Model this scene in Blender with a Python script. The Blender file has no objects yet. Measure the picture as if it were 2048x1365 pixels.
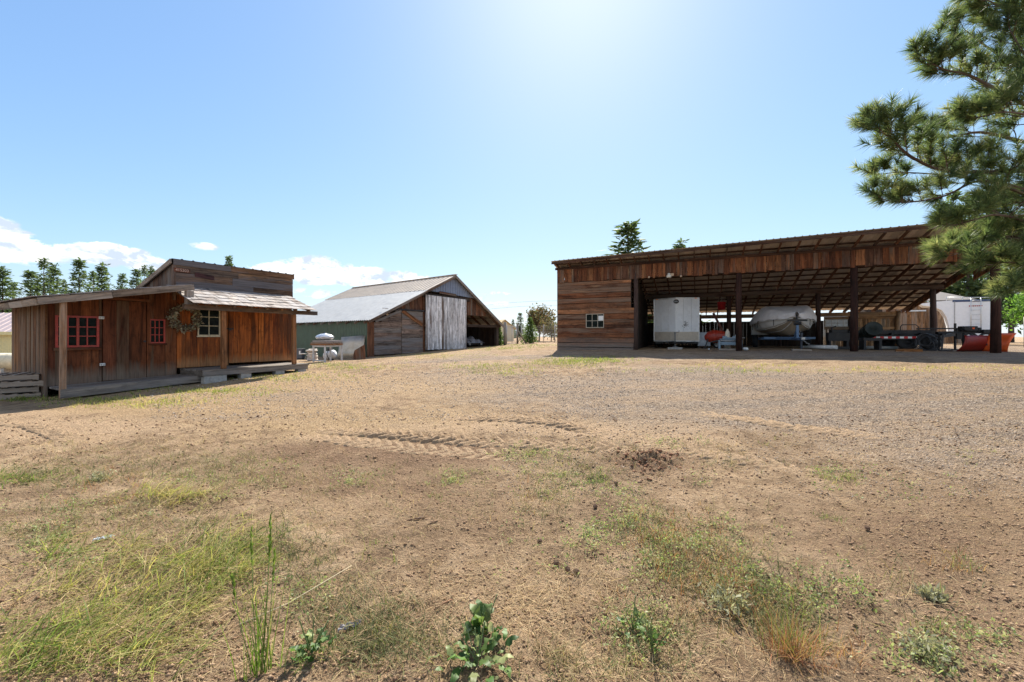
SUN_E, SKY_S, EXPO, CLOUD_S = 3.08, .15, 1.9, .22
SKY_TINT, SKY_TOP = (.164, .208, .302), 2.3
BACK_CLOUD_FILL = .9  # brightness of the added clouds behind the camera, set for shade fill
import bpy, math, random
import numpy as np
from mathutils import Vector, Matrix
R = math.radians
rng = np.random.default_rng(7)
random.seed(11)
sc = bpy.context.scene
COL = sc.collection
# camera model: eye at (0,0,H), looking along +Y, focal length in photo pixels
F, H, CX, HY = 825.0, 1.6, 1024.0, 672.0
cd = bpy.data.cameras.new('camera'); cam = bpy.data.objects.new('camera', cd); COL.objects.link(cam)
cam.location = (0, 0, H); cam.rotation_euler = (R(90), 0, 0)
cd.sensor_width = 36; cd.lens = 36 * F / 2048; cd.shift_y = -(682.5 - HY) / 2048
cd.clip_start = .05; cd.clip_end = 3000
sc.camera = cam

def P(u, v, Y):
    return Vector(((u - CX) / F * Y, Y, H + (HY - v) / F * Y))

# ---------------------------------------------------------------- terrain
_cp = np.array([(0,0,0),(0,-6,-.1),(-5,-3,-.1),(6,-3,.05),(0,3,.05),(-4,4,.02),(4,4,.16),(-10.5,9.4,.2),(-9.2,9,.22),(-8.2,11,.34),
 (-6.4,14,.47),(-7,17,.45),(-7.6,22,.45),(-4.3,26,.7),(-1,30.5,.86),(0,45,.9),(2.3,20.5,.9),(9.5,17.2,.96),(13,15.6,1.0),(16.5,14,1.0),
 (20,22,1.03),(8,27,1.0),(0,10,.5),(5,10,.66),(10,8.5,.78),(15,9,.95),(-5,9,.32),(-18,6,-.05),(-34,28,-.4),(-20,42,.2),(32,10,1.0),(32,40,1.0),(-60,50,-.3),(0,80,.9),(60,60,1.0),(-30,-20,-.3),(30,-20,.5)], float)
def _tps():
    x = _cp[:, :2]; n = len(x)
    d = np.linalg.norm(x[:, None] - x[None], axis=2)
    K = np.where(d > 0, d**2 * np.log(d + 1e-12), 0) + np.eye(n) * 2.0
    Pm = np.c_[np.ones(n), x]
    A = np.block([[K, Pm], [Pm.T, np.zeros((3, 3))]])
    return np.linalg.solve(A, np.r_[_cp[:, 2], 0, 0, 0])
_w = _tps()
def hgt(x, y):
    x = np.asarray(x, float); y = np.asarray(y, float); sh = x.shape
    x = x.ravel(); y = y.ravel()
    z = _w[-3] + _w[-2] * x + _w[-1] * y
    for (cx, cy, _), w in zip(_cp, _w[:-3]):
        r2 = (x - cx)**2 + (y - cy)**2
        z = z + w * .5 * r2 * np.log(r2 + 1e-9)
    r = np.hypot(x, y); k = np.clip((r - 55) / 45, 0, 1); k = k * k * (3 - 2 * k)
    z = z * (1 - k) + .55 * k
    return z.reshape(sh)
def hz(x, y): return float(hgt(np.array([x]), np.array([y]))[0])
def G(u, v):
    """where the sight line through photo pixel (u, v) meets the terrain"""
    u = np.asarray(u, float); v = np.asarray(v, float)
    t = (u - CX) / F; Y = F * H / np.maximum(v - HY, 4)
    for _ in range(25):
        z = hgt(t * Y, Y)
        Y = .5 * Y + .5 * np.clip(F * (H - z) / np.maximum(v - HY, 3), .5, 120)
    return t * Y, Y, hgt(t * Y, Y)
def G1(u, v):
    x, y, z = G(np.array([u]), np.array([v])); return Vector((x[0], y[0], z[0]))

_perm = np.random.default_rng(3).random((256, 256))
def vnoise(x, y):
    xi = np.floor(x).astype(int); yi = np.floor(y).astype(int); fx = x - xi; fy = y - yi
    fx = fx * fx * (3 - 2 * fx); fy = fy * fy * (3 - 2 * fy)
    g = lambda a, b: _perm[a % 256, b % 256]
    return (g(xi, yi) * (1 - fx) + g(xi + 1, yi) * fx) * (1 - fy) + (g(xi, yi + 1) * (1 - fx) + g(xi + 1, yi + 1) * fx) * fy
def fbm(x, y, o=4):
    s = 0; a = .5
    for k in range(o):
        s = s + a * (vnoise(x + 17.3 * k, y + 9.1 * k) - .5); x = x * 2.03; y = y * 2.03; a *= .5
    return s

# ---------------------------------------------------------------- mesh helpers
def new_obj(name, me, mat=None, parent=None):
    o = bpy.data.objects.new(name, me); COL.objects.link(o)
    if mat is not None: me.materials.append(mat)
    if parent is not None: o.parent = parent
    return o
class MB:
    """collects shapes and links them as one mesh object; 'col' holds a random tone per piece, UVs run along the grain in metres"""
    def __init__(s): s.v = []; s.f = []; s.uv = []; s.c = []
    def add(s, vs, fs, uvs=None, col=None):
        b = len(s.v); s.v += [tuple(p) for p in vs]
        col = col or (random.random(), random.random(), random.random(), 1)
        s.c += [col] * len(vs)
        for i, f in enumerate(fs):
            s.f.append([b + k for k in f])
            s.uv += uvs[i] if uvs else [(vs[k][0], vs[k][2]) for k in f]
        return s
    def hexa(s, p, grain=2, col=None):
        """8 corners: bottom ring 0-3, top ring 4-7; grain axis 0,1,2 (edges 0-1, 1-2, 0-4)"""
        p = [Vector(q) for q in p]
        ex = [(p[1] - p[0]).length, (p[3] - p[0]).length, (p[4] - p[0]).length]
        loc = [(0,0,0),(ex[0],0,0),(ex[0],ex[1],0),(0,ex[1],0),(0,0,ex[2]),(ex[0],0,ex[2]),(ex[0],ex[1],ex[2]),(0,ex[1],ex[2])]
        fs = [(0,3,2,1),(4,5,6,7),(0,1,5,4),(1,2,6,5),(2,3,7,6),(3,0,4,7)]
        o1, o2 = random.random() * 40, random.random() * 40
        a, b = [k for k in range(3) if k != grain]
        uvs = [[(loc[k][grain] + o1, loc[k][a] + loc[k][b] * 1.01 + o2) for k in f] for f in fs]
        return s.add(p, fs, uvs, col)
    def box(s, x0, x1, y0, y1, z0, z1, grain=None, col=None, M=None):
        p = [(x0,y0,z0),(x1,y0,z0),(x1,y1,z0),(x0,y1,z0),(x0,y0,z1),(x1,y0,z1),(x1,y1,z1),(x0,y1,z1)]
        if grain is None: grain = int(np.argmax([abs(x1-x0), abs(y1-y0), abs(z1-z0)]))
        if M is not None: p = [M @ Vector(q) for q in p]
        return s.hexa(p, grain, col)
    def beam(s, a, b, w, h, up=(0,0,1), col=None):
        a = Vector(a); b = Vector(b); d = (b - a).normalized(); up = Vector(up)
        sx = d.cross(up)
        if sx.length < 1e-4: sx = d.cross(Vector((1, 0, 0)))
        sx.normalize(); sz = sx.cross(d)
        p = []
        for e in (a, b):
            p += [e - sx*w/2 - sz*h/2, e + sx*w/2 - sz*h/2, e + sx*w/2 + sz*h/2, e - sx*w/2 + sz*h/2]
        return s.hexa(p, 2, col)
    def prism(s, pts, d, col=None):
        """polygon pts (3-D, planar) extruded by vector d"""
        n = len(pts); pts = [Vector(q) for q in pts]; d = Vector(d)
        vs = pts + [q + d for q in pts]
        fs = [tuple(range(n)), tuple(reversed(range(n, 2*n)))] + [(i, i+n, (i+1) % n + n, (i+1) % n) for i in range(n)]
        uvs = [[(vs[k].z, vs[k].x + vs[k].y) for k in f] for f in fs]
        return s.add(vs, fs, uvs, col)
    def tube(s, pts, r, n=8, col=None, cap=True):
        pts = [Vector(q) for q in pts]; m = len(pts)
        if not hasattr(r, '__len__'): r = [r] * m
        vs = []; prev = None; L = 0; Ls = []
        for i, q in enumerate(pts):
            t = (pts[min(i+1, m-1)] - pts[max(i-1, 0)])
            t = t.normalized() if t.length > 1e-9 else Vector((0, 0, 1))
            if prev is None:
                prev = t.cross(Vector((0, 0, 1)))
                if prev.length < .1: prev = t.cross(Vector((1, 0, 0)))
            prev = (prev - t * prev.dot(t)); prev.normalize(); w = t.cross(prev)
            if i: L += (q - pts[i-1]).length
            Ls.append(L)
            for k in range(n):
                a = 2 * math.pi * k / n
                vs.append(q + (prev * math.cos(a) + w * math.sin(a)) * r[i])
        fs = []; uvs = []; o1 = random.random() * 30; o2 = random.random() * 30
        for i in range(m - 1):
            for k in range(n):
                k2 = (k + 1) % n
                fs.append((i*n+k, i*n+k2, (i+1)*n+k2, (i+1)*n+k))
                c = 6.28 * r[i] / n
                uvs.append([(Ls[i]+o1, k*c+o2), (Ls[i]+o1, (k+1)*c+o2), (Ls[i+1]+o1, (k+1)*c+o2), (Ls[i+1]+o1, k*c+o2)])
        if cap:
            fs.append(tuple(reversed(range(n)))); uvs.append([(o1, o2)] * n)
            fs.append(tuple((m-1)*n + k for k in range(n))); uvs.append([(o1, o2)] * n)
        return s.add(vs, fs, uvs, col)
    def lathe(s, prof, n=16, M=None, col=None):
        """prof: (r, z) pairs, turned about local z"""
        M = M or Matrix(); m = len(prof); vs = []
        for r, z in prof:
            for k in range(n):
                a = 2*math.pi*k/n; vs.append(M @ Vector((r*math.cos(a), r*math.sin(a), z)))
        fs = [(i*n+k, i*n+(k+1) % n, (i+1)*n+(k+1) % n, (i+1)*n+k) for i in range(m-1) for k in range(n)]
        uvs = [[(f[0]//n*.1, f[0] % n*.1)] * 4 for f in fs]
        fs += [tuple(reversed(range(n))), tuple((m-1)*n+k for k in range(n))]; uvs += [[(0, 0)]*n]*2
        return s.add(vs, fs, uvs, col)
    def torus(s, M, R0, r0, n=24, m=8, col=None):
        vs = []
        for i in range(n):
            a = 2*math.pi*i/n
            for k in range(m):
                b = 2*math.pi*k/m
                vs.append(M @ Vector(((R0+r0*math.cos(b))*math.cos(a), (R0+r0*math.cos(b))*math.sin(a), r0*math.sin(b))))
        fs = [(i*m+k, ((i+1) % n)*m+k, ((i+1) % n)*m+(k+1) % m, i*m+(k+1) % m) for i in range(n) for k in range(m)]
        return s.add(vs, fs, None, col)
    def grid(s, f, nu, nv, col=None, uvscale=(1, 1)):
        vs = [f(i/(nu-1), j/(nv-1)) for i in range(nu) for j in range(nv)]
        fs = [(i*nv+j, (i+1)*nv+j, (i+1)*nv+j+1, i*nv+j+1) for i in range(nu-1) for j in range(nv-1)]
        uvs = [[(k//nv/(nu-1)*uvscale[0], k % nv/(nv-1)*uvscale[1]) for k in q] for q in fs]
        return s.add(vs, fs, uvs, col)
    def build(s, name, mat, parent=None, smooth=False, bevel=0, solid=0):
        me = bpy.data.meshes.new(name); me.from_pydata(s.v, [], s.f)
        uv = me.uv_layers.new(name='UVMap'); uv.data.foreach_set('uv', np.array(s.uv, 'f').ravel())
        at = me.color_attributes.new('col', 'FLOAT_COLOR', 'POINT'); at.data.foreach_set('color', np.array(s.c, 'f').ravel())
        if smooth: me.polygons.foreach_set('use_smooth', [True] * len(me.polygons))
        o = new_obj(name, me, mat, parent)
        if bevel:
            b = o.modifiers.new('b', 'BEVEL'); b.width = bevel; b.segments = 2; b.limit_method = 'ANGLE'
        if solid:
            b = o.modifiers.new('s', 'SOLIDIFY'); b.thickness = solid; b.offset = 0
        me.update(); return o
def mesh_arrays(name, verts, faces3=None, faces4=None, cols=None, mat=None, parent=None, smooth=False):
    me = bpy.data.meshes.new(name); nv = len(verts)
    idx = []; start = []; tot = []
    p = 0
    if faces4 is not None and len(faces4):
        idx.append(faces4.ravel()); start.append(np.arange(len(faces4))*4); tot.append(np.full(len(faces4), 4)); p = faces4.size
    if faces3 is not None and len(faces3):
        idx.append(faces3.ravel()); start.append(p + np.arange(len(faces3))*3); tot.append(np.full(len(faces3), 3))
    idx = np.concatenate(idx).astype('i'); start = np.concatenate(start).astype('i'); tot = np.concatenate(tot).astype('i')
    me.vertices.add(nv); me.vertices.foreach_set('co', np.asarray(verts, 'f').ravel())
    me.loops.add(len(idx)); me.loops.foreach_set('vertex_index', idx)
    me.polygons.add(len(start)); me.polygons.foreach_set('loop_start', start); me.polygons.foreach_set('loop_total', tot)
    if smooth: me.polygons.foreach_set('use_smooth', np.ones(len(start), bool))
    me.update(calc_edges=True); me.validate()
    if cols is not None:
        at = me.color_attributes.new('col', 'FLOAT_COLOR', 'POINT'); at.data.foreach_set('color', np.asarray(cols, 'f').ravel())
    return new_obj(name, me, mat, parent)

def tag(o, label=None, cat=None, group=None, kind=None):
    if label: o['label'] = label
    if cat: o['category'] = cat
    if group: o['group'] = group
    if kind: o['kind'] = kind
    return o
def thing(name, label, cat, loc=(0, 0, 0), rotz=0, group=None):
    o = bpy.data.objects.new(name, None); COL.objects.link(o); o.empty_display_size = .1
    o.location = loc; o.rotation_euler = (0, 0, rotz)
    return tag(o, label, cat, group)
def kids(o): return list(o.children)
def dup(o, loc=None, rotz=None, scale=None, label=None, parent=None):
    ch = kids(o)
    c = o.copy(); COL.objects.link(c)
    if parent is not None: c.parent = parent
    if loc is not None: c.location = loc
    if rotz is not None: c.rotation_euler = (0, 0, rotz)
    if scale is not None: c.scale = scale
    if label: c['label'] = label
    for k in ch: dup(k, parent=c)
    return c
class Frame:
    """a wall line: local x along the wall, local y away from the viewer, z up"""
    def __init__(s, x, y, z, dx, dy):
        n = math.hypot(dx, dy); s.o = Vector((x, y, z)); s.d = Vector((dx/n, dy/n, 0)); s.b = Vector((-dy/n, dx/n, 0)); s.rot = math.atan2(dy, dx)
    def W(s, u, v, q=0.0):
        """photo pixel -> local (x, z) on the vertical plane local y = q"""
        t = (u - CX) / F
        p0 = s.o + s.b * q
        k = p0.x * s.b.x + p0.y * s.b.y
        Y = k / (t * s.b.x + s.b.y)
        w = P(u, v, Y) - s.o
        return w.dot(s.d), w.z
    def X(s, u, q=0.0): return s.W(u, 600, q)[0]
    def S(s, u, v, x):
        """photo pixel -> local (y, z) on the vertical plane local x = const"""
        t = (u - CX) / F; p0 = s.o + s.d * x
        k = p0.x * s.d.x + p0.y * s.d.y
        Y = k / (t * s.d.x + s.d.y)
        w = P(u, v, Y) - s.o
        return w.dot(s.b), w.z
    def world(s, x, y, z=0): return s.o + s.d * x + s.b * y + Vector((0, 0, z))

# ---------------------------------------------------------------- materials
def mat_new(name):
    m = bpy.data.materials.new(name); m.use_nodes = True
    nt = m.node_tree; b = nt.nodes['Principled BSDF']; return m, nt, b
def N(nt, t, **kw):
    n = nt.nodes.new(t)
    for k, v in kw.items():
        if k in n.inputs.keys() if isinstance(k, str) else False: n.inputs[k].default_value = v
        else: setattr(n, k, v)
    return n
def ramp(nt, stops, fac=None, interp='LINEAR'):
    r = nt.nodes.new('ShaderNodeValToRGB'); e = r.color_ramp.elements; r.color_ramp.interpolation = interp
    while len(e) < len(stops): e.new(.5)
    for k, (p, c) in enumerate(stops):
        e[k].position = p; e[k].color = (c, c, c, 1) if not hasattr(c, '__len__') else (*c, 1)
    if fac is not None: nt.links.new(fac, r.inputs[0])
    return r
def mix(nt, a, b, fac, mode='MIX'):
    m = nt.nodes.new('ShaderNodeMix'); m.data_type = 'RGBA'; m.blend_type = mode
    for sk, val in ((6, a), (7, b)):
        if hasattr(val, 'links'): nt.links.new(val, m.inputs[sk])
        else: m.inputs[sk].default_value = (*val, 1)
    if hasattr(fac, 'links'): nt.links.new(fac, m.inputs[0])
    else: m.inputs[0].default_value = fac
    return m.outputs[2]
def mth(nt, op, a, b=None, clamp=False):
    m = nt.nodes.new('ShaderNodeMath'); m.operation = op; m.use_clamp = clamp
    for k, v in enumerate((a, b)):
        if v is None: continue
        if hasattr(v, 'links'): nt.links.new(v, m.inputs[k])
        else: m.inputs[k].default_value = v
    return m.outputs[0]
def noise_tex(nt, vec, scale, detail=4, rough=.6, dist=0):
    n = nt.nodes.new('ShaderNodeTexNoise'); n.inputs['Scale'].default_value = scale; n.inputs['Detail'].default_value = detail
    n.inputs['Roughness'].default_value = rough; n.inputs['Distortion'].default_value = dist
    if vec is not None: nt.links.new(vec, n.inputs['Vector'])
    return n.outputs['Fac']
def mapping(nt, vec, scale=(1, 1, 1), loc=(0, 0, 0)):
    m = nt.nodes.new('ShaderNodeMapping'); m.inputs['Scale'].default_value = scale; m.inputs['Location'].default_value = loc
    nt.links.new(vec, m.inputs['Vector']); return m.outputs[0]
def bump(nt, b, h, strength=.5, dist=.01):
    n = nt.nodes.new('ShaderNodeBump'); n.inputs['Strength'].default_value = strength; n.inputs['Distance'].default_value = dist
    nt.links.new(h, n.inputs['Height']); nt.links.new(n.outputs[0], b.inputs['Normal'])
def attr(nt):
    a = nt.nodes.new('ShaderNodeAttribute'); a.attribute_name = 'col'
    s = nt.nodes.new('ShaderNodeSeparateColor'); nt.links.new(a.outputs['Color'], s.inputs[0]); return s.outputs
def wood(name, palette, weather=(.3, .29, .28), w_amt=.3, grain=.55, knots=.6, rough=.85, pale=None, bstr=.5, splash=None):
    """boards: tone per board from the palette, grain along UV x, grey weathering and knots; splash = (z0, z1, colour) rain-splashed band"""
    m, nt, b = mat_new(name); L = nt.links.new
    uv = nt.nodes.new('ShaderNodeUVMap').outputs[0]; a = attr(nt)
    n = len(palette)
    base = ramp(nt, [(k / max(n - 1, 1), c) for k, c in enumerate(palette)], a[0]).outputs[0]
    g1 = noise_tex(nt, mapping(nt, uv, (.9, 26, 1)), 1.6, 6, .65, .6)
    g2 = noise_tex(nt, mapping(nt, uv, (.5, 5, 1)), 1.3, 4, .6, 1.2)
    gm = ramp(nt, [(.32, 1 - grain), (.5, 1.0 - grain * .25), (.7, 1.0 + grain * .35)], g1).outputs[0]
    c = mix(nt, base, gm, 1.0, 'MULTIPLY')
    gm2 = ramp(nt, [(.32, .28), (.52, .95), (.72, 1.5)], g2).outputs[0]
    c = mix(nt, c, gm2, .9, 'MULTIPLY')
    g3 = noise_tex(nt, mapping(nt, uv, (2.2, 3.2, 1), (2, 7, 0)), 1.1, 6, .7, 1.5)
    c = mix(nt, c, ramp(nt, [(.33, .42), (.5, 1.0), (.75, 1.15)], g3).outputs[0], .75, 'MULTIPLY')
    wn = noise_tex(nt, mapping(nt, uv, (.35, 3, 1), (5, 3, 0)), 1.4, 5, .7, .5)
    wn = mth(nt, 'ADD', wn, mth(nt, 'MULTIPLY', mth(nt, 'SUBTRACT', a[1], .5), .35))
    wf = ramp(nt, [(.62 - w_amt * .5, 0), (.8 - w_amt * .4, 1)], wn).outputs[0]
    c = mix(nt, c, mix(nt, weather, gm, .8, 'MULTIPLY'), wf)
    if pale:
        pf = ramp(nt, [(.6, 0), (.74, 1)], noise_tex(nt, mapping(nt, uv, (.5, 7, 1), (9, 1, 0)), 1.2, 5, .7)).outputs[0]
        c = mix(nt, c, pale, pf)
    if knots:
        vo = nt.nodes.new('ShaderNodeTexVoronoi'); vo.inputs['Scale'].default_value = 1
        L(mapping(nt, uv, (1.1, 3.7, 1)), vo.inputs['Vector'])
        kf = ramp(nt, [(.03, 1), (.09, 0)], vo.outputs['Distance']).outputs[0]
        c = mix(nt, c, (.02, .012, .008), mth(nt, 'MULTIPLY', kf, knots))
    if splash:
        tc = nt.nodes.new('ShaderNodeTexCoord'); sp = nt.nodes.new('ShaderNodeSeparateXYZ'); L(tc.outputs['Object'], sp.inputs[0])
        zz = mth(nt, 'ADD', sp.outputs[2], mth(nt, 'MULTIPLY', mth(nt, 'SUBTRACT', g2, .5), .55))
        zf = nt.nodes.new('ShaderNodeMapRange'); L(zz, zf.inputs[0]); zf.inputs[1].default_value = splash[1]; zf.inputs[2].default_value = splash[0]
        zf.inputs[3].default_value = 0; zf.inputs[4].default_value = .8
        c = mix(nt, c, mix(nt, splash[2], gm, .8, 'MULTIPLY'), zf.outputs[0])
    L(c, b.inputs['Base Color']); b.inputs['Roughness'].default_value = rough; b.inputs['Specular IOR Level'].default_value = .25
    bump(nt, b, mth(nt, 'ADD', g1, mth(nt, 'MULTIPLY', g2, .6)), bstr, .012)
    return m
def plain(name, col, rough=.6, metal=0, var=.25, scale=6, spec=.4, dirt=None, dirt_amt=.5, bstr=0):
    m, nt, b = mat_new(name); L = nt.links.new
    tc = nt.nodes.new('ShaderNodeTexCoord')
    n1 = noise_tex(nt, tc.outputs['Object'], scale, 5, .65)
    c = mix(nt, col, ramp(nt, [(.3, 1 - var), (.7, 1 + var)], n1).outputs[0], 1, 'MULTIPLY')
    if dirt:
        n2 = noise_tex(nt, mapping(nt, tc.outputs['Object'], (1, 1, .35), (3, 1, 7)), scale * .6, 6, .7)
        c = mix(nt, c, dirt, ramp(nt, [(.66 - dirt_amt * .3, 0), (.8, dirt_amt)], n2).outputs[0])
    L(c, b.inputs['Base Color']); b.inputs['Roughness'].default_value = rough; b.inputs['Metallic'].default_value = metal
    b.inputs['Specular IOR Level'].default_value = spec
    L(ramp(nt, [(.3, max(rough - .12, .02)), (.7, min(rough + .12, 1))], n1).outputs[0], b.inputs['Roughness'])
    if bstr: bump(nt, b, noise_tex(nt, tc.outputs['Object'], scale * 4, 5, .6), bstr, .02)
    return m
def leafmat(name, pal, trans=.45, rough=.6, transmul=1.3, spec=.3):
    """thin foliage: palette picked by the tone of each leaf, part of the light shines through"""
    m, nt, b = mat_new(name); L = nt.links.new; a = attr(nt); n = len(pal)
    c = ramp(nt, [(k / max(n - 1, 1), q) for k, q in enumerate(pal)], a[0]).outputs[0]
    c = mix(nt, c, ramp(nt, [(0, .65), (1, 1.35)], a[1]).outputs[0], 1, 'MULTIPLY')
    L(c, b.inputs['Base Color']); b.inputs['Roughness'].default_value = rough; b.inputs['Specular IOR Level'].default_value = spec
    t = nt.nodes.new('ShaderNodeBsdfTranslucent'); L(mix(nt, c, (transmul, transmul, transmul * .7), 1, 'MULTIPLY'), t.inputs[0])
    mx = nt.nodes.new('ShaderNodeMixShader'); mx.inputs[0].default_value = trans
    L(b.outputs[0], mx.inputs[1]); L(t.outputs[0], mx.inputs[2]); L(mx.outputs[0], nt.nodes['Material Output'].inputs[0])
    return m

# ---------------------------------------------------------------- light and sky
SUN_EL, SUN_AZ = R(46), math.atan2(.17, 1.0)        # azimuth from +Y towards +X
ld = bpy.data.lights.new('sun', 'SUN'); ld.energy = SUN_E; ld.angle = R(.53); ld.color = (1, .93, .82)
sun = bpy.data.objects.new('sun', ld); COL.objects.link(sun)
sd = Vector((math.sin(SUN_AZ) * math.cos(SUN_EL), math.cos(SUN_AZ) * math.cos(SUN_EL), math.sin(SUN_EL)))
sun.rotation_euler = sd.to_track_quat('Z', 'Y').to_euler(); sun.location = sd * 60
w = bpy.data.worlds.new('World'); sc.world = w; w.use_nodes = True
nt = w.node_tree; L = nt.links.new; bg = nt.nodes['Background']; bg.inputs[1].default_value = SKY_S
sky = nt.nodes.new('ShaderNodeTexSky'); sky.sky_type = 'NISHITA'; sky.sun_disc = False
sky.sun_elevation = SUN_EL; sky.sun_rotation = SUN_AZ; sky.air_density = 1.0; sky.dust_density = .5; sky.ozone_density = 2.0; sky.altitude = 300
tc = nt.nodes.new('ShaderNodeTexCoord'); sp = nt.nodes.new('ShaderNodeSeparateXYZ'); L(tc.outputs['Generated'], sp.inputs[0])
az = mth(nt, 'ARCTAN2', sp.outputs[0], sp.outputs[1])
el = mth(nt, 'ARCSINE', sp.outputs[2])
def pix_dir(u, v):
    d = Vector(((u - CX) / F, 1, (HY - v) / F)).normalized(); return math.atan2(d.x, d.y), math.asin(d.z)
cmb = nt.nodes.new('ShaderNodeCombineXYZ'); L(az, cmb.inputs[0]); L(mth(nt, 'MULTIPLY', el, 1.7), cmb.inputs[1])
n1 = noise_tex(nt, cmb.outputs[0], 14, 7, .62, .25)
n2 = noise_tex(nt, mapping(nt, cmb.outputs[0], (1, 1, 1), (.012, -.03, 0)), 14, 7, .62, .25)
acc = None
for (u, v, ru, rv, amp) in [(60,500,160,36,1.0),(200,510,125,29,1.0),(-80,465,170,52,1.05),(290,528,85,21,.85),(545,540,65,28,.95),(640,545,98,37,1.05),(715,555,78,31,1.0),(590,585,130,16,.7),(820,562,65,26,.95),(930,600,70,10,.6),(395,492,48,11,.52),(980,608,60,8,.6),(1000,588,40,8,.5),(30,475,70,22,.8),(2350,430,200,60,1),(-900,430,380,90,1)]:
    a0, e0 = pix_dir(u, v); a1, _ = pix_dir(u + ru, v); _, e1 = pix_dir(u, v - rv)
    q = mth(nt, 'ADD', mth(nt, 'POWER', mth(nt, 'DIVIDE', mth(nt, 'SUBTRACT', az, a0), abs(a1 - a0)), 2), mth(nt, 'POWER', mth(nt, 'DIVIDE', mth(nt, 'SUBTRACT', el, e0), abs(e1 - e0)), 2))
    g = mth(nt, 'MULTIPLY', mth(nt, 'SUBTRACT', 1.0, q, True), amp)
    acc = g if acc is None else mth(nt, 'MAXIMUM', acc, g)
# unseen clouds added behind the viewer to fill the shaded fronts
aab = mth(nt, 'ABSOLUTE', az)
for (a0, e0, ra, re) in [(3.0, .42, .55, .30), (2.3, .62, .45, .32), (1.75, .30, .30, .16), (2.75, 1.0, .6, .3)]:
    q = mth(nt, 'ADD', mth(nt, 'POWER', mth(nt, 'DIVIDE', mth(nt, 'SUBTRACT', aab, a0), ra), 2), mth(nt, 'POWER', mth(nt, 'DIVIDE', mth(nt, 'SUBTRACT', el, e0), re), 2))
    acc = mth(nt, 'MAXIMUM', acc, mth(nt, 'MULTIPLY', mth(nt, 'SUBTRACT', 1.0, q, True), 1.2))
front = nt.nodes.new('ShaderNodeMapRange'); L(aab, front.inputs[0]); front.inputs[1].default_value = 1.2; front.inputs[2].default_value = 2.2; front.inputs[3].default_value = 1.0; front.inputs[4].default_value = BACK_CLOUD_FILL
dens = mth(nt, 'ADD', mth(nt, 'MULTIPLY', acc, .62), mth(nt, 'MULTIPLY', mth(nt, 'SUBTRACT', n1, .5), 1.95))
dens = mth(nt, 'MULTIPLY', dens, mth(nt, 'GREATER_THAN', acc, .001))
cf = ramp(nt, [(.22, 0), (.40, .97)], dens).outputs[0]
cf = mth(nt, 'MULTIPLY', cf, mth(nt, 'MULTIPLY', acc, 5, True))
cs = ramp(nt, [(.30, (6.0, 6.9, 8.2)), (.55, (11.7, 11.7, 11.8))], mth(nt, 'ADD', .5, mth(nt, 'MULTIPLY', mth(nt, 'SUBTRACT', n1, n2), -1.6))).outputs[0]
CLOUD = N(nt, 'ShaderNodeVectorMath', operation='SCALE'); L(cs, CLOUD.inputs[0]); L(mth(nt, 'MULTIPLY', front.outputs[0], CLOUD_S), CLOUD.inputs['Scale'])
# soft shoulder, as film would give the bright sky round the sun
sx = nt.nodes.new('ShaderNodeSeparateColor'); L(sky.outputs[0], sx.inputs[0]); cx = nt.nodes.new('ShaderNodeCombineColor')
for k, g in enumerate(SKY_TINT):
    L(mth(nt, 'MULTIPLY', mth(nt, 'SUBTRACT', 1.0, mth(nt, 'POWER', math.e, mth(nt, 'MULTIPLY', sx.outputs[k], -g))), SKY_TOP), cx.inputs[k])
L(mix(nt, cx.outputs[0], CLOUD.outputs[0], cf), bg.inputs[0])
sc.view_settings.view_transform = 'Standard'; sc.view_settings.look = 'None'; sc.view_settings.gamma = 1; sc.view_settings.exposure = EXPO
sc.cycles.max_bounces = 8; sc.cycles.diffuse_bounces = 4; sc.cycles.transparent_max_bounces = 6
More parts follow.
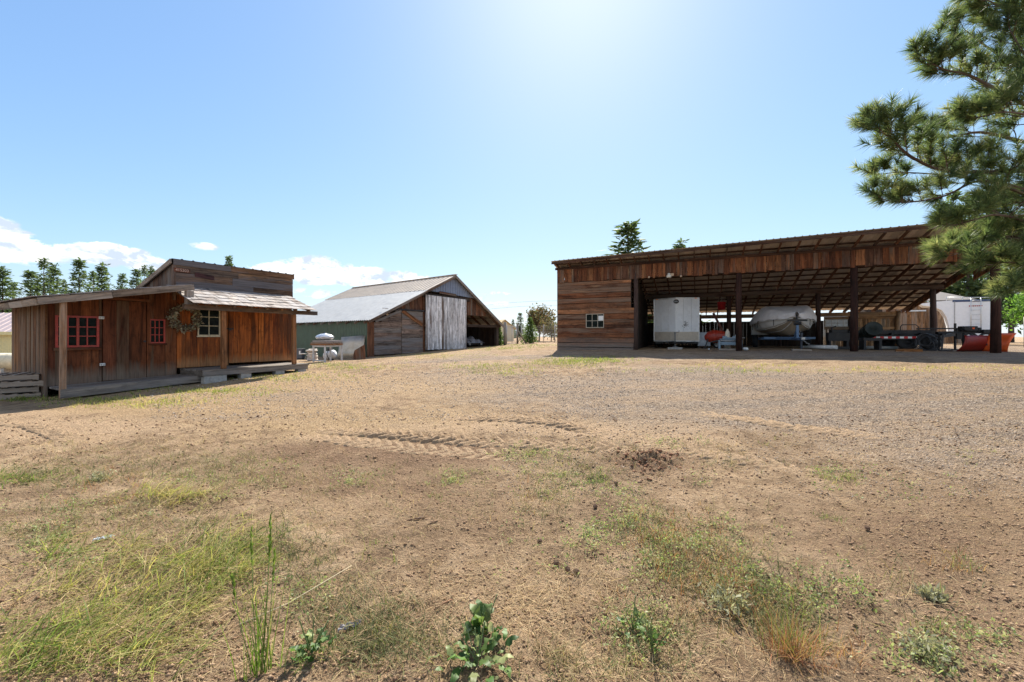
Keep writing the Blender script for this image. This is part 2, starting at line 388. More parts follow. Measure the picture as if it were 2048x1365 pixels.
# ---------------------------------------------------------------- ground
def proj(x, y, z):
    yy = np.maximum(y, .3); return CX + F * x / yy, HY + F * (H - z) / yy
def soft(u, v, cu, cv, ru, rv, p=1.0):
    return np.exp(-(((u - cu) / ru)**2 + ((v - cv) / rv)**2)) * p
def lane(u, v, pts, wd):
    d = np.full(u.shape, 1e9)
    for (ax, ay), (bx, by) in zip(pts, pts[1:]):
        t = np.clip(((u - ax) * (bx - ax) + (v - ay) * (by - ay)) / ((bx - ax)**2 + (by - ay)**2), 0, 1)
        d = np.minimum(d, np.hypot((u - ax - t * (bx - ax)) * .15, v - ay - t * (by - ay)))
    return np.exp(-(d / wd)**2)
def ground_masks(x, y, z):
    """gravel, straw, dark soil, sand weights of the yard, laid on the terrain"""
    u, v = proj(x, y, z); front = (y > .8).astype(float)
    wob = fbm(x * .5, y * .5, 4) * 2.2
    gravel = np.clip(soft(u, v, 1800, 800, 560, 62) * 1.25 + soft(u, v, 1350, 775, 280, 40, .8) + soft(u, v, 2050, 900, 350, 90, .9) + soft(u, v, 860, 745, 170, 28, .6) + soft(u, v, 1000, 720, 160, 18, .5) + soft(u, v, 1900, 705, 700, 13, .9) + soft(u, v, 1230, 800, 160, 30, .5) + soft(u, v, 640, 800, 260, 22, .55) + soft(u, v, 420, 838, 220, 14, .45) + soft(u, v, 1000, 800, 160, 16, .5) + soft(u, v, 800, 850, 150, 12, .4), 0, 1.2)
    straw = np.clip(soft(u, v, 620, 830, 320, 55, .9) + soft(u, v, 800, 780, 300, 50, .7) + soft(u, v, 450, 770, 200, 30, .9) + soft(u, v, 1700, 738, 500, 14, .9) + soft(u, v, 250, 810, 250, 25, .7) + soft(u, v, 1300, 830, 200, 35, .4) + soft(u, v, 900, 705, 200, 10, .6) + soft(u, v, 1900, 752, 300, 10, .7), 0, 1.1)
    dark = np.clip(soft(u, v, 700, 955, 220, 60, .9) + soft(u, v, 820, 905, 260, 22, .8) + soft(u, v, 1750, 1060, 420, 120, .75) + soft(u, v, 1290, 930, 90, 30, 1.2) + soft(u, v, 1900, 1250, 300, 150, .5) + soft(u, v, 950, 1080, 250, 90, .4) + soft(u, v, 1030, 820, 120, 12, .5), 0, 1.2)
    sand = np.clip(soft(u, v, 130, 860, 260, 32, 1.1) + soft(u, v, 1050, 852, 330, 16, .8) + soft(u, v, 1300, 870, 200, 22, .7) + soft(u, v, 1600, 770, 500, 5, .9) + soft(u, v, 1150, 765, 250, 10, .5) + soft(u, v, 760, 850, 120, 14, .6) + soft(u, v, 1700, 915, 330, 20, .5) + lane(u, v, [(1200,733),(1650,751),(2100,767)], 2.6) * 1.1 + lane(u, v, [(1220,772),(1525,787),(1775,802),(2100,818)], 3.6) * 1.1 + lane(u, v, [(1150,800),(1400,835),(1750,868),(2100,905)], 5) * .8 + lane(u, v, [(560,800),(800,775),(1000,745)], 4) * .8 + lane(u, v, [(-50,832),(150,822),(420,800)], 4) * .9, 0, 1.1)
    return [np.clip(m * front * (1 + wob), 0, 1) for m in (gravel, straw, dark, sand)]
def micro(x, y):
    r = np.hypot(x, y)
    near = np.clip(1 - (r - 9) / 10, 0, 1)
    z = fbm(x * .9, y * .9, 3) * .10 * np.clip(1 - (r - 14) / 10, .12, 1) + fbm(x * 4, y * 4, 4) * .06 * near + fbm(x * 13 + 5, y * 13, 3) * .032 * np.clip(1 - (r - 5) / 4, 0, 1)
    return z
def pit(x, y):
    """the dug-up patch of dark soil"""
    c = _PIT; q = ((x - c.x) / .42)**2 + ((y - c.y) / .3)**2
    return np.exp(-q) * (fbm(x * 9, y * 9, 4) * .28 + .03)
_PIT = G1(1295, 925)
def gz(x, y): return hgt(x, y) + micro(x, y) + pit(x, y)
def gz1(x, y): return float(gz(np.array([x]), np.array([y]))[0])
def make_ground():
    a = np.linspace(-6.9, 6.9, 640); xs = .8 * np.sinh(a)
    b1 = np.linspace(-6.8, 6.9, 640); ys = 3.2 + .8 * np.sinh(b1)
    X, Y = np.meshgrid(xs, ys, indexing='ij'); Z = gz(X, Y)
    n, m = X.shape; idx = np.arange(n * m).reshape(n, m)
    q = np.stack([idx[:-1, :-1], idx[1:, :-1], idx[1:, 1:], idx[:-1, 1:]], -1).reshape(-1, 4)
    mk = ground_masks(X.ravel(), Y.ravel(), hgt(X, Y).ravel())
    return mesh_arrays('ground', np.c_[X.ravel(), Y.ravel(), Z.ravel()], None, q, np.stack(mk, 1), GROUND, None, True)
def ground_mat(name='dirt_yard', only_sand=False):
    m, nt, b = mat_new(name); L = nt.links.new
    geo = nt.nodes.new('ShaderNodeNewGeometry'); pos = geo.outputs['Position']
    a = nt.nodes.new('ShaderNodeAttribute'); a.attribute_name = 'col'
    s = nt.nodes.new('ShaderNodeSeparateColor'); L(a.outputs['Color'], s.inputs[0])
    big = noise_tex(nt, pos, .7, 6, .6); mid = noise_tex(nt, pos, 4.5, 6, .68, .4); fine = noise_tex(nt, pos, 30, 6, .72); vf = noise_tex(nt, pos, 95, 5, .8)
    def brk(ch, amt=1.2, lo=.28, hi=.75):
        f = mth(nt, 'ADD', ch, mth(nt, 'MULTIPLY', mth(nt, 'SUBTRACT', mid, .5), amt))
        f = mth(nt, 'ADD', f, mth(nt, 'MULTIPLY', mth(nt, 'SUBTRACT', big, .5), amt))
        f = mth(nt, 'ADD', f, mth(nt, 'MULTIPLY', mth(nt, 'SUBTRACT', fine, .5), amt * .8))
        return ramp(nt, [(lo, 0), (hi, 1)], f).outputs[0]
    c = ramp(nt, [(.3, (.195, .125, .074)), (.5, (.37, .255, .156)), (.7, (.54, .395, .255))], mid).outputs[0]
    c = mix(nt, c, ramp(nt, [(.35, (.68, .66, .64)), (.65, (1.22, 1.22, 1.2))], big).outputs[0], .8, 'MULTIPLY')
    c = mix(nt, c, ramp(nt, [(.4, (.15, .088, .052)), (.65, (.31, .195, .12))], fine).outputs[0], mth(nt, 'MULTIPLY', brk(s.outputs[2]), .85))
    c = mix(nt, c, ramp(nt, [(.35, (.42, .285, .175)), (.65, (.56, .40, .255))], fine).outputs[0], mth(nt, 'MULTIPLY', brk(a.outputs['Alpha'], .5), .9))
    c = mix(nt, c, ramp(nt, [(.32, (.25, .16, .085)), (.5, (.43, .295, .165)), (.68, (.60, .44, .265))], fine).outputs[0], mth(nt, 'MULTIPLY', brk(s.outputs[1]), .85))
    mp = nt.nodes.new('ShaderNodeMapping'); L(pos, mp.inputs['Vector']); mp.inputs['Rotation'].default_value = (0, 0, R(15)); mp.inputs['Scale'].default_value = (.10, 1.5, 1)
    lanes = noise_tex(nt, mp.outputs[0], 1.0, 6, .62, .6)
    vo = nt.nodes.new('ShaderNodeTexVoronoi'); vo.inputs['Scale'].default_value = 42; L(pos, vo.inputs['Vector'])
    vs = nt.nodes.new('ShaderNodeSeparateColor'); L(vo.outputs['Color'], vs.inputs[0])
    gcol = ramp(nt, [(0, (.11, .09, .078)), (.45, (.235, .19, .155)), (.8, (.38, .31, .25)), (1, (.54, .46, .37))], vs.outputs[0]).outputs[0]
    gcol = mix(nt, gcol, (.42, .30, .20), ramp(nt, [(.44, 0), (.58, .8)], mth(nt, 'ADD', mth(nt, 'MULTIPLY', mid, .35), mth(nt, 'MULTIPLY', lanes, .65))).outputs[0])
    c = mix(nt, c, gcol, mth(nt, 'MULTIPLY', brk(s.outputs[0], .8, .3, .75), .8))
    # fine litter: straw flecks and dark crumbs
    fl = noise_tex(nt, mapping(nt, pos, (1, .35, 1)), 60, 3, .8, 2.0)
    c = mix(nt, c, (.58, .44, .27), ramp(nt, [(.58, 0), (.68, .7)], fl).outputs[0])
    c = mix(nt, c, (.06, .045, .035), ramp(nt, [(.56, 0), (.66, .85)], vf).outputs[0])
    c = mix(nt, c, ramp(nt, [(.3, .6), (.5, 1), (.7, 1.4)], vf).outputs[0], .8, 'MULTIPLY')
    L(c, b.inputs['Base Color']); b.inputs['Roughness'].default_value = .95; b.inputs['Specular IOR Level'].default_value = .12
    h = mth(nt, 'ADD', mth(nt, 'MULTIPLY', fine, .55), mth(nt, 'ADD', mth(nt, 'MULTIPLY', vf, .22), mid))
    h = mth(nt, 'SUBTRACT', h, mth(nt, 'MULTIPLY', mth(nt, 'MULTIPLY', vo.outputs['Distance'], s.outputs[0]), .35))
    bump(nt, b, h, 1.0, .13)
    return m
GROUND = ground_mat()
ground = tag(make_ground(), kind='structure')
# ---------------------------------------------------------------- carpentry helpers (all in local wall coordinates)
def jit(a): return (random.random() - .5) * 2 * a
def cuts(a, b, w, must=(), var=.3):
    xs = [a]
    while xs[-1] < b - w * .6: xs.append(xs[-1] + w * (1 + jit(var)))
    xs[-1] = b
    done = set()
    for q in must:
        if a < q < b:
            k = min(range(len(xs)), key=lambda i: abs(xs[i] - q))
            if abs(xs[k] - q) < w * .35 and 0 < k < len(xs) - 1 and xs[k] not in done: xs[k] = q
            else: xs = sorted(xs + [q])
            done.add(q)
    return xs
def vplanks(mb, x0, x1, zb, zt, w=.25, y0=0.0, th=.025, holes=(), gap=.004, rag=.0, var=.3, yj=.006):
    """upright boards; zb, zt are numbers or functions of x"""
    fb = zb if callable(zb) else (lambda x: zb); ft = zt if callable(zt) else (lambda x: zt)
    xs = cuts(x0, x1, w, [h for q in holes for h in q[:2]], var)
    for a, b in zip(xs, xs[1:]):
        col = (random.random(), random.random(), random.random(), 1); yy = y0 + jit(yj); r = jit(rag)
        c = (a + b) / 2; spans = [(None, None)]
        for (ha, hb, ka, kb) in holes:
            if ha - 1e-6 <= a and b <= hb + 1e-6: spans = [(None, ka), (kb, None)]
        a += gap / 2; b -= gap / 2
        for lo, hi in spans:
            za, zb_ = (fb(a) + r, fb(b) + r) if lo is None else (lo, lo)
            ta, tb = (ft(a), ft(b)) if hi is None else (hi, hi)
            if ta - za < .01: continue
            mb.hexa([(a,yy,za),(b,yy,zb_),(b,yy+th,zb_),(a,yy+th,za),(a,yy,ta),(b,yy,tb),(b,yy+th,tb),(a,yy+th,ta)], 2, col)
def hplanks(mb, x0, x1, z0, z1, h=.2, y0=0.0, th=.025, holes=(), gap=.005, var=.25, maxlen=99, tilt=0.0, yj=.006, clip=None):
    """level boards; clip(z) may shorten the run to (xa, xb)"""
    zs = cuts(z0, z1, h, [q for g in holes for q in g[2:4]], var)
    for a, b in zip(zs, zs[1:]):
        yy = y0 + jit(yj); xa, xb = (x0, x1) if clip is None else clip(a, b)
        segs = [(xa, xb)]
        for (ha, hb, ka, kb) in holes:
            if ka - 1e-6 <= a and b <= kb + 1e-6: segs = [(xa, ha), (hb, xb)]
        out = []
        for p, q in segs:
            while q - p > maxlen:
                c = p + maxlen * (.45 + .5 * random.random()); out.append((p, c - .004)); p = c
            out.append((p, q))
        for p, q in out:
            if q - p < .03: continue
            t0, t1 = jit(tilt), jit(tilt)
            mb.hexa([(p,yy,a+gap/2),(q,yy,a+gap/2),(q,yy+th,a+gap/2),(p,yy+th,a+gap/2),(p,yy,b-gap/2+t0),(q,yy,b-gap/2+t1),(q,yy+th,b-gap/2+t1),(p,yy+th,b-gap/2+t0)], 0)
def window(parent, xa, xb, za, zb, y, nx, nz, fmat, pmat, fw=.05, mw=.022, name='window', mull=None, depth=.05):
    """frame with glazing bars, set in the wall; its pane is a sub-part"""
    mb = MB()
    mb.box(xa, xb, y - .025, y + depth, za, za + fw); mb.box(xa, xb, y - .025, y + depth, zb - fw, zb)
    mb.box(xa, xa + fw, y - .022, y + depth, za + fw, zb - fw); mb.box(xb - fw, xb, y - .022, y + depth, za + fw, zb - fw)
    ia, ib, ka, kb = xa + fw, xb - fw, za + fw, zb - fw
    for k in range(1, nx):
        c = ia + (ib - ia) * k / nx; q = mw * (2 if mull == k else 1)
        mb.box(c - q/2, c + q/2, y - (.02 if mull == k else .008), y + .03, ka, kb)
    for k in range(1, nz):
        c = ka + (kb - ka) * k / nz; mb.box(ia, ib, y - .006, y + .028, c - mw/2, c + mw/2)
    o = mb.build(name, fmat, parent)
    g = MB(); g.box(ia - .01, ib + .01, y + .012, y + .018, ka - .01, kb + .01); g.build('pane', pmat, o)
    return o
def shingles(mb, O, A, S, la, ls, course, w0, w1, th=.012, lap=1.7, rag=.015):
    """courses of split shakes: O corner at the eave, A along the eave, S up the slope"""
    O = Vector(O); A = Vector(A).normalized(); S = Vector(S).normalized(); Nn = A.cross(S).normalized()
    if Nn.z < 0: Nn = -Nn
    k = 0; s = 0
    while s < ls - .02:
        a = -random.random() * w0 * .5
        while a < la:
            b = a + w0 + random.random() * (w1 - w0); p, q = max(a, 0) + .003, min(b, la) - .003
            if q - p > .02:
                r = jit(rag); s0 = s + r; s1 = min(s + course * lap, ls + .02); up = th * (1.6 + random.random() * .8); up2 = .004
                f = lambda aa, ss, nn: O + A*aa + S*ss + Nn*nn
                mb.hexa([f(p,s0,up-th),f(q,s0,up-th+jit(.003)),f(q,s1,up2-th),f(p,s1,up2-th),f(p,s0,up),f(q,s0,up+jit(.004)),f(q,s1,up2),f(p,s1,up2)], 1)
            a = b
        s += course; k += 1
def ribbed(mb, O, A, S, la, ls, pitch, amp, kind='sine', th=0):
    """profiled sheet metal: O corner at the eave, A along the eave, S up the slope"""
    O = Vector(O); A = Vector(A).normalized(); S = Vector(S).normalized(); Nn = A.cross(S).normalized()
    if Nn.z < 0: Nn = -Nn
    prof = []; n = int(la / pitch + .5); pt = la / n
    for i in range(n):
        a = i * pt
        if kind == 'sine': prof += [(a, 0), (a + pt*.25, amp), (a + pt*.5, 0), (a + pt*.75, -amp)]
        else: prof += [(a, 0), (a + pt - .07, 0), (a + pt - .05, amp), (a + pt - .02, amp)]
    prof.append((la, 0))
    vs = []; uv = []
    for a, h in prof:
        vs += [O + A*a + Nn*h, O + A*a + S*ls + Nn*h]; uv += [(0, a), (ls, a)]
    fs = [(2*i, 2*i+2, 2*i+3, 2*i+1) for i in range(len(prof)-1)]
    mb.add(vs, fs, [[uv[k] for k in f] for f in fs])
def text(name, body, size, mat, parent, loc, rot, extrude=.003, width=None):
    cu = bpy.data.curves.new(name, 'FONT'); cu.body = body; cu.size = size; cu.extrude = extrude; cu.align_x = 'CENTER'; cu.align_y = 'CENTER'
    t = bpy.data.objects.new(name, cu); me = bpy.data.meshes.new_from_object(t); bpy.data.objects.remove(t)
    me.materials.clear(); o = new_obj(name, me, mat, parent); o.location = loc; o.rotation_euler = rot
    return o

# ---------------------------------------------------------------- materials of the buildings
W_DARK = wood('stained_dark_boards', [(.068,.021,.010),(.136,.042,.016),(.216,.072,.026),(.096,.030,.014),(.160,.050,.022)], (.14,.085,.05), .16, .5, .6, splash=(.42,.72,(.20,.155,.115)))
W_SIDE = wood('weathered_side_boards', [(.108,.043,.014),(.216,.090,.030),(.130,.061,.027),(.274,.130,.049)], (.21,.15,.10), .22, .55, .5, splash=(.1,.8,(.15,.125,.10)))
W_ORANGE = wood('orange_pine_boards', [(.30,.075,.014),(.56,.175,.034),(.22,.055,.013),(.46,.13,.025),(.36,.095,.02)], (.11,.042,.016), .25, .6, .95, rough=.7, splash=(.62,.85,(.40,.20,.085)))
W_GREY = wood('silver_grey_timber', [(.23,.17,.125),(.32,.25,.19),(.19,.15,.115)], (.36,.31,.265), .4, .45, .4)
W_BLUEGREY = wood('grey_black_boards', [(.108,.068,.047),(.245,.122,.054),(.122,.097,.083),(.317,.169,.072)], (.14,.125,.125), .42, .6, .5)
W_POST = wood('brown_grey_post', [(.30,.135,.058),(.40,.19,.085)], (.33,.24,.17), .22, .5, .5)
W_SHAKE = wood('grey_shakes', [(.27,.225,.20),(.36,.315,.285),(.22,.185,.165),(.42,.37,.33)], (.34,.32,.31), .35, .35, .0)
W_DECK = wood('grey_deck_boards', [(.155,.13,.11),(.21,.18,.15)], (.24,.215,.195), .4, .4, .3)
RED = plain('red_paint', (.36,.045,.03), .5, var=.3, scale=14, dirt=(.12,.05,.035), dirt_amt=.6)
CREAM = plain('cream_paint', (.55,.50,.36), .5, dirt=(.3,.22,.12), dirt_amt=.5, scale=12)
def glass_mat(name, tint=(.006,.008,.007), spec=.035):
    m, nt, b = mat_new(name); tc = nt.nodes.new('ShaderNodeTexCoord')
    n = noise_tex(nt, tc.outputs['Object'], 5, 5, .65, 1.5)
    c = ramp(nt, [(.35, tint), (.7, tuple(q*3.2 for q in tint)), (.9, (.05,.06,.05))], n).outputs[0]
    nt.links.new(c, b.inputs['Base Color']); b.inputs['Roughness'].default_value = .08; b.inputs['Specular IOR Level'].default_value = spec
    bump(nt, b, noise_tex(nt, tc.outputs['Object'], 3, 2, .5), .08, .05); return m
GLASS = glass_mat('old_window_glass')
WHITE = plain('white_plastic', (.72,.72,.70), .45, var=.12)
BLACK = plain('black_paint', (.018,.018,.02), .5, var=.4, dirt=(.09,.075,.06), dirt_amt=.5)
STEEL = plain('galvanised_steel', (.42,.43,.44), .38, .85, var=.25, scale=9)
CONC = plain('concrete_block', (.33,.32,.30), .9, var=.3, scale=14, bstr=.4)

# ---------------------------------------------------------------- the wooden cabin on the left: low lean-to and false-fronted shop
A = Frame(-10.54, 9.36, .2, .571, 1.0)
cabin = thing('wooden_cabin', 'rustic brown wooden cabin with false front, lean-to wing and shingled porch', 'cabin', A.o, A.rot)
xL = A.X(353); xR = A.X(584); z0 = 0.0
zdk = .30
wl0 = A.W(93, 769)[1]; wl1 = A.W(353, 749)[1]
roofL = A.W(75, 600, -1.05); roofR = A.W(388, 574, -1.05)          # underside of the lean-to's front edge
sl = (roofR[1] - roofL[1]) / (roofR[0] - roofL[0])
rz = lambda x: roofL[1] + sl * (x - roofL[0])
def rect(fr, u0, v0, u1, v1, q=0):
    a, b = fr.X(u0, q), fr.X(u1, q); um = (u0 + u1) / 2
    return (a, b, fr.W(um, v1, q)[1], fr.W(um, v0, q)[1])
w1 = rect(A, 110, 632, 198, 695); w2 = rect(A, 298, 639, 330, 687); dr = rect(A, 204, 602, 293, 758); w3 = rect(A, 395, 615, 440, 672)
mb = MB(); vplanks(mb, 0, xL, lambda x: wl0 - .05 + (wl1 - wl0) * x / xL, lambda x: rz(x) + .02, .27, 0, .03, [w1, w2, (dr[0], dr[1], -9, dr[3])], var=.35, yj=.008)
mb.build('front_wall', W_DARK, cabin)
d_ = MB(); vplanks(d_, dr[0] + .012, dr[1] - .012, wl0 - .01, dr[3] - .012, .3, -.012, .03, yj=.003)
door = d_.build('door', W_DARK, cabin)
hn = MB(); hn.tube([(dr[1] - .06, -.02, dr[2] + .95), (dr[1] - .06, -.07, dr[2] + .95)], .018, 8); hn.tube([(dr[1] - .06, -.07, dr[2] + .95), (dr[1] - .06, -.085, dr[2] + .95)], .03, 8); hn.build('handle', BLACK, door)
tr = MB()
tr.box(dr[0] - .02, dr[1] + .06, -.035, -.003, dr[3], dr[3] + .07); tr.box(dr[1] + .002, dr[1] + .07, -.035, -.004, wl1 - .02, dr[3] - .002)
tr.build('door_trim', W_DARK, cabin)
wn = window(cabin, *w1, 0, 4, 3, RED, GLASS, .045, .022, mull=2)
s_ = MB(); s_.box(w1[0] - .03, w1[1] + .03, -.06, -.027, w1[2] - .07, w1[2] - .003); s_.build('sill', W_DARK, wn)
wn = window(cabin, *w2, 0, 3, 3, RED, GLASS, .035, .018)
s_ = MB(); s_.box(w2[0] - .03, w2[1] + .03, -.045, -.027, w2[2] - .05, w2[2] - .003); s_.build('sill', W_DARK, wn)
for (u, v) in ((203.5, 636), (205.5, 729.5)):
    x, z = A.W(u, v, -.05); b_ = MB(); b_.box(x - .05, x + .05, -.045, -.014, z - .032, z + .032); o = b_.build('socket_box', WHITE, cabin, bevel=.006)
    q_ = MB(); [q_.box(x + dx - .015, x + dx + .015, -.05, -.0455, z - .018, z + .018) for dx in (-.025, .025)]; q_.build('cover_flap', plain('grey_plastic', (.4,.4,.39), .5), o)
# side wall of the lean-to, running back from the corner
dep = 2.85
sb = MB()
ys = cuts(.03, dep, .2)
for a, b in zip(ys, ys[1:]):
    o_ = jit(.008); zt = rz(0) - .02
    sb.hexa([(o_-.03,a+.003,-.15),(o_,a+.003,-.15),(o_,b-.003,-.15),(o_-.03,b-.003,-.15),(o_-.03,a+.003,zt),(o_,a+.003,zt),(o_,b-.003,zt),(o_-.03,b-.003,zt)], 2)
sb.box(-.045, -.005, -.03, .05, -.1, rz(0) - .02)
sb.build('side_wall', W_SIDE, cabin)
bk = MB(); vplanks(bk, 0, xL, -.1, lambda x: rz(x), .3, dep, .03); vplanks(bk, xL, xR, -.1, 2.6, .3, 3.3, .03); bk.build('rear_wall', W_SIDE, cabin)
# lean-to roof: rafters, barge board, shakes
rf = MB(); up = Vector((1, 0, sl)).normalized(); nrm = Vector((-sl, 0, 1)).normalized()
xe0, xe1 = roofL[0], roofR[0]; yf, yb = -1.05, dep + .25
P0 = lambda x, y, n: Vector((x, y, rz(x))) + nrm * n
rf.hexa([P0(xe0,yf+.04,.02),P0(xe1,yf+.04,.02),P0(xe1,yb,.02),P0(xe0,yb,.02),P0(xe0,yf+.04,.045),P0(xe1,yf+.04,.045),P0(xe1,yb,.045),P0(xe0,yb,.045)], 0)
for k in range(6):
    y = yf + .55 + k * .62
    rf.hexa([P0(xe0+.02,y,-.09),P0(xe1-.05,y,-.09),P0(xe1-.05,y+.05,-.09),P0(xe0+.02,y+.05,-.09),P0(xe0+.02,y,.018),P0(xe1-.05,y,.018),P0(xe1-.05,y+.05,.018),P0(xe0+.02,y+.05,.018)], 0)
roof = rf.build('lean_to_roof', W_SIDE, cabin)
bb = MB()
xm = xe0 + .0
for (a, b, t0, t1, yy) in ((xe0 + .0, xe0 + 1.15, -.10, .045, yf), (xe0 + 1.155, xe1, -.085, .06, yf - .006)):
    bb.hexa([P0(a,yy,t0),P0(b,yy,t0),P0(b,yy+.035,t0),P0(a,yy+.035,t0),P0(a,yy,t1),P0(b,yy,t1),P0(b,yy+.035,t1),P0(a,yy+.035,t1)], 0)
for k in range(4):
    a = yf + .04 + k * (yb - yf - .04) / 4; b = a + (yb - yf - .04) / 4 - .005
    bb.hexa([P0(xe0-.03,a,-.11+jit(.01)),P0(xe0,a,-.11),P0(xe0,b,-.11),P0(xe0-.03,b,-.11+jit(.01)),P0(xe0-.03,a,.03),P0(xe0,a,.03),P0(xe0,b,.03),P0(xe0-.03,b,.03)], 1)
bb.build('barge_board', W_GREY, roof)
sk = MB(); shingles(sk, P0(xe0 - .06, yb, .06), (0, -1, 0), up, yb - yf + .02, (xe1 - xe0) / up.x - .0, .36, .12, .26, .014, 1.5, .03); sk.build('shakes', W_SHAKE, roof)
pt = MB(); px_, pz_ = A.W(127, 797, -1.0); xt, zt_ = A.W(128.5, 604, -1.0)
pt.hexa([(px_-.05,-1.0,pz_),(px_+.05,-1.0,pz_),(px_+.05,-.9,pz_),(px_-.05,-.9,pz_),(px_-.04,-.99,zt_),(px_+.06,-.99,zt_),(px_+.06,-.89,zt_),(px_-.04,-.89,zt_)], 2)
pt.build('lean_to_post', W_POST, cabin, bevel=.008)
hb = MB(); hb.box(-.02, px_ + .2, -.98, -.88, zt_ + .0, zt_ + .11); hb.build('lean_to_beam', W_POST, cabin)
# lean-to deck
dk = MB()
fl = A.W(122, 780, -1.02); fr_ = A.W(396, 751.5, -.95)
n = 6
for k in range(n):
    y0_, y1_ = -1.0 + k / n * .985 + .004, -1.0 + (k + 1) / n * .985 - .004
    dk.hexa([(.02,y0_,fl[1]-.04),(xL+.25,y0_,fr_[1]-.04),(xL+.25,y1_,fr_[1]-.04),(.02,y1_,fl[1]-.04),(.02,y0_,fl[1]),(xL+.25,y0_,fr_[1]),(xL+.25,y1_,fr_[1]),(.02,y1_,fl[1])], 0)
dk.hexa([(px_-.05,-1.03,fl[1]-.19),(xL+.3,-1.03,fr_[1]-.16),(xL+.3,-1.003,fr_[1]-.16),(px_-.05,-1.003,fl[1]-.19),(px_-.05,-1.03,fl[1]+.002),(xL+.3,-1.03,fr_[1]+.002),(xL+.3,-1.003,fr_[1]+.002),(px_-.05,-1.003,fl[1]+.002)], 0)
dk.build('lean_to_deck', W_DECK, cabin)

# ---- shop part
zW = A.W(353, 735)[1]; zFF0 = A.W(480, 583)[1]; zFF1 = (A.W(345, 518)[1] + A.W(583, 550)[1]) / 2
db = rect(A, 457, 612, 583, 726)
mb = MB(); vplanks(mb, xL + .01, xR, zW - .02, zFF0 + .05, .17, 0, .03, [w3, (db[0], db[1], -9, zFF0 - .015)], var=.35); mb.build('shop_front_wall', W_ORANGE, cabin)
d2 = MB(); xm = A.X(516)
vplanks(d2, db[0] + .01, xm - .008, zW + .04, zFF0 - .02, .16, -.03, .03, yj=.004); vplanks(d2, xm + .008, db[1] - .01, zW + .03, zFF0 - .02, .17, -.03, .03, yj=.004)
big = d2.build('double_door', W_ORANGE, cabin); big['label'] = 'wide double door of orange pine boards'
lk = MB(); zl = A.W(455, 658)[1]; xl = A.X(457)
lk.box(xl - .12, xl + .12, -.045, -.032, zl - .02, zl + .02); lk.box(xl - .02, xl + .05, -.075, -.046, zl - .05, zl + .02); lk.build('latch', BLACK, big)
wn = window(cabin, *w3, 0, 2, 3, CREAM, GLASS, .03, .02)
s_ = MB(); s_.box(w3[0] - .03, w3[1] + .03, -.04, -.027, w3[2] - .035, w3[2] - .003); s_.build('sill', CREAM, wn)
ff = MB(); hplanks(ff, xL - .06, xR, zFF0 - .25, zFF1 - .16, .21, -.045, .035, maxlen=2.4, tilt=.012, yj=.01)
ffo = ff.build('false_front', W_BLUEGREY, cabin)
cp = MB(); cp.box(xL - .09, xL + 1.35, -.085, -.047, zFF1 - .165, zFF1 - .01); cp.box(xL + 1.354, xR + .03, -.083, -.047, zFF1 - .165, zFF1 - .005)
cp.box(xL - .10, xL - .04, -.07, .02, zFF0 - .4, zFF1 - .17, 2); cp.build('cap_board', W_BLUEGREY, ffo)
nx0, nz0 = A.W(363.5, 541, -.06); sg = MB(); sg.box(nx0 - .19, nx0 + .2, -.075, -.058, nz0 - .06, nz0 + .05); sgo = sg.build('number_plaque', wood('plaque_wood', [(.15,.055,.03),(.19,.07,.04)], (.2,.12,.08), .3), cabin)
text('number', '415203', .105, plain('faded_cream_letters', (.50,.34,.26), .7), sgo, (nx0 + .005, -.077, nz0 - .005), (R(90), 0, 0), .002)
pq = MB(); q0 = rect(A, 390, 549, 428, 557, -.06); pq.hexa([(q0[0],-.07,q0[2]+.02),(q0[1],-.07,q0[2]-.03),(q0[1],-.055,q0[2]-.03),(q0[0],-.055,q0[2]+.02),(q0[0],-.07,q0[3]+.02),(q0[1],-.07,q0[3]-.02),(q0[1],-.055,q0[3]-.02),(q0[0],-.055,q0[3]+.02)], 0)
pq.build('blank_plaque', wood('purple_brown_board', [(.085,.035,.035),(.10,.042,.038)], (.1,.06,.055), .2), cabin)
# main roof falling to the back, metal, with its upper side wall
zb_ = A.S(291, 571, xL)
ms = (zFF1 - zb_[1]) / max(zb_[0], .5); D = 3.4
mr = MB(); S_ = Vector((0, -1, ms)).normalized(); O_ = Vector((xL - .12, D, zFF1 + .0 - ms * D))
ribbed(mr, O_, (1, 0, 0), S_, xR - xL + .2, D / -S_.y + .03, .28, .022, 'rib')
mro = mr.build('main_roof', plain('dull_brown_metal_roof', (.13,.115,.10), .5, .5, dirt=(.2,.13,.08)), cabin)
f2 = MB(); a0 = Vector((xL - .13, 0, zFF1 - .06)); a1 = Vector((xL - .13, D, zFF1 - .06 - ms * D)); f2.beam(a0, a1, .035, .13); f2.build('barge_board', W_GREY, mro)
us = MB(); ys = cuts(.0, D, .17)
for a, b in zip(ys, ys[1:]):
    za, zb2 = zFF1 - .05 - ms * a, zFF1 - .05 - ms * b
    us.hexa([(xL-.05,a+.002,rz(xL)-.5),(xL-.02,a+.002,rz(xL)-.5),(xL-.02,b-.002,rz(xL)-.5),(xL-.05,b-.002,rz(xL)-.5),(xL-.05,a+.002,za),(xL-.02,a+.002,za),(xL-.02,b-.002,zb2),(xL-.05,b-.002,zb2)], 2)
us.build('upper_side_wall', wood('brown_battens', [(.10,.055,.035),(.16,.095,.065),(.07,.04,.028)], (.18,.15,.125), .3), cabin)
es = MB(); ys = cuts(.0, D, .2)
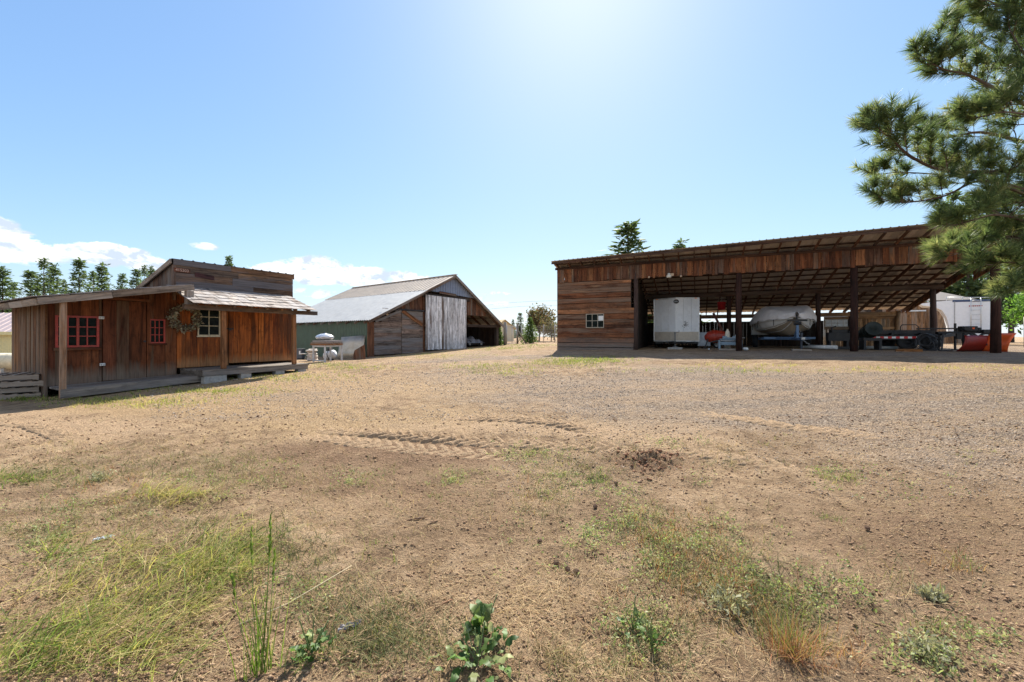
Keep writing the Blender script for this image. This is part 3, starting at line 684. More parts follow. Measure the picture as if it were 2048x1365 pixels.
for a, b in zip(ys, ys[1:]):
    za, zb2 = zFF1 - .05 - ms * a, zFF1 - .05 - ms * b
    es.hexa([(xR-.03,a+.002,.0),(xR,a+.002,.0),(xR,b-.002,.0),(xR-.03,b-.002,.0),(xR-.03,a+.002,za),(xR,a+.002,za),(xR,b-.002,zb2),(xR-.03,b-.002,zb2)], 2)
es.build('far_side_wall', W_SIDE, cabin)
# porch: deck, posts, beam, shake roof
zD = A.W(447, 738, -1.2)[1]
pd = MB(); xd0, xd1 = A.X(405, -1.3), A.X(619, -1.3)
n = 7
for k in range(n):
    pd.box(xd0 + jit(.02), xd1 + jit(.03), -1.3 + k * 1.27 / n + .004, -1.3 + (k + 1) * 1.27 / n - .004, zD - .045, zD + jit(.004), 0)
pd.box(xd0 + .02, xd1 - .05, -1.29, -1.24, zD - .16, zD - .048, 0); pd.box(xd0 + .0, xd0 + .05, -1.235, -.05, zD - .18, zD - .05, 1); pd.box(xd1 - .06, xd1 - .01, -1.235, -.05, zD - .18, zD - .05, 1)
pdo = pd.build('porch_deck', W_DECK, cabin)
for u in (420, 442, 492, 560, 604):
    x = A.X(u, -1.25); c_ = MB(); c_.box(x - .14, x + .14, -1.27, -1.07, zD - .42, zD - .165); c_.build('block', CONC, pdo, bevel=.01)
zbm = A.W(500, 621, -1.2)[1]
for u in (447, 588):
    x = A.X(u, -1.2); p_ = MB(); p_.hexa([(x-.055,-1.26,zD+.003),(x+.055,-1.26,zD+.003),(x+.055,-1.15,zD+.003),(x-.055,-1.15,zD+.003),(x-.06,-1.25,zbm-.06),(x+.05,-1.25,zbm-.06),(x+.05,-1.14,zbm-.06),(x-.06,-1.14,zbm-.06)], 2); p_.build('porch_post', W_POST, cabin, bevel=.01)
bm = MB(); xb0, xb1 = A.X(367, -1.2), A.X(633, -1.2); bm.box(xb0, xb1, -1.26, -1.12, zbm - .055, zbm + .07, 0); bm.build('porch_beam', W_BLUEGREY, cabin)
ze, zt2 = A.W(500, 612, -1.5)[1], A.W(480, 583, -.05)[1]
pr = MB(); xs0, xs1 = A.X(383, -1.5) + .05, A.X(627, -1.5)
S_ = Vector((0, 1.45, zt2 - ze)); ls = S_.length; S_.normalize()
for k in range(8):
    x = xs0 + .1 + k * (xs1 - xs0 - .2) / 7; pr.beam(Vector((x, -1.45, ze - .05)), Vector((x, -.06, zt2 - .07)), .05, .07)
nn = Vector((0, -S_.z, S_.y)); pr.hexa([Vector(q) + nn * h for h in (-.02, -.002) for q in ((xs0,-1.5,ze),(xs1,-1.5,ze),(xs1,-.06,zt2),(xs0,-.06,zt2))], 0)
pro = pr.build('porch_roof', W_BLUEGREY, cabin)
sk = MB(); shingles(sk, (xs0 - .04, -1.56, ze - .03), (1, 0, 0), S_, xs1 - xs0 + .1, ls + .06, .30, .14, .34, .014, 1.6, .022); sk.build('shakes', W_SHAKE, pro)
tp = MB(); xw, zw = A.W(372, 585, -.9); tp.box(xw - .07, xw + .09, -1.12, -.98, zbm + .072, rz(xw) - .1, 2); tp.build('roof_strut', W_GREY, cabin)

# wreath on the shop wall
wx, wz = A.W(371, 636, -.12); wp = A.world(wx, -.12, wz)
wr = thing('wreath', 'round dried brown leaf wreath hanging on the cabin wall beside the window', 'wreath', wp, A.rot)
Rw = .31; tw = MB()
Mw = Matrix.Rotation(R(90), 4, 'X')
tw.torus(Mw, Rw, .05, 28, 6)
tw.build('twig_ring', plain('twigs', (.10,.07,.045), .9, scale=30), wr)
def leaf_cloud(pts, size, nrmjit=1.0, aspect=.5):
    V = []; Fc = []; Cc = []
    for p in pts:
        d = Vector((jit(1), jit(1), jit(1))).normalized(); e = d.cross(Vector((jit(1), jit(1), jit(1)))).normalized(); s = size * (.6 + .8 * random.random()); b = len(V)
        p = Vector(p); m = p + d * s * .5 + e.cross(d) * s * .12
        V += [p, m + e * s * aspect * .5, p + d * s, m - e * s * aspect * .5]; Fc.append((b, b+1, b+2, b+3))
        c = (random.random(), random.random(), random.random(), 1); Cc += [c] * 4
    return np.array(V), np.array(Fc), np.array(Cc)
pts = []
for k in range(620):
    a = random.random() * 6.283; r = .085 * math.sqrt(random.random()); b = random.random() * 6.283
    pts.append(((Rw + r * math.cos(b)) * math.cos(a), r * math.sin(b), (Rw + r * math.cos(b)) * math.sin(a)))
V, Fc, Cc = leaf_cloud(pts, .085)
mesh_arrays('leaves', V, None, Fc, Cc, leafmat('dried_wreath_leaves', [(.26,.21,.14),(.34,.31,.22),(.24,.26,.16),(.42,.38,.28),(.18,.12,.07)], .15), wr)
# ---------------------------------------------------------------- the barn in the middle
B = Frame(-7.57, 22, .45, .610, .792)
barn = thing('barn', 'weathered gabled barn with metal roof and tall peeling white plank door', 'barn', B.o, B.rot)
bx, bz = B.W(905, 553); rx, rzz = B.W(1000, 652); ez = B.W(737, 637)[1]; BL = 11.3
BW = rx - .15; ax = bx; az_ = bz
lz = lambda x: ez + (az_ - ez) * x / ax                       # left rake
rr = lambda x: az_ + (rzz - az_) * (x - ax) / (rx - ax)       # right rake
rake = lambda x: lz(x) if x < ax else rr(x)
W_BARN = wood('brown_barn_boards', [(.136,.056,.029),(.216,.096,.048),(.112,.053,.032),(.272,.132,.068)], (.17,.14,.11), .22, .55, .5)
W_HB = wood('grey_brown_barn_boards', [(.20,.13,.095),(.30,.215,.165),(.16,.115,.09),(.25,.21,.175)], (.22,.205,.195), .45, .6, .4)
W_PEEL = wood('peeling_white_paint_boards', [(.72,.72,.72),(.80,.80,.80),(.60,.60,.60),(.76,.76,.77)], (.13,.09,.065), .26, .2, .3, rough=.75, bstr=.7)
GREEN = plain('green_ribbed_steel', (.075,.115,.08), .5, .1, var=.25, scale=3, dirt=(.06,.055,.05), dirt_amt=.4)
GALV = plain('galvanised_roof', (.40,.41,.41), .55, .1, var=.12, scale=3, dirt=(.42,.38,.33), dirt_amt=.4)
TANROOF = plain('tan_roof_metal', (.40,.345,.285), .6, .0, var=.14, scale=2.5, dirt=(.40,.33,.26), dirt_amt=.5)
BLUEMET = plain('slate_blue_metal', (.20,.235,.31), .5, .15, var=.15, scale=5)
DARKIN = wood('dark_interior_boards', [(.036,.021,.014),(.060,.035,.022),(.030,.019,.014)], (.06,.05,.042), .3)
def sidesheet(mb, x, y0, y1, z0_, z1_, pitch, amp):
    n = int((y1 - y0) / pitch); p = (y1 - y0) / n; prof = []
    for i in range(n): prof += [(y0+i*p, 0), (y0+i*p+p*.55, 0), (y0+i*p+p*.65, -amp), (y0+i*p+p*.9, -amp)]
    prof.append((y1, 0)); vs = []
    for y, h in prof: vs += [(x+h, y, z0_), (x+h, y, z1_)]
    mb.add(vs, [(2*i, 2*i+1, 2*i+3, 2*i+2) for i in range(len(prof)-1)])
mb = MB(); sidesheet(mb, .03, .12, BL, -.3, lz(.0) - .05, .16, .022); mb.build('green_side_wall', GREEN, barn)
mb = MB(); vplanks(mb, .1, BW, -.2, lambda x: rake(x) - .1, .3, BL, .03); mb.build('rear_wall', W_BARN, barn)
# doors
dA = [B.X(748), B.X(803), B.X(845.5)]
zh = B.W(845, 622)[1]; zh0 = B.W(782, 618)[1]
zb0 = B.W(750, 712)[1]; zb1 = B.W(845, 705)[1]
mb = MB(); topl = lambda x: min(zh - .06, lz(x) - .26)
def clipL(xa, xb):
    def f(a, b):
        x = xa
        while topl(x) < b and x < xb: x += .03
        return (x, xb)
    return f
hplanks(mb, dA[0], dA[1] - .02, zb0 + .05, topl(dA[1]), .24, -.02, .035, clip=clipL(dA[0], dA[1] - .02), tilt=.01, yj=.01)
dl = mb.build('sliding_door', W_HB, barn); dl['label'] = 'sliding door of grey weathered boards with sloping top'
tb = MB(); tb.beam((dA[0] + .05, -.05, topl(dA[0]) - .02), (dA[1] - .03, -.05, topl(dA[1])), .03, .13, up=(0, 0, 1)); tb.build('top_rail', W_HB, dl)
mb = MB(); hplanks(mb, dA[1] + .005, dA[2] - .03, zb1 - .02, zh - .06, .27, -.045, .035, tilt=.008, yj=.012)
d2 = mb.build('sliding_door', W_HB, barn); d2['label'] = 'square door of level grey boards with orange brace'
br = MB(); p0 = B.W(805, 622, -.09); p1 = B.W(845, 650, -.09); br.beam((p0[0], -.085, p0[1]), (p1[0], -.085, p1[1]), .03, .2); br.build('brace', wood('orange_brown_brace', [(.26,.11,.045),(.32,.15,.06)], (.2,.12,.08), .2), d2)
mb = MB(); mb.box(dA[0] - .35, dA[0] - .02, -.04, .1, -.15, topl(dA[0]) - .05, 2); mb.box(dA[2] - .02, dA[2] + .1, -.06, .1, zb1 - .1, B.W(846, 585)[1], 2)
mb.box(dA[0] - .36, dA[1] + .1, -.22, -.07, -.25, zb0 - .0, 0); mb.build('door_post', W_BARN, barn)
mb = MB(); vplanks(mb, B.X(765), dA[2] + .0, lambda x: zh + .0, lambda x: max(lz(x) - .06, zh + .02), .22, .0, .03); mb.build('gable_boards', W_BARN, barn)
mb = MB(); mb.box(B.X(792), B.X(857), -.12, -.05, zh - .05, zh + .02, 0); mb.build('door_track', BLACK, barn)
wd = [B.X(847.5), B.X(929)]; wt0, wt1 = B.W(848, 590)[1], B.W(928, 600)[1]; wb = B.W(848, 700.5)[1]; wb1 = B.W(928, 697)[1]
mb = MB(); vplanks(mb, wd[0], wd[1], lambda x: wb + (wb1 - wb) * (x - wd[0]) / (wd[1] - wd[0]), lambda x: wt0 + (wt1 - wt0) * (x - wd[0]) / (wd[1] - wd[0]), .15, -.17, .03, rag=.03, gap=.012, var=.45, yj=.012)
wdo = mb.build('white_door', W_PEEL, barn); wdo['label'] = 'tall barn door of vertical boards with peeling white paint'
gz0, gz1_ = B.W(852, 581)[1], B.W(943, 597)[1]; gx0, gx1 = B.X(847), B.X(946)
zl_ = lambda x: gz0 + (gz1_ - gz0) * (x - gx0) / (gx1 - gx0)
n = 22; prof = []
for i in range(n):
    a = gx0 - .15 + (gx1 - gx0 + .3) * i / n; q = (gx1 - gx0 + .3) / n; prof += [(a, 0), (a + q*.7, 0), (a + q*.78, -.03), (a + q*.92, -.03)]
prof.append((gx1 + .15, 0))
mb = MB(); vs = []
for a, h in prof: vs += [(a, -.1 + h, min(zl_(a), rake(a) - .05)), (a, -.1 + h, rake(a) - .03)]
mb.add(vs, [(2*i, 2*i+2, 2*i+3, 2*i+1) for i in range(len(prof)-1)]); mb.build('gable_panel', BLUEMET, barn)
mb = MB(); mb.box(wd[0] - .1, wd[1] + .45, -.06, .1, wt1 - .1, gz1_ + .02, 0); mb.build('header_beam', DARKIN, barn)
tb = MB(); a = B.W(879, 585, -.15); b_ = B.W(912, 591, -.15); tb.beam((a[0], -.15, a[1]), (b_[0], -.15, b_[1]), .04, .14); tb.build('header_board', W_BARN, barn)
mb = MB(); zr = B.W(940, 631)[1]
vplanks(mb, wd[1] + .02, B.X(972), lambda x: min(zr, rr(x) - .12), lambda x: rr(x) - .1, .2, .0, .03); mb.box(wd[1] + .0, wd[1] + .14, -.05, .1, wb1 - .3, zr, 2); mb.build('right_gable_boards', W_BARN, barn)
# open bay on the right: inner wall, window, post, beam
mb = MB(); hq = 3.4; iw = rect(B, 962, 658, 977, 678, hq)
vplanks(mb, wd[1] + .1, BW, -.1, lambda x: rr(x) - .05, .22, hq, .03, [iw]); mb.build('bay_rear_wall', DARKIN, barn)
window(barn, *iw, hq - .01, 2, 1, CREAM, plain('bright_window_glass', (.55,.6,.58), .2), .06, .03)
mb = MB(); mb.hexa([(wd[1]+.14,.1,0),(wd[1]+.18,.1,0),(wd[1]+.18,hq,0),(wd[1]+.14,hq,0),(wd[1]+.14,.1,3.5),(wd[1]+.18,.1,3.5),(wd[1]+.18,hq,3.5),(wd[1]+.14,hq,3.5)], 2); mb.build('bay_side_wall', DARKIN, barn)
mb = MB(); mb.box(BW - .28, BW - .02, -.02, .2, .0, rr(BW) - .02, 2); mb.build('corner_post', DARKIN, barn)
mb = MB(); ys = cuts(.2, BL, .25)
for a, b in zip(ys, ys[1:]): mb.box(BW - .05, BW - .02, a + .003, b - .003, .2, rr(BW) - .03, 2)
mb.build('far_side_wall', DARKIN, barn)
mb = MB(); zb = rr(BW) - .12; mb.box(wd[1] + .2, BW + .1, -.1, .06, zb - .12, zb + .06, 0); mb.build('bay_beam', DARKIN, barn)
# roofs
ov = .35
Sl = Vector((ax + .12, 0, (az_ - ez) * (ax + .12) / ax)); lsl = Sl.length; Sl.normalize()
mb = MB(); ribbed(mb, (-.25, -ov, ez - .25 * (az_ - ez) / ax + .02), (0, 1, 0), Sl, BL + ov + .3, lsl * .64 + .15, .20, .03); ro = mb.build('lower_roof', GALV, barn, True)
mb = MB(); O2 = Vector((-.25, -ov, ez - .25 * (az_ - ez) / ax + .05)) + Sl * (lsl * .62 + .1); ribbed(mb, O2, (0, 1, 0), Sl, BL + ov + .3, (Vector((ax, 0, az_ + .05)) - Vector((O2.x, 0, O2.z))).length, .42, .03, 'rib'); mb.build('upper_roof', TANROOF, barn)
Sr = Vector((ax - rx - .12, 0, (az_ - rzz) * (rx - ax + .12) / (rx - ax))); lsr = Sr.length; Sr.normalize()
mb = MB(); ribbed(mb, Vector((ax, -ov, az_ + .05)) - Sr * lsr, (0, 1, 0), Sr, BL + ov + .3, lsr, .42, .03, 'rib'); mb.build('right_roof', TANROOF, barn)
mb = MB(); mb.beam((ax, -ov - .02, az_ + .085), (ax, BL + .3, az_ + .085), .2, .03); mb.build('ridge_cap', TANROOF, barn)
mb = MB(); zo = -.0
mb.beam((-.28, -ov + .02, lz(-.28) - .06), (ax, -ov + .02, az_ - .05), .04, .14); mb.beam((rx + .1, -ov + .02, rr(rx + .1) - .06), (ax, -ov + .02, az_ - .05), .04, .14)
for k in range(13): y = .1 + k * .9; mb.beam((-.3, y, lz(-.3) - .1), (.5, y, lz(.5) - .1), .05, .12)
mb.build('rake_board', wood('rake_board_wood', [(.16,.10,.07),(.20,.13,.09)], (.25,.22,.19), .4), barn)
mb = MB(); x0_, x1_ = wd[1] + .2, rx + .05
for k in range(5): y = .0 + k * .85; mb.beam((x1_, y, rr(x1_) - .09), (x0_ - .1, y, rr(x0_ - .1) - .09), .06, .14)
for k in range(5): x = x0_ + .2 + k * .62; mb.beam((x, -ov + .04, rr(x) - .015), (x, hq, rr(x) - .015), .09, .035)
mb.build('bay_rafters', W_BARN, barn)
cz = B.W(690, 600)[1]

# ---------------------------------------------------------------- the open pole shed on the right
C = Frame(2.26, 20.5, .9, .912, -.410)
shed = thing('pole_shed', 'long open-fronted pole shed of brown boards under a sloping metal roof', 'shed', C.o, C.rot)
CLn = C.X(1995) + .45
fz0 = (C.W(1115, 565)[1] + C.W(1600, 541)[1]) / 2; fz1 = (C.W(1115, 540)[1] + C.W(1750, 493)[1]) / 2
sr = .2425; ur = lambda y: fz1 + .02 - sr * y
oh = lambda x: .5 + .75 * x / CLn
BD = 8.0
W_ROOM = wood('red_brown_siding', [(.143,.051,.023),(.258,.099,.042),(.109,.042,.022),(.326,.143,.065)], (.20,.13,.09), .24, .55, .5, pale=(.34,.21,.11), splash=(.15,.7,(.19,.165,.145)))
W_FASC = wood('fascia_boards', [(.095,.035,.018),(.231,.082,.033),(.340,.150,.065),(.163,.056,.024),(.116,.061,.039)], (.15,.11,.085), .14, .6, .6, pale=(.38,.24,.125))
W_BEAM = wood('dark_brown_timber', [(.078,.037,.022),(.120,.060,.035)], (.11,.085,.07), .25, .5, .4)
W_POLE = wood('dark_round_pole', [(.042,.017,.012),(.064,.028,.019)], (.09,.06,.05), .3, .5, .3)
W_INLIT = wood('lit_tone_inner_boards', [(.36,.20,.095),(.46,.28,.14),(.28,.155,.075)], (.24,.19,.14), .3, .45, .6)  # paler boards: the light falling on them is put into the colour
ROOFMET = plain('aged_roof_sheet', (.56,.49,.42), .6, .1, var=.2, scale=2, dirt=(.20,.13,.09), dirt_amt=.6)
rx0, rx1 = C.X(1115), C.X(1267)
wq = rect(C, 1172, 628, 1208, 656)
mb = MB()
def raggedR(a, b):
    z = (a + b) / 2; return (rx0, rx1 + (-.12 if z > fz0 - 1.25 else .04) + jit(.02))
hplanks(mb, rx0, rx1, -.05, fz0 - .01, .235, 0, .03, [wq], clip=raggedR, tilt=.022, yj=.014, gap=.015)
rw = mb.build('room_front_wall', W_ROOM, shed)
wn = window(shed, *wq, 0, 3, 2, plain('weathered_white_frame', (.42,.37,.29), .7, dirt=(.2,.15,.1)), GLASS, .03, .022)
s_ = MB(); s_.box(wq[0] + (wq[1] - wq[0]) * .69, wq[1] - .035, .006, .0115, wq[2] + (wq[3] - wq[2]) * .5, wq[3] - .1); s_.build('paper_sheet', WHITE, wn)
mb = MB(); ys = cuts(.04, 5.5, .24)
for a, b in zip(ys, ys[1:]):
    zt = min(fz0, ur((a + b) / 2) - .2) - (.75 if a < 1.2 else 0); mb.box(rx1 + .02 + jit(.01), rx1 + .05, a + .004, b - .004, -.05, zt, 2)
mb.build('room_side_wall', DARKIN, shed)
mr_ = MB(); vplanks(mr_, .05, rx1, -.05, lambda x: ur(5.5) - .1, .3, 5.5, .03, gap=0); mb = MB(); mb.box(.02, wq[0] - .05, .05, .07, -.05, fz0 + .1); mb.box(wq[1] + .05, rx1 - .1, .05, .07, -.05, fz0 + .1); mb.box(wq[0] - .045, wq[1] + .045, .05, .07, -.05, wq[2] - .03); mb.box(wq[0] - .045, wq[1] + .045, .05, .07, wq[3] + .03, fz0 + .1); mb.build('added_dark_backing', DARKIN, shed); mb = mr_; mb.build('room_rear_wall', DARKIN, shed)  # dark backing added behind the front boards so no light shows through gaps
mb = MB()
ys = cuts(.04, BD, .24)
for a, b in zip(ys, ys[1:]): mb.box(-.03, .0, a + .003, b - .003, -.1, ur((a + b) / 2) - .2, 2)
mb.build('left_end_wall', W_ROOM, shed)
mb = MB(); vplanks(mb, 0, CLn, lambda x: fz0 + jit(.02), fz1, .19, -.035, .03, rag=.035, var=.6, gap=.009, yj=.015); mb.build('fascia', W_FASC, shed)
mb = MB(); mb.box(-.1, CLn + .05, -.07, -.036, fz1 - .06, fz1 + .05, 0); mb.box(-.02, CLn, .0, .12, fz1 - .22, fz1 - .04, 0); mb.box(.05, CLn, .0, .06, fz0 + .02, fz0 + .12, 0); mb.build('eave_beam', W_BEAM, shed)
# roof: rafters, purlins, sheets
mb = MB(); n = int(CLn / .61)
for k in range(n + 1):
    x = .05 + (CLn - .1) * k / n; o = oh(x)
    mb.hexa([(x-.022,-o+.03,ur(-o+.03)+.01),(x+.022,-o+.03,ur(-o+.03)+.01),(x+.022,BD+.4,ur(BD+.4)-.12),(x-.022,BD+.4,ur(BD+.4)-.12),(x-.022,-o+.03,ur(-o+.03)+.11),(x+.022,-o+.03,ur(-o+.03)+.11),(x+.022,BD+.4,ur(BD+.4)+.05),(x-.022,BD+.4,ur(BD+.4)+.05)], 1)
mb.build('rafters', wood('brown_rafters', [(.150,.068,.038),(.210,.101,.056)], (.14,.10,.08), .2), shed)
mb = MB()
for k in range(14):
    y = -.2 + k * .62; mb.hexa([(-.1,y,ur(y)+.055+.055),(CLn+.1,y,ur(y)+.11),(CLn+.1,y+.09,ur(y+.09)+.11),(-.1,y+.09,ur(y+.09)+.11),(-.1,y,ur(y)+.145),(CLn+.1,y,ur(y)+.145),(CLn+.1,y+.09,ur(y+.09)+.145),(-.1,y+.09,ur(y+.09)+.145)], 0)
mb.hexa([(-.15,-oh(0)-.0,ur(-.5)+.03),(CLn+.15,-oh(CLn),ur(-1.25)+.03),(CLn+.15,-oh(CLn)+.035,ur(-1.25)+.03),(-.15,-oh(0)+.035,ur(-.5)+.03),(-.15,-oh(0),ur(-.5)+.125),(CLn+.15,-oh(CLn),ur(-1.25)+.125),(CLn+.15,-oh(CLn)+.035,ur(-1.25)+.125),(-.15,-oh(0)+.035,ur(-.5)+.125)], 0)
mb.build('purlins', W_BEAM, shed)
# sheets in two runs with a thin slot of daylight between them (as between lapped sheets)
def roofrun(f0, f1, lift):
    m_ = MB(); prof = []; p = .23; k = int((CLn + .3) / p)
    for i in range(k): prof += [(-.15 + i*p, 0), (-.15 + i*p + p - .06, 0), (-.15 + i*p + p - .045, .022), (-.15 + i*p + p - .02, .022)]
    prof.append((-.15 + k*p, 0)); vs = []; uv = []
    for a, h in prof:
        ya, yb_ = f0(a), f1(a); vs += [(a, ya, ur(ya) + .15 + lift + h), (a, yb_, ur(yb_) + .15 + lift + h)]; uv += [(ya, a), (yb_, a)]
    fs = [(2*i, 2*i+2, 2*i+3, 2*i+1) for i in range(len(prof)-1)]; m_.add(vs, fs, [[uv[q] for q in f] for f in fs]); return m_
roofrun(lambda a: -oh(max(a, 0)) - .06, lambda a: 4.28, .012).build('front_roof_sheets', ROOFMET, shed)
roofrun(lambda a: 4.31, lambda a: BD + .55, .002).build('rear_roof_sheets', ROOFMET, shed)
# posts
def pole(x, y, zt, r=.105, mat=W_POLE):
    m_ = MB(); g = hz(*(C.world(x, y)[:2])) - .9 - .1; m_.tube([(x, y, g), (x + jit(.02), y, (g + zt) / 2), (x + jit(.02), y, zt)], [r*1.08, r, r*.95], 12); return m_.build('post', mat, shed, True)
fp = [C.X(1271), C.X(1478.5), C.X(1710), C.X(1995)]
for i, x in enumerate(fp): pole(x, .1 if i else .06, fz0 + .25, (.10, .115, .12, .125)[i])
for x in [C.X(1457, 4.2), C.X(1636, 4.2), C.X(1866, 4.2)]: pole(x, 4.2, ur(4.2) - .12, .105)
for x in [C.X(1400, BD), C.X(1560, BD), C.X(1700, BD)]: pole(x, BD, ur(BD) - .1, .09)
pole(C.X(1794, BD), BD - .1, ur(BD) - .1, .1, W_INLIT)
zm = C.W(1636, 583, 4.1)[1]
mb = MB(); mb.box(C.X(1290, 4.1), C.X(1874, 4.1) + .2, 4.02, 4.1, zm - .1, zm + .1, 0); mb.build('middle_beam', W_BEAM, shed)
mb = MB(); xb = C.X(1794, BD); mb.box(C.X(1290, BD), xb + .1, BD - .12, BD - .04, ur(BD) - .36, ur(BD) - .14, 0); mb.build('rear_beam', W_INLIT, shed)
# rear wall of spaced boards, low enough to leave a strip of daylight under the roof
zt = C.W(1700, 641, BD)[1]; rwq = rect(C, 1650, 639.5, 1712, 654, BD)
mb = MB(); vplanks(mb, 0, C.X(1660, BD) - .285, 0, zt + .0, .2, BD, .03, gap=.003, rag=.06, yj=.01); mb.build('dark_rear_wall', DARKIN, shed)  # dark stretch of the same wall, its shade put into the board colour
mb = MB(); xa_, xc_ = C.X(1660, BD) - .28, xb
vplanks(mb, xa_, xc_, 0, rwq[3] + .02, .19, BD, .03, [rwq], gap=.01, rag=.0, yj=.01)
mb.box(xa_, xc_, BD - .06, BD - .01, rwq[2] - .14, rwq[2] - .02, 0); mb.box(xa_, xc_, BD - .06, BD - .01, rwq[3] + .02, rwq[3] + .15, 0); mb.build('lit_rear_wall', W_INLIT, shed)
window(shed, *rwq, BD - .01, 5, 2, plain('white_frame_paint', (.62,.60,.55), .5), plain('milky_panes', (.75,.78,.78), .3), .04, .03)
# hanging boards of the right end
mb = MB(); ys = cuts(-.9, BD, .24)
for a, b in zip(ys, ys[1:]):
    za, zb2 = ur(a) + .0, ur(b) + .0; hgt_ = .62 if a < 2.2 else .24
    mb.hexa([(CLn-.03,a+.003,za-hgt_),(CLn,a+.003,za-hgt_),(CLn,b-.003,zb2-hgt_),(CLn-.03,b-.003,zb2-hgt_),(CLn-.03,a+.003,za+.1),(CLn,a+.003,za+.1),(CLn,b-.003,zb2+.1),(CLn-.03,b-.003,zb2+.1)], 2)
mb.build('end_fascia', W_FASC, shed)
# yard lamp under the fascia
lx, lzv = C.W(1338, 552, -.12); mb = MB(); M = Matrix.Translation((lx, -.14, lzv - .09))
mb.lathe([(.0, 0), (.085, 0), (.10, .03), (.10, .10), (.06, .13), (.055, .2), (0, .2)], 14, M); lo = mb.build('lamp', plain('frosted_lamp_glass', (.62,.60,.52), .3), shed, True)
mb = MB(); mb.box(lx + .02, lx + .2, -.15, -.06, lzv - .02, lzv + .1); mb.build('lamp_bracket', plain('tan_plastic', (.45,.33,.22), .6), lo, bevel=.01)
for u, v in ((1298, 555), (1362, 553)):
    x, z = C.W(u, v, -.06); mb = MB(); mb.tube([(x, -.05, z), (x, -.10, z)], [.05, .04], 10); mb.build('insulator', plain('cream_ceramic', (.55,.42,.30), .5), shed, True)
# ---------------------------------------------------------------- vehicles and gear under the shed
RUB = plain('tyre_rubber', (.022,.022,.023), .85, var=.3, dirt=(.11,.09,.07), dirt_amt=.5, scale=10)
RIM = plain('pale_wheel_rim', (.45,.45,.44), .45, .4, scale=12)
TRW = plain('white_trailer_skin', (.70,.72,.74), .28, .0, var=.06, scale=2, spec=.5, dirt=(.50,.46,.40), dirt_amt=.5)
TAN = plain('dusty_gravel_guard', (.52,.45,.36), .5, .2, var=.12, scale=8, dirt=(.34,.28,.22), dirt_amt=.6)
ORANGE = plain('amber_lens', (.80,.26,.04), .3, var=.1)
def wheel(parent, M, r=.33, w=.2, name='wheel', rim=None):
    m_ = MB(); m_.lathe([(r*.62, -w/2), (r*.92, -w/2), (r, -w*.33), (r, w*.33), (r*.92, w/2), (r*.62, w/2), (r*.60, w*.2), (r*.60, -w*.2)], 22, M); o = m_.build(name, RUB, parent, True)
    m_ = MB(); m_.lathe([(0, -w*.2), (r*.6, -w*.25), (r*.63, w*.3), (r*.5, w*.18), (r*.2, w*.22), (r*.18, w*.36), (0, w*.36)], 18, M); m_.build('rim', rim or RIM, o, True); return o
def rotz(a): return Matrix.Rotation(a, 4, 'Z')
X90 = Matrix.Rotation(R(90), 4, 'Y')
def cthing(name, label, cat, x, y, group=None, rz=0.0, lift=0.0):
    p = C.world(x, y); p.z = hz(p.x, p.y) + lift
    return thing(name, label, cat, p, C.rot + rz, group)
# cargo trailer with a wedge nose
ty = 2.3; x0_, x1_ = C.X(1308.5, ty), C.X(1398, ty); tw = x1_ - x0_
tr = cthing('cargo_trailer', 'white enclosed cargo trailer with wedge nose parked in the shed', 'trailer', x0_, ty)
gz_ = tr.location.z
def trz(v): return C.W(1353, v, ty - .4)[1] + .9 - gz_
zb_, zt_ = trz(683), trz(596); nose = .42; TL = 4.6
mb = MB(); mb.prism([(0,0,zb_),(tw/2,-nose,zb_),(tw,0,zb_),(tw,TL,zb_),(0,TL,zb_)], (0, 0, zt_ - zb_)); body = mb.build('body', TRW, tr, bevel=.02)
zg = trz(664)
mb = MB()
for sg in (-1, 1):
    for f_ in (.33, .67):
        x = tw/2 + sg * tw/2 * f_; y = -nose * (1 - f_) - .004; mb.box(x - .008, x + .008, y - .004, y + .002, zg + .03, zt_ - .07, 2)
mb.build('panel_seam', plain('seam_grey', (.52,.53,.54), .4), tr)['kind'] = 'stuff'
mb = MB(); t_ = .006
for (a, b) in (((.015, 0), (tw/2 - .003, -nose)), ((tw/2 + .003, -nose), (tw - .015, 0))):
    a = Vector((*a, 0)); b = Vector((*b, 0)); nn = (b - a).cross(Vector((0, 0, 1))).normalized()
    a += nn * .003; b += nn * .003
    mb.prism([a + Vector((0,0,zb_+.03)), b + Vector((0,0,zb_+.03)), b + Vector((0,0,zg)), a + Vector((0,0,zg))], nn * t_)
mb.build('gravel_guard', TAN, tr)
mb = MB(); z_ = zt_
for (a, b) in (((-.012, -.005), (tw/2, -nose - .015)), ((tw/2, -nose - .015), (tw + .012, -.005))):
    mb.beam((*a, z_ - .02), (*b, z_ - .02), .02, .06); mb.beam((*a, zb_ + .0), (*b, zb_ + .0), .025, .05)
mb.beam((-.006, 0, zb_), (-.006, 0, zt_), .02, .03, up=(1, 0, 0)); mb.beam((tw + .006, 0, zb_), (tw + .006, 0, zt_), .02, .03, up=(1, 0, 0))
mb.build('edge_trim', plain('brushed_trim', (.58,.58,.57), .35, .5), tr)
for fx, dx in ((.07, 1), (.93, -1)):
    xx = tw * fx; yy = -nose * (1 - abs(fx - .5) * 2) - .03; mb = MB(); mb.box(xx - .05, xx + .05, yy - .02, yy + .015, zt_ - .045, zt_ - .01); mb.build('marker_light', ORANGE, tr, bevel=.004)
zb2 = trz(603.5); mb = MB(); nn = Vector((-nose, -tw/2, 0)).normalized()
M = Matrix.Translation((tw/2 + .02, -nose - .012, zb2)) @ Matrix.Rotation(R(90), 4, 'X') @ Matrix.Diagonal((1, .82, 1, 1))
mb.lathe([(0, -.01), (.125, -.01), (.125, .01), (0, .012)], 24, M); bo = mb.build('badge', BLACK, tr)
mb = MB(); xx = tw/2 - .06
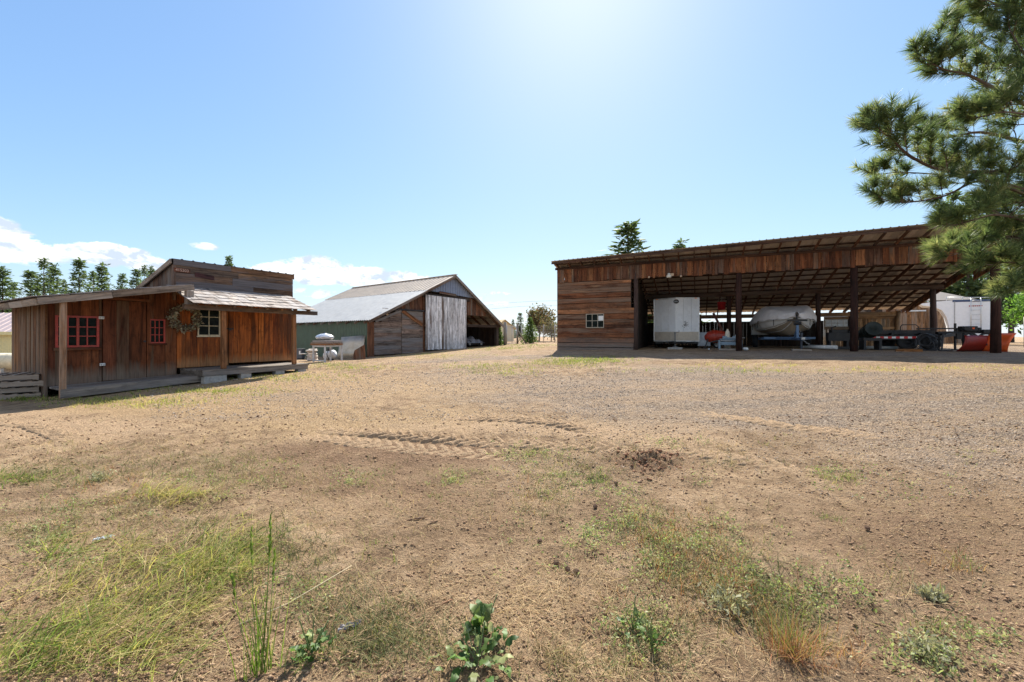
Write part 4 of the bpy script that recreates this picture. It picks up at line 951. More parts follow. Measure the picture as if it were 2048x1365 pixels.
for k, wd_ in enumerate((.026, .03, .022, .03, .026)):
    mb.box(xx, xx + wd_ * .75, -nose - .028, -nose - .025, zb2 - .028 + jit(.004), zb2 + .03 + jit(.004)); xx += wd_ * 1.12
mb.build('lettering', plain('pale_grey_print', (.45,.46,.44), .5), bo)
smz, smx = trz(650), tw * .70; mb = MB(); nn = Vector((-nose, tw/2 * -1, 0))
e = Vector((tw/2, nose, 0)).normalized(); n_ = e.cross(Vector((0, 0, 1))).normalized()
for k in range(46):
    c = Vector((smx, -nose + nose * (smx - tw/2) / (tw/2), smz)) + e * random.gauss(0, .08) + Vector((0, 0, random.gauss(0, .08))) + n_ * .0035; s = .006 + .02 * random.random()
    mb.prism([c - e*s - Vector((0,0,s*.6)), c + e*s - Vector((0,0,s*.5)), c + e*s*.7 + Vector((0,0,s*.6)), c - e*s*.8 + Vector((0,0,s*.7))], n_ * .001)
mb.build('worn_sticker', plain('dark_sticker_scraps', (.11,.10,.10), .8), tr)['kind'] = 'stuff'
mb = MB(); zf = zb_ - .06
mb.beam((tw*.16, .5, zf), (tw/2, -1.35, zf), .06, .1); mb.beam((tw*.84, .5, zf), (tw/2, -1.35, zf), .06, .1); mb.box(.05, tw - .05, .0, .08, zf - .06, zf + .05, 0); mb.box(tw*.28, tw*.72, -.62, -.52, zf - .03, zf + .055, 0); mb.build('tongue', BLACK, tr)
mb = MB(); mb.tube([(tw/2, -1.05, .12), (tw/2, -1.05, zf + .42)], .035, 10); mb.tube([(tw/2, -1.05, zf + .42), (tw/2, -1.05, zf + .5)], .05, 10); mb.tube([(tw/2, -1.05, zf + .47), (tw/2 + .17, -1.06, zf + .5), (tw/2 + .17, -1.06, zf + .60)], .013, 8); mb.lathe([(0, .07), (.1, .07), (.1, .1), (.04, .13), (0, .13)], 12, Matrix.Translation((tw/2, -1.05, .02))); mb.build('jack', plain('worn_grey_metal', (.2,.2,.2), .5, .5), tr)
mb = MB(); mb.box(tw/2 - .05, tw/2 + .05, -1.5, -1.28, zf - .02, zf + .07); mb.build('coupler', BLACK, tr, bevel=.02)
for y in (2.1, 2.9):
    for x in (-.02, tw + .02): wheel(tr, Matrix.Translation((x + (.1 if x < 0 else -.1), y, .33)) @ X90)
bp = C.world(x0_ + tw/2, ty - 1.05); cb = thing('concrete_block', 'grey concrete block under the jack of the white cargo trailer', 'block', (bp.x, bp.y, hz(bp.x, bp.y) + .0), C.rot); tr.location.z += 0
mb = MB(); mb.box(-.32, .32, -.13, .13, -.03, .09); mb.build('slab', CONC, cb, bevel=.012)

# boat under a cover, on a blue trailer
by = 1.5; bxc = C.X(1592, by); boat = cthing('covered_boat', 'motorboat with off-white hull under a pale grey fabric cover', 'boat', bxc, by)
bzg = boat.location.z; HULL = plain('cream_gelcoat', (.82,.79,.73), .35, var=.06, scale=2, dirt=(.42,.36,.28), dirt_amt=.5); COVER = plain('grey_boat_cover', (.84,.80,.78), .85, var=.10, scale=5, dirt=(.48,.40,.33), dirt_amt=.4, bstr=.25)
BLn = 5.2; HB = 1.22
def bz_(v, q): return C.W(1592, v, by + q)[1] + .9 - bzg
hb = lambda s: HB * (1 - max(0, 1 - s / .58)**2.1) if s < .58 else HB * (1 - .06 * (s - .58) / .42)
gun = lambda s: 1.52 - .20 * min(1, s / .7)**1.2
keel = lambda s: .62 + (.62 * (1 - s / .22)**1.8 if s < .22 else 0)
chz = lambda s: keel(s) + (gun(s) - keel(s)) * (.38 + .22 * max(0, 1 - s / .4))
def hullp(a, b):
    s = a; w_ = hb(s); t = b * 2 - 1; q = abs(t); sg = 1 if t > 0 else -1
    if q < .55: k = q / .55; x = w_ * .82 * k; z = keel(s) + (chz(s) - keel(s)) * k**1.25
    else: k = (q - .55) / .45; x = w_ * (.82 + .18 * k); z = chz(s) + (gun(s) - chz(s)) * k
    yy = s * BLn + (.55 * (1 - (z - keel(s)) / (gun(s) - keel(s) + .01)) * max(0, 1 - s / .3))
    return Vector((x * sg, yy, z))
mb = MB(); mb.grid(lambda a, b: hullp(a, .5 + (b - .5) * .56), 30, 17); ho = mb.build('hull', plain('tan_hull_bottom', (.36,.29,.205), .4, var=.1, scale=2, dirt=(.33,.27,.2), dirt_amt=.5), boat, True, solid=.02)
for sg in (-1, 1):
    mb = MB(); mb.grid(lambda a, b: hullp(a, .5 + sg * (.278 + .222 * b)), 30, 9); mb.build('topside', HULL, ho, True, solid=.02)
mb = MB()
for sg in (-1, 1):
    for kk in (.30, .48): mb.tube([hullp(s, .5 + sg * kk * .55) + Vector((0, -.01, -.012)) for s in np.linspace(.03, .8, 16)], .014, 6)
    mb.tube([hullp(s, .5 + sg * .5 * .995) + Vector((.012 * sg, 0, -.16)) for s in np.linspace(.02, .98, 18)], .02, 6)
mb.build('strakes', plain('bright_strake', (.80,.79,.76), .4), ho)
mb = MB(); mb.grid(lambda a, b: Vector(((b*2-1) * hb(1) * .98, BLn - .02, .66 + (gun(1) - .66) * a)), 2, 2); mb.build('transom', HULL, ho, solid=.03)
for sg in (-1, 1):
    mb = MB(); mb.tube([hullp(q, .5 + sg * .5 * .86) + Vector((.015 * sg, -.012, 0)) for q in np.linspace(.0, .98, 24)], .018, 6); mb.build('rub_rail', plain('brown_rub_rail', (.13,.10,.08), .6), ho, True)
pk = lambda s: .08 + .52 * (max(0, min(1, (s - .05) / .40))**1.1) * (1 - .30 * max(0, (s - .6) / .4)**1.5)
def covp(a, b):
    s = a * 1.02 - .012; s_ = min(max(s, .0), 1); w_ = hb(s_) + .06; t = b * 2 - 1; q = abs(t); sg = 1 if t > 0 else -1
    if q > .84: k = (q - .84) / .16; x = w_ + .012 * math.sin(a * 70 + sg); z = gun(s_) + .03 - .17 * k + .03 * math.sin(a * 55)
    else:
        k = q / .84; x = w_ * k; z = gun(s_) + .03 + pk(s_) * (1 - max(0, (k - .62) / .38)**2.4)
        z += .03 * math.sin(a * 23 + q * 7 * sg) * k - .05 * math.sin(k * 3.1) * (.5 + .5 * math.sin(a * 13))
    fold = (.03 * math.sin(a * 34 + k * 7) + .02 * math.sin(a * 61 - k * 11)) * max(0, q - .35)
    yy = s * BLn - (.10 if s < 0.001 else 0)
    return Vector((x * sg, yy, z + fold))
mb = MB(); mb.grid(covp, 60, 41); co = mb.build('cover', COVER, boat, True)
for s in (.18, .42, .7):
    for sg in (-1, 1): mb = MB(); p = hullp(s, .5 + sg * .5); mb.box(p.x - .012 + .03 * sg, p.x + .012 + .03 * sg, p.y - .02, p.y + .02, p.z - .42, p.z - .12, 2); mb.build('strap', BLACK, co)
bt = cthing('boat_trailer', 'blue metal boat trailer with winch post under the covered boat', 'trailer', bxc, by)
BLUE = plain('blue_trailer_paint', (.10,.17,.28), .4, .2, var=.25, dirt=(.25,.22,.20), dirt_amt=.5, scale=10)
mb = MB(); mb.beam((0, -1.1, .47), (0, 1.9, .47), .09, .1); mb.beam((-.95, 4.9, .47), (-.95, 2.3, .47), .07, .1); mb.beam((.95, 4.9, .47), (.95, 2.3, .47), .07, .1); mb.beam((-.95, 2.35, .47), (-.03, .5, .48), .07, .1); mb.beam((.95, 2.35, .47), (.03, .5, .48), .07, .1); mb.beam((-.95, 3.6, .44), (.95, 3.6, .44), .08, .08)
mb.beam((-1.0, 1.45, .50), (1.0, 1.45, .50), .07, .09); bf = mb.build('frame', BLUE, bt)
mb = MB(); mb.beam((0, -.3, .5), (0, -.22, 1.22), .09, .1, up=(0, 1, 0)); mb.beam((0, .35, .5), (0, -.2, 1.0), .05, .05); mb.build('winch_post', BLUE, bt)
mb = MB(); mb.box(-.34, .34, -.32, -.16, 1.22, 1.29, 0); mb.beam((0, -.2, 1.28), (.0, -.1, 1.5), .04, .05); mb.tube([(-.13, -.3, 1.13), (.13, -.3, 1.13)], .07, 12); mb.build('winch', BLACK, bt)
mb = MB(); mb.tube([(.05, -.75, .06), (.05, -.75, .62)], .04, 10); mb.tube([(.05, -.75, .62), (.05, -.75, .72)], .055, 10); mb.build('jack', plain('dark_steel', (.06,.065,.08), .5, .5), bt)
mb = MB(); mb.box(-.06, .06, -1.35, -1.1, .45, .54); mb.tube([(.18, -.95, .3), (.3, -.9, .26), (.2, -.8, .32), (.08, -.9, .42)], .02, 6); mb.build('coupler', STEEL, bt)
for x in (-1.12, 1.12): wheel(bt, Matrix.Translation((x, 3.6, .31)) @ X90, .31)
mb = MB(); p = C.world(bxc + .05, by - .75); cb2 = thing('timber_block', 'flat timber pad under the jack of the blue boat trailer', 'block', (p.x, p.y, hz(p.x, p.y)), C.rot); mb.box(-.33, .33, -.14, .14, -.02, .055); mb.build('pad', W_GREY, cb2)

# flatbed equipment trailer
fy = 2.6; fx = C.X(1725, fy); ft = cthing('flatbed_trailer', 'black flatbed trailer with red and white reflective tape along its side', 'trailer', fx, fy)
fL = C.X(1905, fy) - fx; fz = ft.location.z
fzv = lambda v: C.W(1800, v, fy)[1] + .9 - fz
mb = MB(); zd = .80
mb.box(0, fL * .80, .0, 1.9, zd - .05, zd, 0); mb.box(0, fL * .8, -.03, .0, zd - .16, zd + .02, 0); mb.box(0, fL * .8, 1.9, 1.93, zd - .16, zd + .02, 0); mb.box(fL * .8, fL * .8 + .04, -.03, 1.93, zd - .16, zd + .02, 1)
for k in range(6): mb.box(.1 + k * .5, .16 + k * .5, .02, 1.88, zd - .2, zd - .055, 1)
mb.build('deck', plain('black_deck_steel', (.03,.03,.032), .6, .3, var=.4, dirt=(.12,.10,.085), dirt_amt=.6), ft)
mb = MB(); mb.box(-.15, fL * .8, .12, .2, zd - .4, zd - .205, 0); mb.box(-.15, fL * .8, 1.7, 1.78, zd - .4, zd - .205, 0)
mb.beam((fL * .8, .15, zd - .3), (fL * 1.22, .9, zd - .12), .08, .12); mb.beam((fL * .8, 1.74, zd - .3), (fL * 1.22, .95, zd - .12), .08, .12); mb.box(fL*.62, fL * 1.05, -.02, .05, zd + .05, zd + .1, 0); mb.box(fL * 1.04, fL * 1.1, -.03, .06, zd - .35, zd + .1, 2); mb.box(0, fL * .66, -.285, -.255, .43, .60, 0); [mb.box(x - .03, x + .03, -.254, -.032, .5, .7) for x in (.05, fL * .32, fL * .64)]; mb.build('frame', BLACK, ft)
tpm = MB(); n = 13; x_ = fL * .04; st = fL * .58 / n
rt = MB()
for k in range(n): rt.box(x_ + k * st, x_ + (k + 1) * st, -.292, -.286, .475, .555, 0, (k % 2, 0, 0, 1))
tpo = rt.build('reflective_tape', None, ft)
m, nt, b = mat_new('red_and_white_reflector'); nt.links.new(ramp(nt, [(0, (.8,.8,.78)), (.5, (.62,.03,.03))], attr(nt)[0], 'CONSTANT').outputs[0], b.inputs['Base Color']); tpo.data.materials.append(m)
for x in (fL * .50, fL * .50 + .72): wheel(ft, Matrix.Translation((x, -.12, .34)) @ Matrix.Rotation(R(90), 4, 'X'), .34, .22, rim=BLACK)
for x in (fL * .50, fL * .50 + .72): wheel(ft, Matrix.Translation((x, 2.0, .34)) @ Matrix.Rotation(R(90), 4, 'X'), .34, .22, rim=BLACK)
mb = MB(); mb.tube([(fL*.45, .1, zd), (fL*.45, .1, zd + .16), (fL*.47, .1, zd + .24), (fL*.62, .1, zd + .24), (fL*.65, .1, zd + .16), (fL*.65, .1, zd)], .018, 8); mb.build('hoop_rail', BLACK, ft, True)
mb = MB(); mb.tube([(fL * 1.16, .9, .02), (fL * 1.16, .9, zd + .3)], .04, 10); mb.lathe([(0, 0), (.12, 0), (.12, .03), (0, .04)], 12, Matrix.Translation((fL * 1.16, .9, .0))); mb.build('jack', BLACK, ft)
# drum and crate left of the flatbed
dm = cthing('steel_drum', 'dark green steel drum lying beside the flatbed trailer', 'drum', C.X(1741, 2.2), 2.25, lift=.0)
mb = MB(); M = Matrix.Translation((0, 0, .78)) @ Matrix.Rotation(R(75), 4, 'X'); DRUM = plain('dark_green_drum', (.016,.024,.021), .5, .2, var=.3, dirt=(.10,.08,.06), dirt_amt=.5)
mb.lathe([(0,-.42),(.27,-.42),(.29,-.43),(.29,-.40),(.28,-.15),(.295,-.14),(.28,-.13),(.28,.13),(.295,.14),(.28,.15),(.28,.40),(.29,.43),(.27,.42),(0,.42)], 24, M); mb.build('barrel', DRUM, dm, True)
mb = MB(); [mb.box(-.3, .3, y - .05, y + .05, .38, .5, 0) for y in (-.25, .25)]; [mb.box(x - .04, x + .04, -.3, .3, 0, .38, 2) for x in (-.25, .25)]; mb.build('cradle', BLACK, dm)
en = cthing('engine', 'black engine block on skids between the boat and the drum', 'engine', C.X(1675, 2.6), 2.6)
mb = MB(); mb.box(-.38, .38, -.25, .25, .36, .72); mb.box(-.25, .3, -.2, .2, .72, .85); mb.tube([(.38, 0, .5), (.5, 0, .5)], .16, 14); mb.tube([(-.2, 0, .85), (-.2, 0, .95), (-.05, 0, 1.0)], .03, 8); mb.build('block', BLACK, en, bevel=.03)
mb = MB(); [mb.box(-.5, .5, y - .04, y + .04, 0.02, .12, 0) for y in (-.2, .2)]; [mb.box(x - .04, x + .04, -.24, .24, .12, .36, 2) for x in (-.3, .3)]; mb.build('skid', BLACK, en)
PVC = plain('white_pvc', (.62,.62,.60), .4, dirt=(.4,.36,.3))
for k, (u, y, a, l) in enumerate(((1673, 1.9, 2.2, 1.3), (1664, 2.0, 2.25, 1.3), (1795, 3.0, 3.12, 1.5))):
    t_ = cthing('plastic_pipe', ['white plastic pipe with open end lying beside the shed post', 'longer pale plastic pipe lying behind the open-ended pipe', 'white plastic pipe lying on the ground under the flatbed trailer'][k], 'pipe', C.X(u, y), y, 'pipes on the shed floor', rz=a)
    m_ = MB(); r_ = .085 - .02 * (k > 0); M = Matrix.Translation((0, 0, r_ + .015)) @ X90; m_.lathe([(r_*.82, 0), (r_, 0), (r_, l), (r_*.82, l), (r_*.8, l*.98), (r_*.8, .02)], 16, M); m_.build('barrel', PVC, t_, True)
# orange block, plow
ob = cthing('timber_offcut', 'orange timber offcut on the ground in front of the flatbed wheels', 'timber', C.X(1826, .55), .55); mb = MB(); mb.box(-.28, .25, -.07, .07, 0, .1); mb.box(-.5, -.29, -.06, .06, 0, .09); mb.build('block', wood('fresh_orange_timber', [(.42,.17,.05),(.36,.15,.05)], (.3,.2,.12), .2), ob)
pw = cthing('snow_plow', 'red and orange two-bladed snow plow with black frame beside the shed post', 'plow', C.X(1945, 1.2), 1.2)
REDP = plain('red_plow_paint', (.22,.018,.011), .4, .1, var=.2, scale=6, dirt=(.16,.05,.03), dirt_amt=.4); ORP = plain('orange_plow_paint', (.72,.11,.02), .4, .1, var=.15, scale=6)
def blade(mb, a, b, h, lean):
    a = Vector(a); b = Vector(b); d = (b - a); nn = Vector((-d.y, d.x, 0)).normalized()
    mb.grid(lambda u, v: a + d * u + Vector((0, 0, .02 + h * v)) + nn * (lean * (v - .5)**2 * 4 - lean) + Vector((0.22 * (v) * (1 if d.x > 0 else 1), 0, 0)), 8, 8)
m_ = MB(); blade(m_, (-.55, -.25, 0), (.3, .15, 0), .58, .12); m_.build('red_blade', REDP, pw, True, solid=.02)
m_ = MB(); blade(m_, (.32, .15, 0), (.75, -.35, 0), .66, .12); m_.build('orange_blade', ORP, pw, True, solid=.02)
m_ = MB(); m_.beam((-.85, .25, .72), (.45, .3, .72), .06, .08); m_.beam((-.72, .2, .7), (-.85, .0, .02), .05, .05); m_.beam((-.72, .5, .7), (-.65, .7, .02), .05, .05); m_.beam((-.9, .0, .03), (-.55, .0, .03), .08, .04); m_.beam((.0, .28, .7), (.55, -.1, .1), .05, .06); m_.beam((-.1, .3, .7), (-.1, .35, .05), .06, .06); m_.build('frame', BLACK, pw)
m_ = MB(); m_.box(-.22, .22, .15, .45, .76, .95); m_.tube([(-.12, .15, .86), (-.12, .05, .86)], .09, 12); m_.tube([(.3, .3, .72), (.3, .3, .9)], .08, 10); m_.box(.34, .62, .1, .4, .68, .82); m_.build('pump', BLACK, pw, bevel=.02)
m_ = MB(); m_.box(.06, .12, .135, .147, .84, .9); m_.build('warning_label', ORP, pw)
# bundle of black hose at the mid post
hs = cthing('hose_coil', 'black coiled hose heaped against the dark post behind the flatbed', 'hose', C.X(1852, 2.0), 2.0)
m_ = MB()
for k in range(7): m_.torus(Matrix.Translation((jit(.1), jit(.08), .38 + jit(.12))) @ Matrix.Rotation(R(80 + jit(20)), 4, 'X') @ Matrix.Rotation(jit(.5), 4, 'Y'), .26 + jit(.08), .022, 22, 6)
m_.build('coil', plain('black_hose', (.03,.03,.032), .35), hs, True)
# left bay: grey cabinet, red mixer, steel rail, grey roller bench, red bucket
gc = cthing('metal_cabinet', 'small grey metal cabinet next to the cargo trailer', 'cabinet', C.X(1408, 2.6), 2.6); m_ = MB(); m_.box(-.28, .28, -.2, .3, .12, .78); gb = m_.build('case', plain('grey_cabinet_paint', (.27,.30,.33), .5), gc, bevel=.01); m_ = MB(); m_.box(-.25, .25, -.212, -.203, .16, .74); m_.build('door', plain('grey_cabinet_door', (.29,.32,.35), .5), gc); m_ = MB(); [m_.box(x - .03, x + .03, -.15, .25, 0, .118) for x in (-.23, .23)]; m_.build('foot', BLACK, gc)
mx_ = cthing('cement_mixer', 'red drum cement mixer between the cargo trailer and the roller bench', 'mixer', C.X(1430, 2.5), 2.5)
m_ = MB(); M = Matrix.Translation((0, 0, .58)) @ Matrix.Rotation(R(82), 4, 'Y') @ Matrix.Rotation(R(0), 4, 'X'); MR = plain('red_mixer_paint', (.33,.03,.014), .4, var=.3, scale=8, dirt=(.15,.06,.04), dirt_amt=.5)
m_.lathe([(0,-.48),(.15,-.46),(.26,-.3),(.31,-.1),(.33,0),(.31,.05),(.22,.36),(.17,.46),(.14,.46),(.18,.34)], 22, M); m_.build('drum', MR, mx_, True)
m_ = MB(); m_.beam((-.3, -.2, .5), (-.45, -.3, .0), .04, .04); m_.beam((-.3, .2, .5), (-.45, .3, .0), .04, .04); m_.tube([(-.2, -.3, .3), (.1, -.33, .38), (.25, -.33, .36), (.42, -.33, .2)], .035, 8); m_.beam((.3, .2, .4), (.42, .3, .0), .04, .04); m_.beam((.3, -.25, .4), (.42, -.33, .0), .05, .05); m_.build('stand', plain('dusty_black', (.05,.05,.05), .7), mx_); wheel(mx_, Matrix.Translation((.1, .38, .2)) @ Matrix.Rotation(R(90), 4, 'X'), .2, .08)
sr_ = cthing('steel_beam', 'rusty red steel beam leaning behind the cement mixer', 'beam', C.X(1446, 3.4), 3.4); m_ = MB(); m_.beam((.25, 0, .25), (-.42, .35, 1.75), .11, .12, up=(0, 1, 0)); m_.beam((.25, 0, .0), (.25, 0, .3), .2, .2); m_.build('flange', plain('rust_red_steel', (.13,.045,.03), .7, .1, var=.4), sr_)
rb = cthing('roller_bench', 'blue-grey steel machine bench on a low trolley beside the front post', 'machine', C.X(1460, .75), .75)
BG = plain('blue_grey_machine_paint', (.17,.24,.30), .45, .2, var=.25, scale=10, dirt=(.2,.18,.16), dirt_amt=.5)
m_ = MB(); m_.box(-.42, .42, -.2, .2, .22, .36, 0); m_.box(-.46, -.38, -.24, .24, .05, .44, 2); m_.box(.38, .46, -.24, .24, .05, .44, 2); m_.box(-.4, .4, -.18, .18, .45, .5, 0); m_.box(-.3, -.12, -.15, .15, .5, .62); m_.box(.1, .3, -.15, .15, .5, .62); m_.box(-.12, .1, -.1, .1, .5, .56); m_.build('bench', BG, rb, bevel=.012)
m_ = MB(); m_.tube([(-.37, -.1, .41), (.37, -.1, .41)], .035, 10); m_.tube([(.2, -.1, .6), (.32, -.12, .98)], .022, 8); m_.box(.0, .55, -.22, -.2, .535, .55); m_.build('lever', STEEL, rb); m_ = MB(); m_.box(-.45, .45, -.26, -.2, .0, .07, 0); m_.box(-.45, .45, .2, .26, .0, .07, 0); m_.build('skid', W_GREY, rb)
jg = cthing('plastic_jug', 'cream plastic jug standing behind the roller bench', 'jug', C.X(1455, 1.25), 1.25, lift=.0); m_ = MB(); M = Matrix.Translation((0, 0, 0)); m_.lathe([(0,0),(.11,0),(.12,.05),(.12,.3),(.10,.72),(.085,.80),(.04,.88),(.035,.93),(0,.93)], 14, M); m_.build('bottle', plain('cream_plastic', (.60,.52,.40), .4), jg, True)
rbk = cthing('red_bucket', 'red plastic bucket hanging from the rafters above the cement mixer', 'bucket', C.X(1443, 4.6), 4.6); bz0 = C.W(1443, 620, 4.6)[1] + .9 - rbk.location.z
m_ = MB(); m_.lathe([(0, bz0), (.17, bz0), (.20, bz0 + .36), (.215, bz0 + .37), (.21, bz0 + .4), (.19, bz0 + .4), (.16, bz0 + .03)], 16); m_.build('pail', plain('red_bucket_plastic', (.42,.02,.02), .45), rbk, True); m_ = MB(); m_.tube([(0, 0, bz0 + .4), (0, 0, ur(4.6) + .0 + .9 - rbk.location.z + .02)], .008, 6); m_.torus(Matrix.Translation((0,0,bz0+.4)) @ Matrix.Rotation(R(90), 4, 'X'), .19, .006, 20, 5); m_.build('handle', STEEL, rbk)
for k, (u, y, sc_, lab) in enumerate(((1418, .9, .05, 'crumpled white paper scrap on the shed floor by the trailer tongue'), (1491, .5, .11, 'crumpled white plastic bag beside the front post near the boat'))):
    t_ = cthing('litter_scrap', lab, 'litter', C.X(u, y), y); m_ = MB(); m_.grid(lambda a, b: Vector((math.sin(a*3.1416)*math.cos(b*6.283)*sc_*(1+.25*math.sin(b*25+a*9)), math.sin(a*3.1416)*math.sin(b*6.283)*sc_*(1+.2*math.sin(b*17)), sc_*(.8 - .8*math.cos(a*3.1416)) * .8)), 9, 15); m_.build('wad', plain('white_scrap', (.65,.68,.68), .6), t_)

# ---------------------------------------------------------------- things behind the shed, right
def farwall(fr, u0, u1, v0, v1, q=0): return rect(fr, u0, v0, u1, v1, q)
Dn = Frame(26.0, 29.0, 1.0, .73, -.683)
rv = thing('white_trailer', 'tall white gooseneck trailer with rear ladder and blue roof edge behind the shed', 'trailer', Dn.o, Dn.rot)
pp = [(1996,599),(1905,601),(1868,604),(1840,608),(1846,612),(1868,614),(1884,621),(1893,634),(1898,652),(1900,671),(1996,672)]
pl_ = [Vector((Dn.W(u, v)[0], 0, Dn.W(u, v)[1])) for u, v in pp]
mb = MB(); mb.prism(pl_, (0, 2.4, 0)); mb.build('body', plain('white_trailer_paint', (.80,.81,.82), .4, var=.05), rv)
mb = MB(); a, b = Vector((*Dn.W(1905, 600.5)[:1], -.012, Dn.W(1905, 602.5)[1])), Vector((Dn.W(1995, 600)[0], -.012, Dn.W(1995, 600.5)[1])); mb.beam(a, b, .015, .14); mb.build('roof_edge', plain('navy_stripe', (.05,.08,.16), .4), rv)
mb = MB(); xl0, xl1 = Dn.X(1942, -.12), Dn.X(1962, -.12); zl0, zl1 = Dn.W(1950, 662, -.12)[1], Dn.W(1950, 599, -.12)[1]
for x in (xl0, xl1): mb.tube([(x, -.12, zl0), (x, -.12, zl1), (x, .15, zl1 + .12)], .022, 8)
for k in range(7): z = zl0 + .12 + k * (zl1 - zl0 - .2) / 6; mb.tube([(xl0, -.12, z), (xl1, -.12, z)], .017, 6)
mb.build('ladder', plain('aluminium_ladder', (.62,.63,.63), .4, .6), rv, True)
mb = MB(); 
for u in (1893, 1925, 1985): x = Dn.X(u, .1); mb.tube([(x, .1, Dn.W(u, 601, .1)[1] - .02), (x, .1, Dn.W(u, 594, .1)[1])], .02, 6)
mb.tube([(Dn.X(1893, .1), .1, Dn.W(1893, 595, .1)[1]), (Dn.X(1985, .1), .1, Dn.W(1985, 595, .1)[1])], .02, 6); mb.build('roof_rack', STEEL, rv, True)
mb = MB(); x = Dn.X(1908, -.01); mb.box(x, x + .05, -.02, -.002, Dn.W(1905, 668)[1], Dn.W(1905, 604)[1]); mb.build('corner_trim', plain('grey_trim', (.4,.4,.4), .5), rv)
mb = MB(); x, z = Dn.W(1951, 612, -.01); [mb.box(x - .28 + k * .085, x - .28 + k * .085 + .06, -.008, -.003, z - .04, z + .03) for k in range(7)]; mb.build('lettering', plain('red_lettering', (.45,.05,.05), .5), rv)
for u in (1940, 1972):
    x = Dn.X(u, .1); wheel(rv, Matrix.Translation((x, .12, .40 + hz(*(Dn.world(x, 0)[:2])) - 1.0)) @ Matrix.Rotation(R(90), 4, 'X'), .4, .25)
mb = MB(); xg = Dn.X(1862, 1.2); mb.box(xg - .06, xg + .06, 1.1, 1.3, -.1 , Dn.W(1862, 613)[1], 2); mb.build('landing_leg', BLACK, rv)
E = Frame(29.5, 33, 1.0, .93, -.37)
bb_ = thing('board_barn', 'brown board barn with a sliding door rail behind the white trailer', 'barn', E.o, E.rot)
mb = MB(); x0_, x1_ = E.X(1765), E.X(1935); ztop = lambda x: E.W(1800, 612)[1] + .25
vplanks(mb, x0_, x1_, -.3, ztop, .26, 0, .03, gap=.012, yj=.01); mb.build('front_wall', wood('warm_brown_boards', [(.26,.13,.06),(.34,.19,.10),(.18,.09,.045),(.40,.25,.15)], (.26,.2,.16), .3), bb_)  # brown tones picked per board
mb = MB(); zt3 = ztop(0); mb.hexa([(x0_-.3,-.5,zt3),(x1_+.3,-.5,zt3),(x1_+.3,5,zt3+1.2),(x0_-.3,5,zt3+1.2),(x0_-.3,-.5,zt3+.08),(x1_+.3,-.5,zt3+.08),(x1_+.3,5,zt3+1.28),(x0_-.3,5,zt3+1.28)], 0); mb.build('roof', plain('grey_brown_roof', (.13,.115,.105), .6), bb_)
mb = MB(); a, b = E.W(1802, 622.5, -.06), E.W(1852, 622.5, -.06); mb.box(a[0], b[0], -.08, -.03, a[1] - .05, a[1] + .05, 0); mb.build('door_rail', plain('pale_rail', (.55,.57,.6), .4, .3), bb_)
mb = MB(); mb.box(x0_ + .05, x1_ - .05, .1, 4.8, -.3, zt3); mb.build('rear_wall', DARKIN, bb_)
# pipe corral at the far right
K = Frame(25.5, 20.5, 1.0, .98, -.2)
pf = thing('pipe_fence', 'grey steel pipe corral fence beyond the right shed post', 'fence', K.world(0, 0), K.rot)
mb = MB()
for k in range(6):
    p = K.world(k * 1.6, 0); g = hz(p.x, p.y) - 1.0; mb.tube([(k*1.6, 0, g - .1), (k*1.6, 0, g + 1.5)], .045, 8)
posts = mb
rl = MB()
for z in (.4, .75, 1.1, 1.42): rl.tube([(0, 0, z + .05), (8, 0, z + .05)], .025, 6)
PIPE = plain('dull_pipe', (.24,.23,.21), .6, .3)
rl.build('rail', PIPE, pf, True)
for k in range(6):
    p = K.world(k * 1.6, 0); g = hz(p.x, p.y) - 1.0; m_ = MB(); m_.tube([(k*1.6, 0, g - .1), (k*1.6, 0, g + 1.5)], .05, 8); m_.build('post', PIPE, pf, True)

# ---------------------------------------------------------------- things by the barn's green wall
def gthing(name, label, cat, u, v, rz=0, group=None, lift=0):
    p = G1(u, v); return thing(name, label, cat, (p.x, p.y, p.z + lift), rz, group)
tb = gthing('work_table', 'white framed metal work table stacked with boards by the green barn wall', 'table', 649, 724, -.35)
WF = plain('chipped_white_frame', (.55,.57,.57), .5, dirt=(.3,.25,.2), dirt_amt=.5)
for (x, y) in ((-.36, -.3), (.32, -.3), (.32, .75), (-.36, .75)):
    m_ = MB(); m_.box(x - .03, x + .03, y - .03, y + .03, 0, .70, 2); m_.build('leg', WF, tb)
m_ = MB(); m_.box(-.39, .35, -.33, -.27, .705, .76, 0); m_.box(-.39, .35, .72, .78, .705, .76, 0); m_.box(-.39, -.33, -.265, .715, .705, .76, 1); m_.box(.29, .35, -.265, .715, .705, .76, 1); m_.box(-.327, .287, -.32, -.28, .04, .09, 0); m_.build('frame', WF, tb)
m_ = MB(); m_.box(-.42, .38, -.35, .8, .765, .785); m_.build('top', W_GREY, tb)
tk = gthing('pressure_tank', 'white cylindrical tank lying under the work table', 'tank', 655, 722, -.25)
m_ = MB(); M = Matrix.Translation((-.05, .25, .27)) @ Matrix.Rotation(R(75), 4, 'Y') ; m_.lathe([(0,-.34),(.12,-.32),(.2,-.25),(.22,-.15),(.22,.15),(.2,.25),(.12,.32),(0,.34)], 20, M); m_.build('shell', plain('white_tank_paint', (.66,.68,.69), .4, dirt=(.4,.3,.2)), tk, True); m_ = MB(); m_.lathe([(.223,-.02),(.228,-.02),(.228,.02),(.223,.02)], 20, M); m_.box(-.1, .1, .2, .35, 0.02, .08); m_.build('band', BLACK, tk); m_ = MB(); m_.box(-.15, .05, .15, .35, .49, .62); m_.build('motor', BLACK, tk, bevel=.02)
tl = tb.location; tz = tl.z
def ontable(name, label, cat, z): return thing(name, label, cat, (tl.x, tl.y, tz + z), -.35, 'things stacked on the work table')
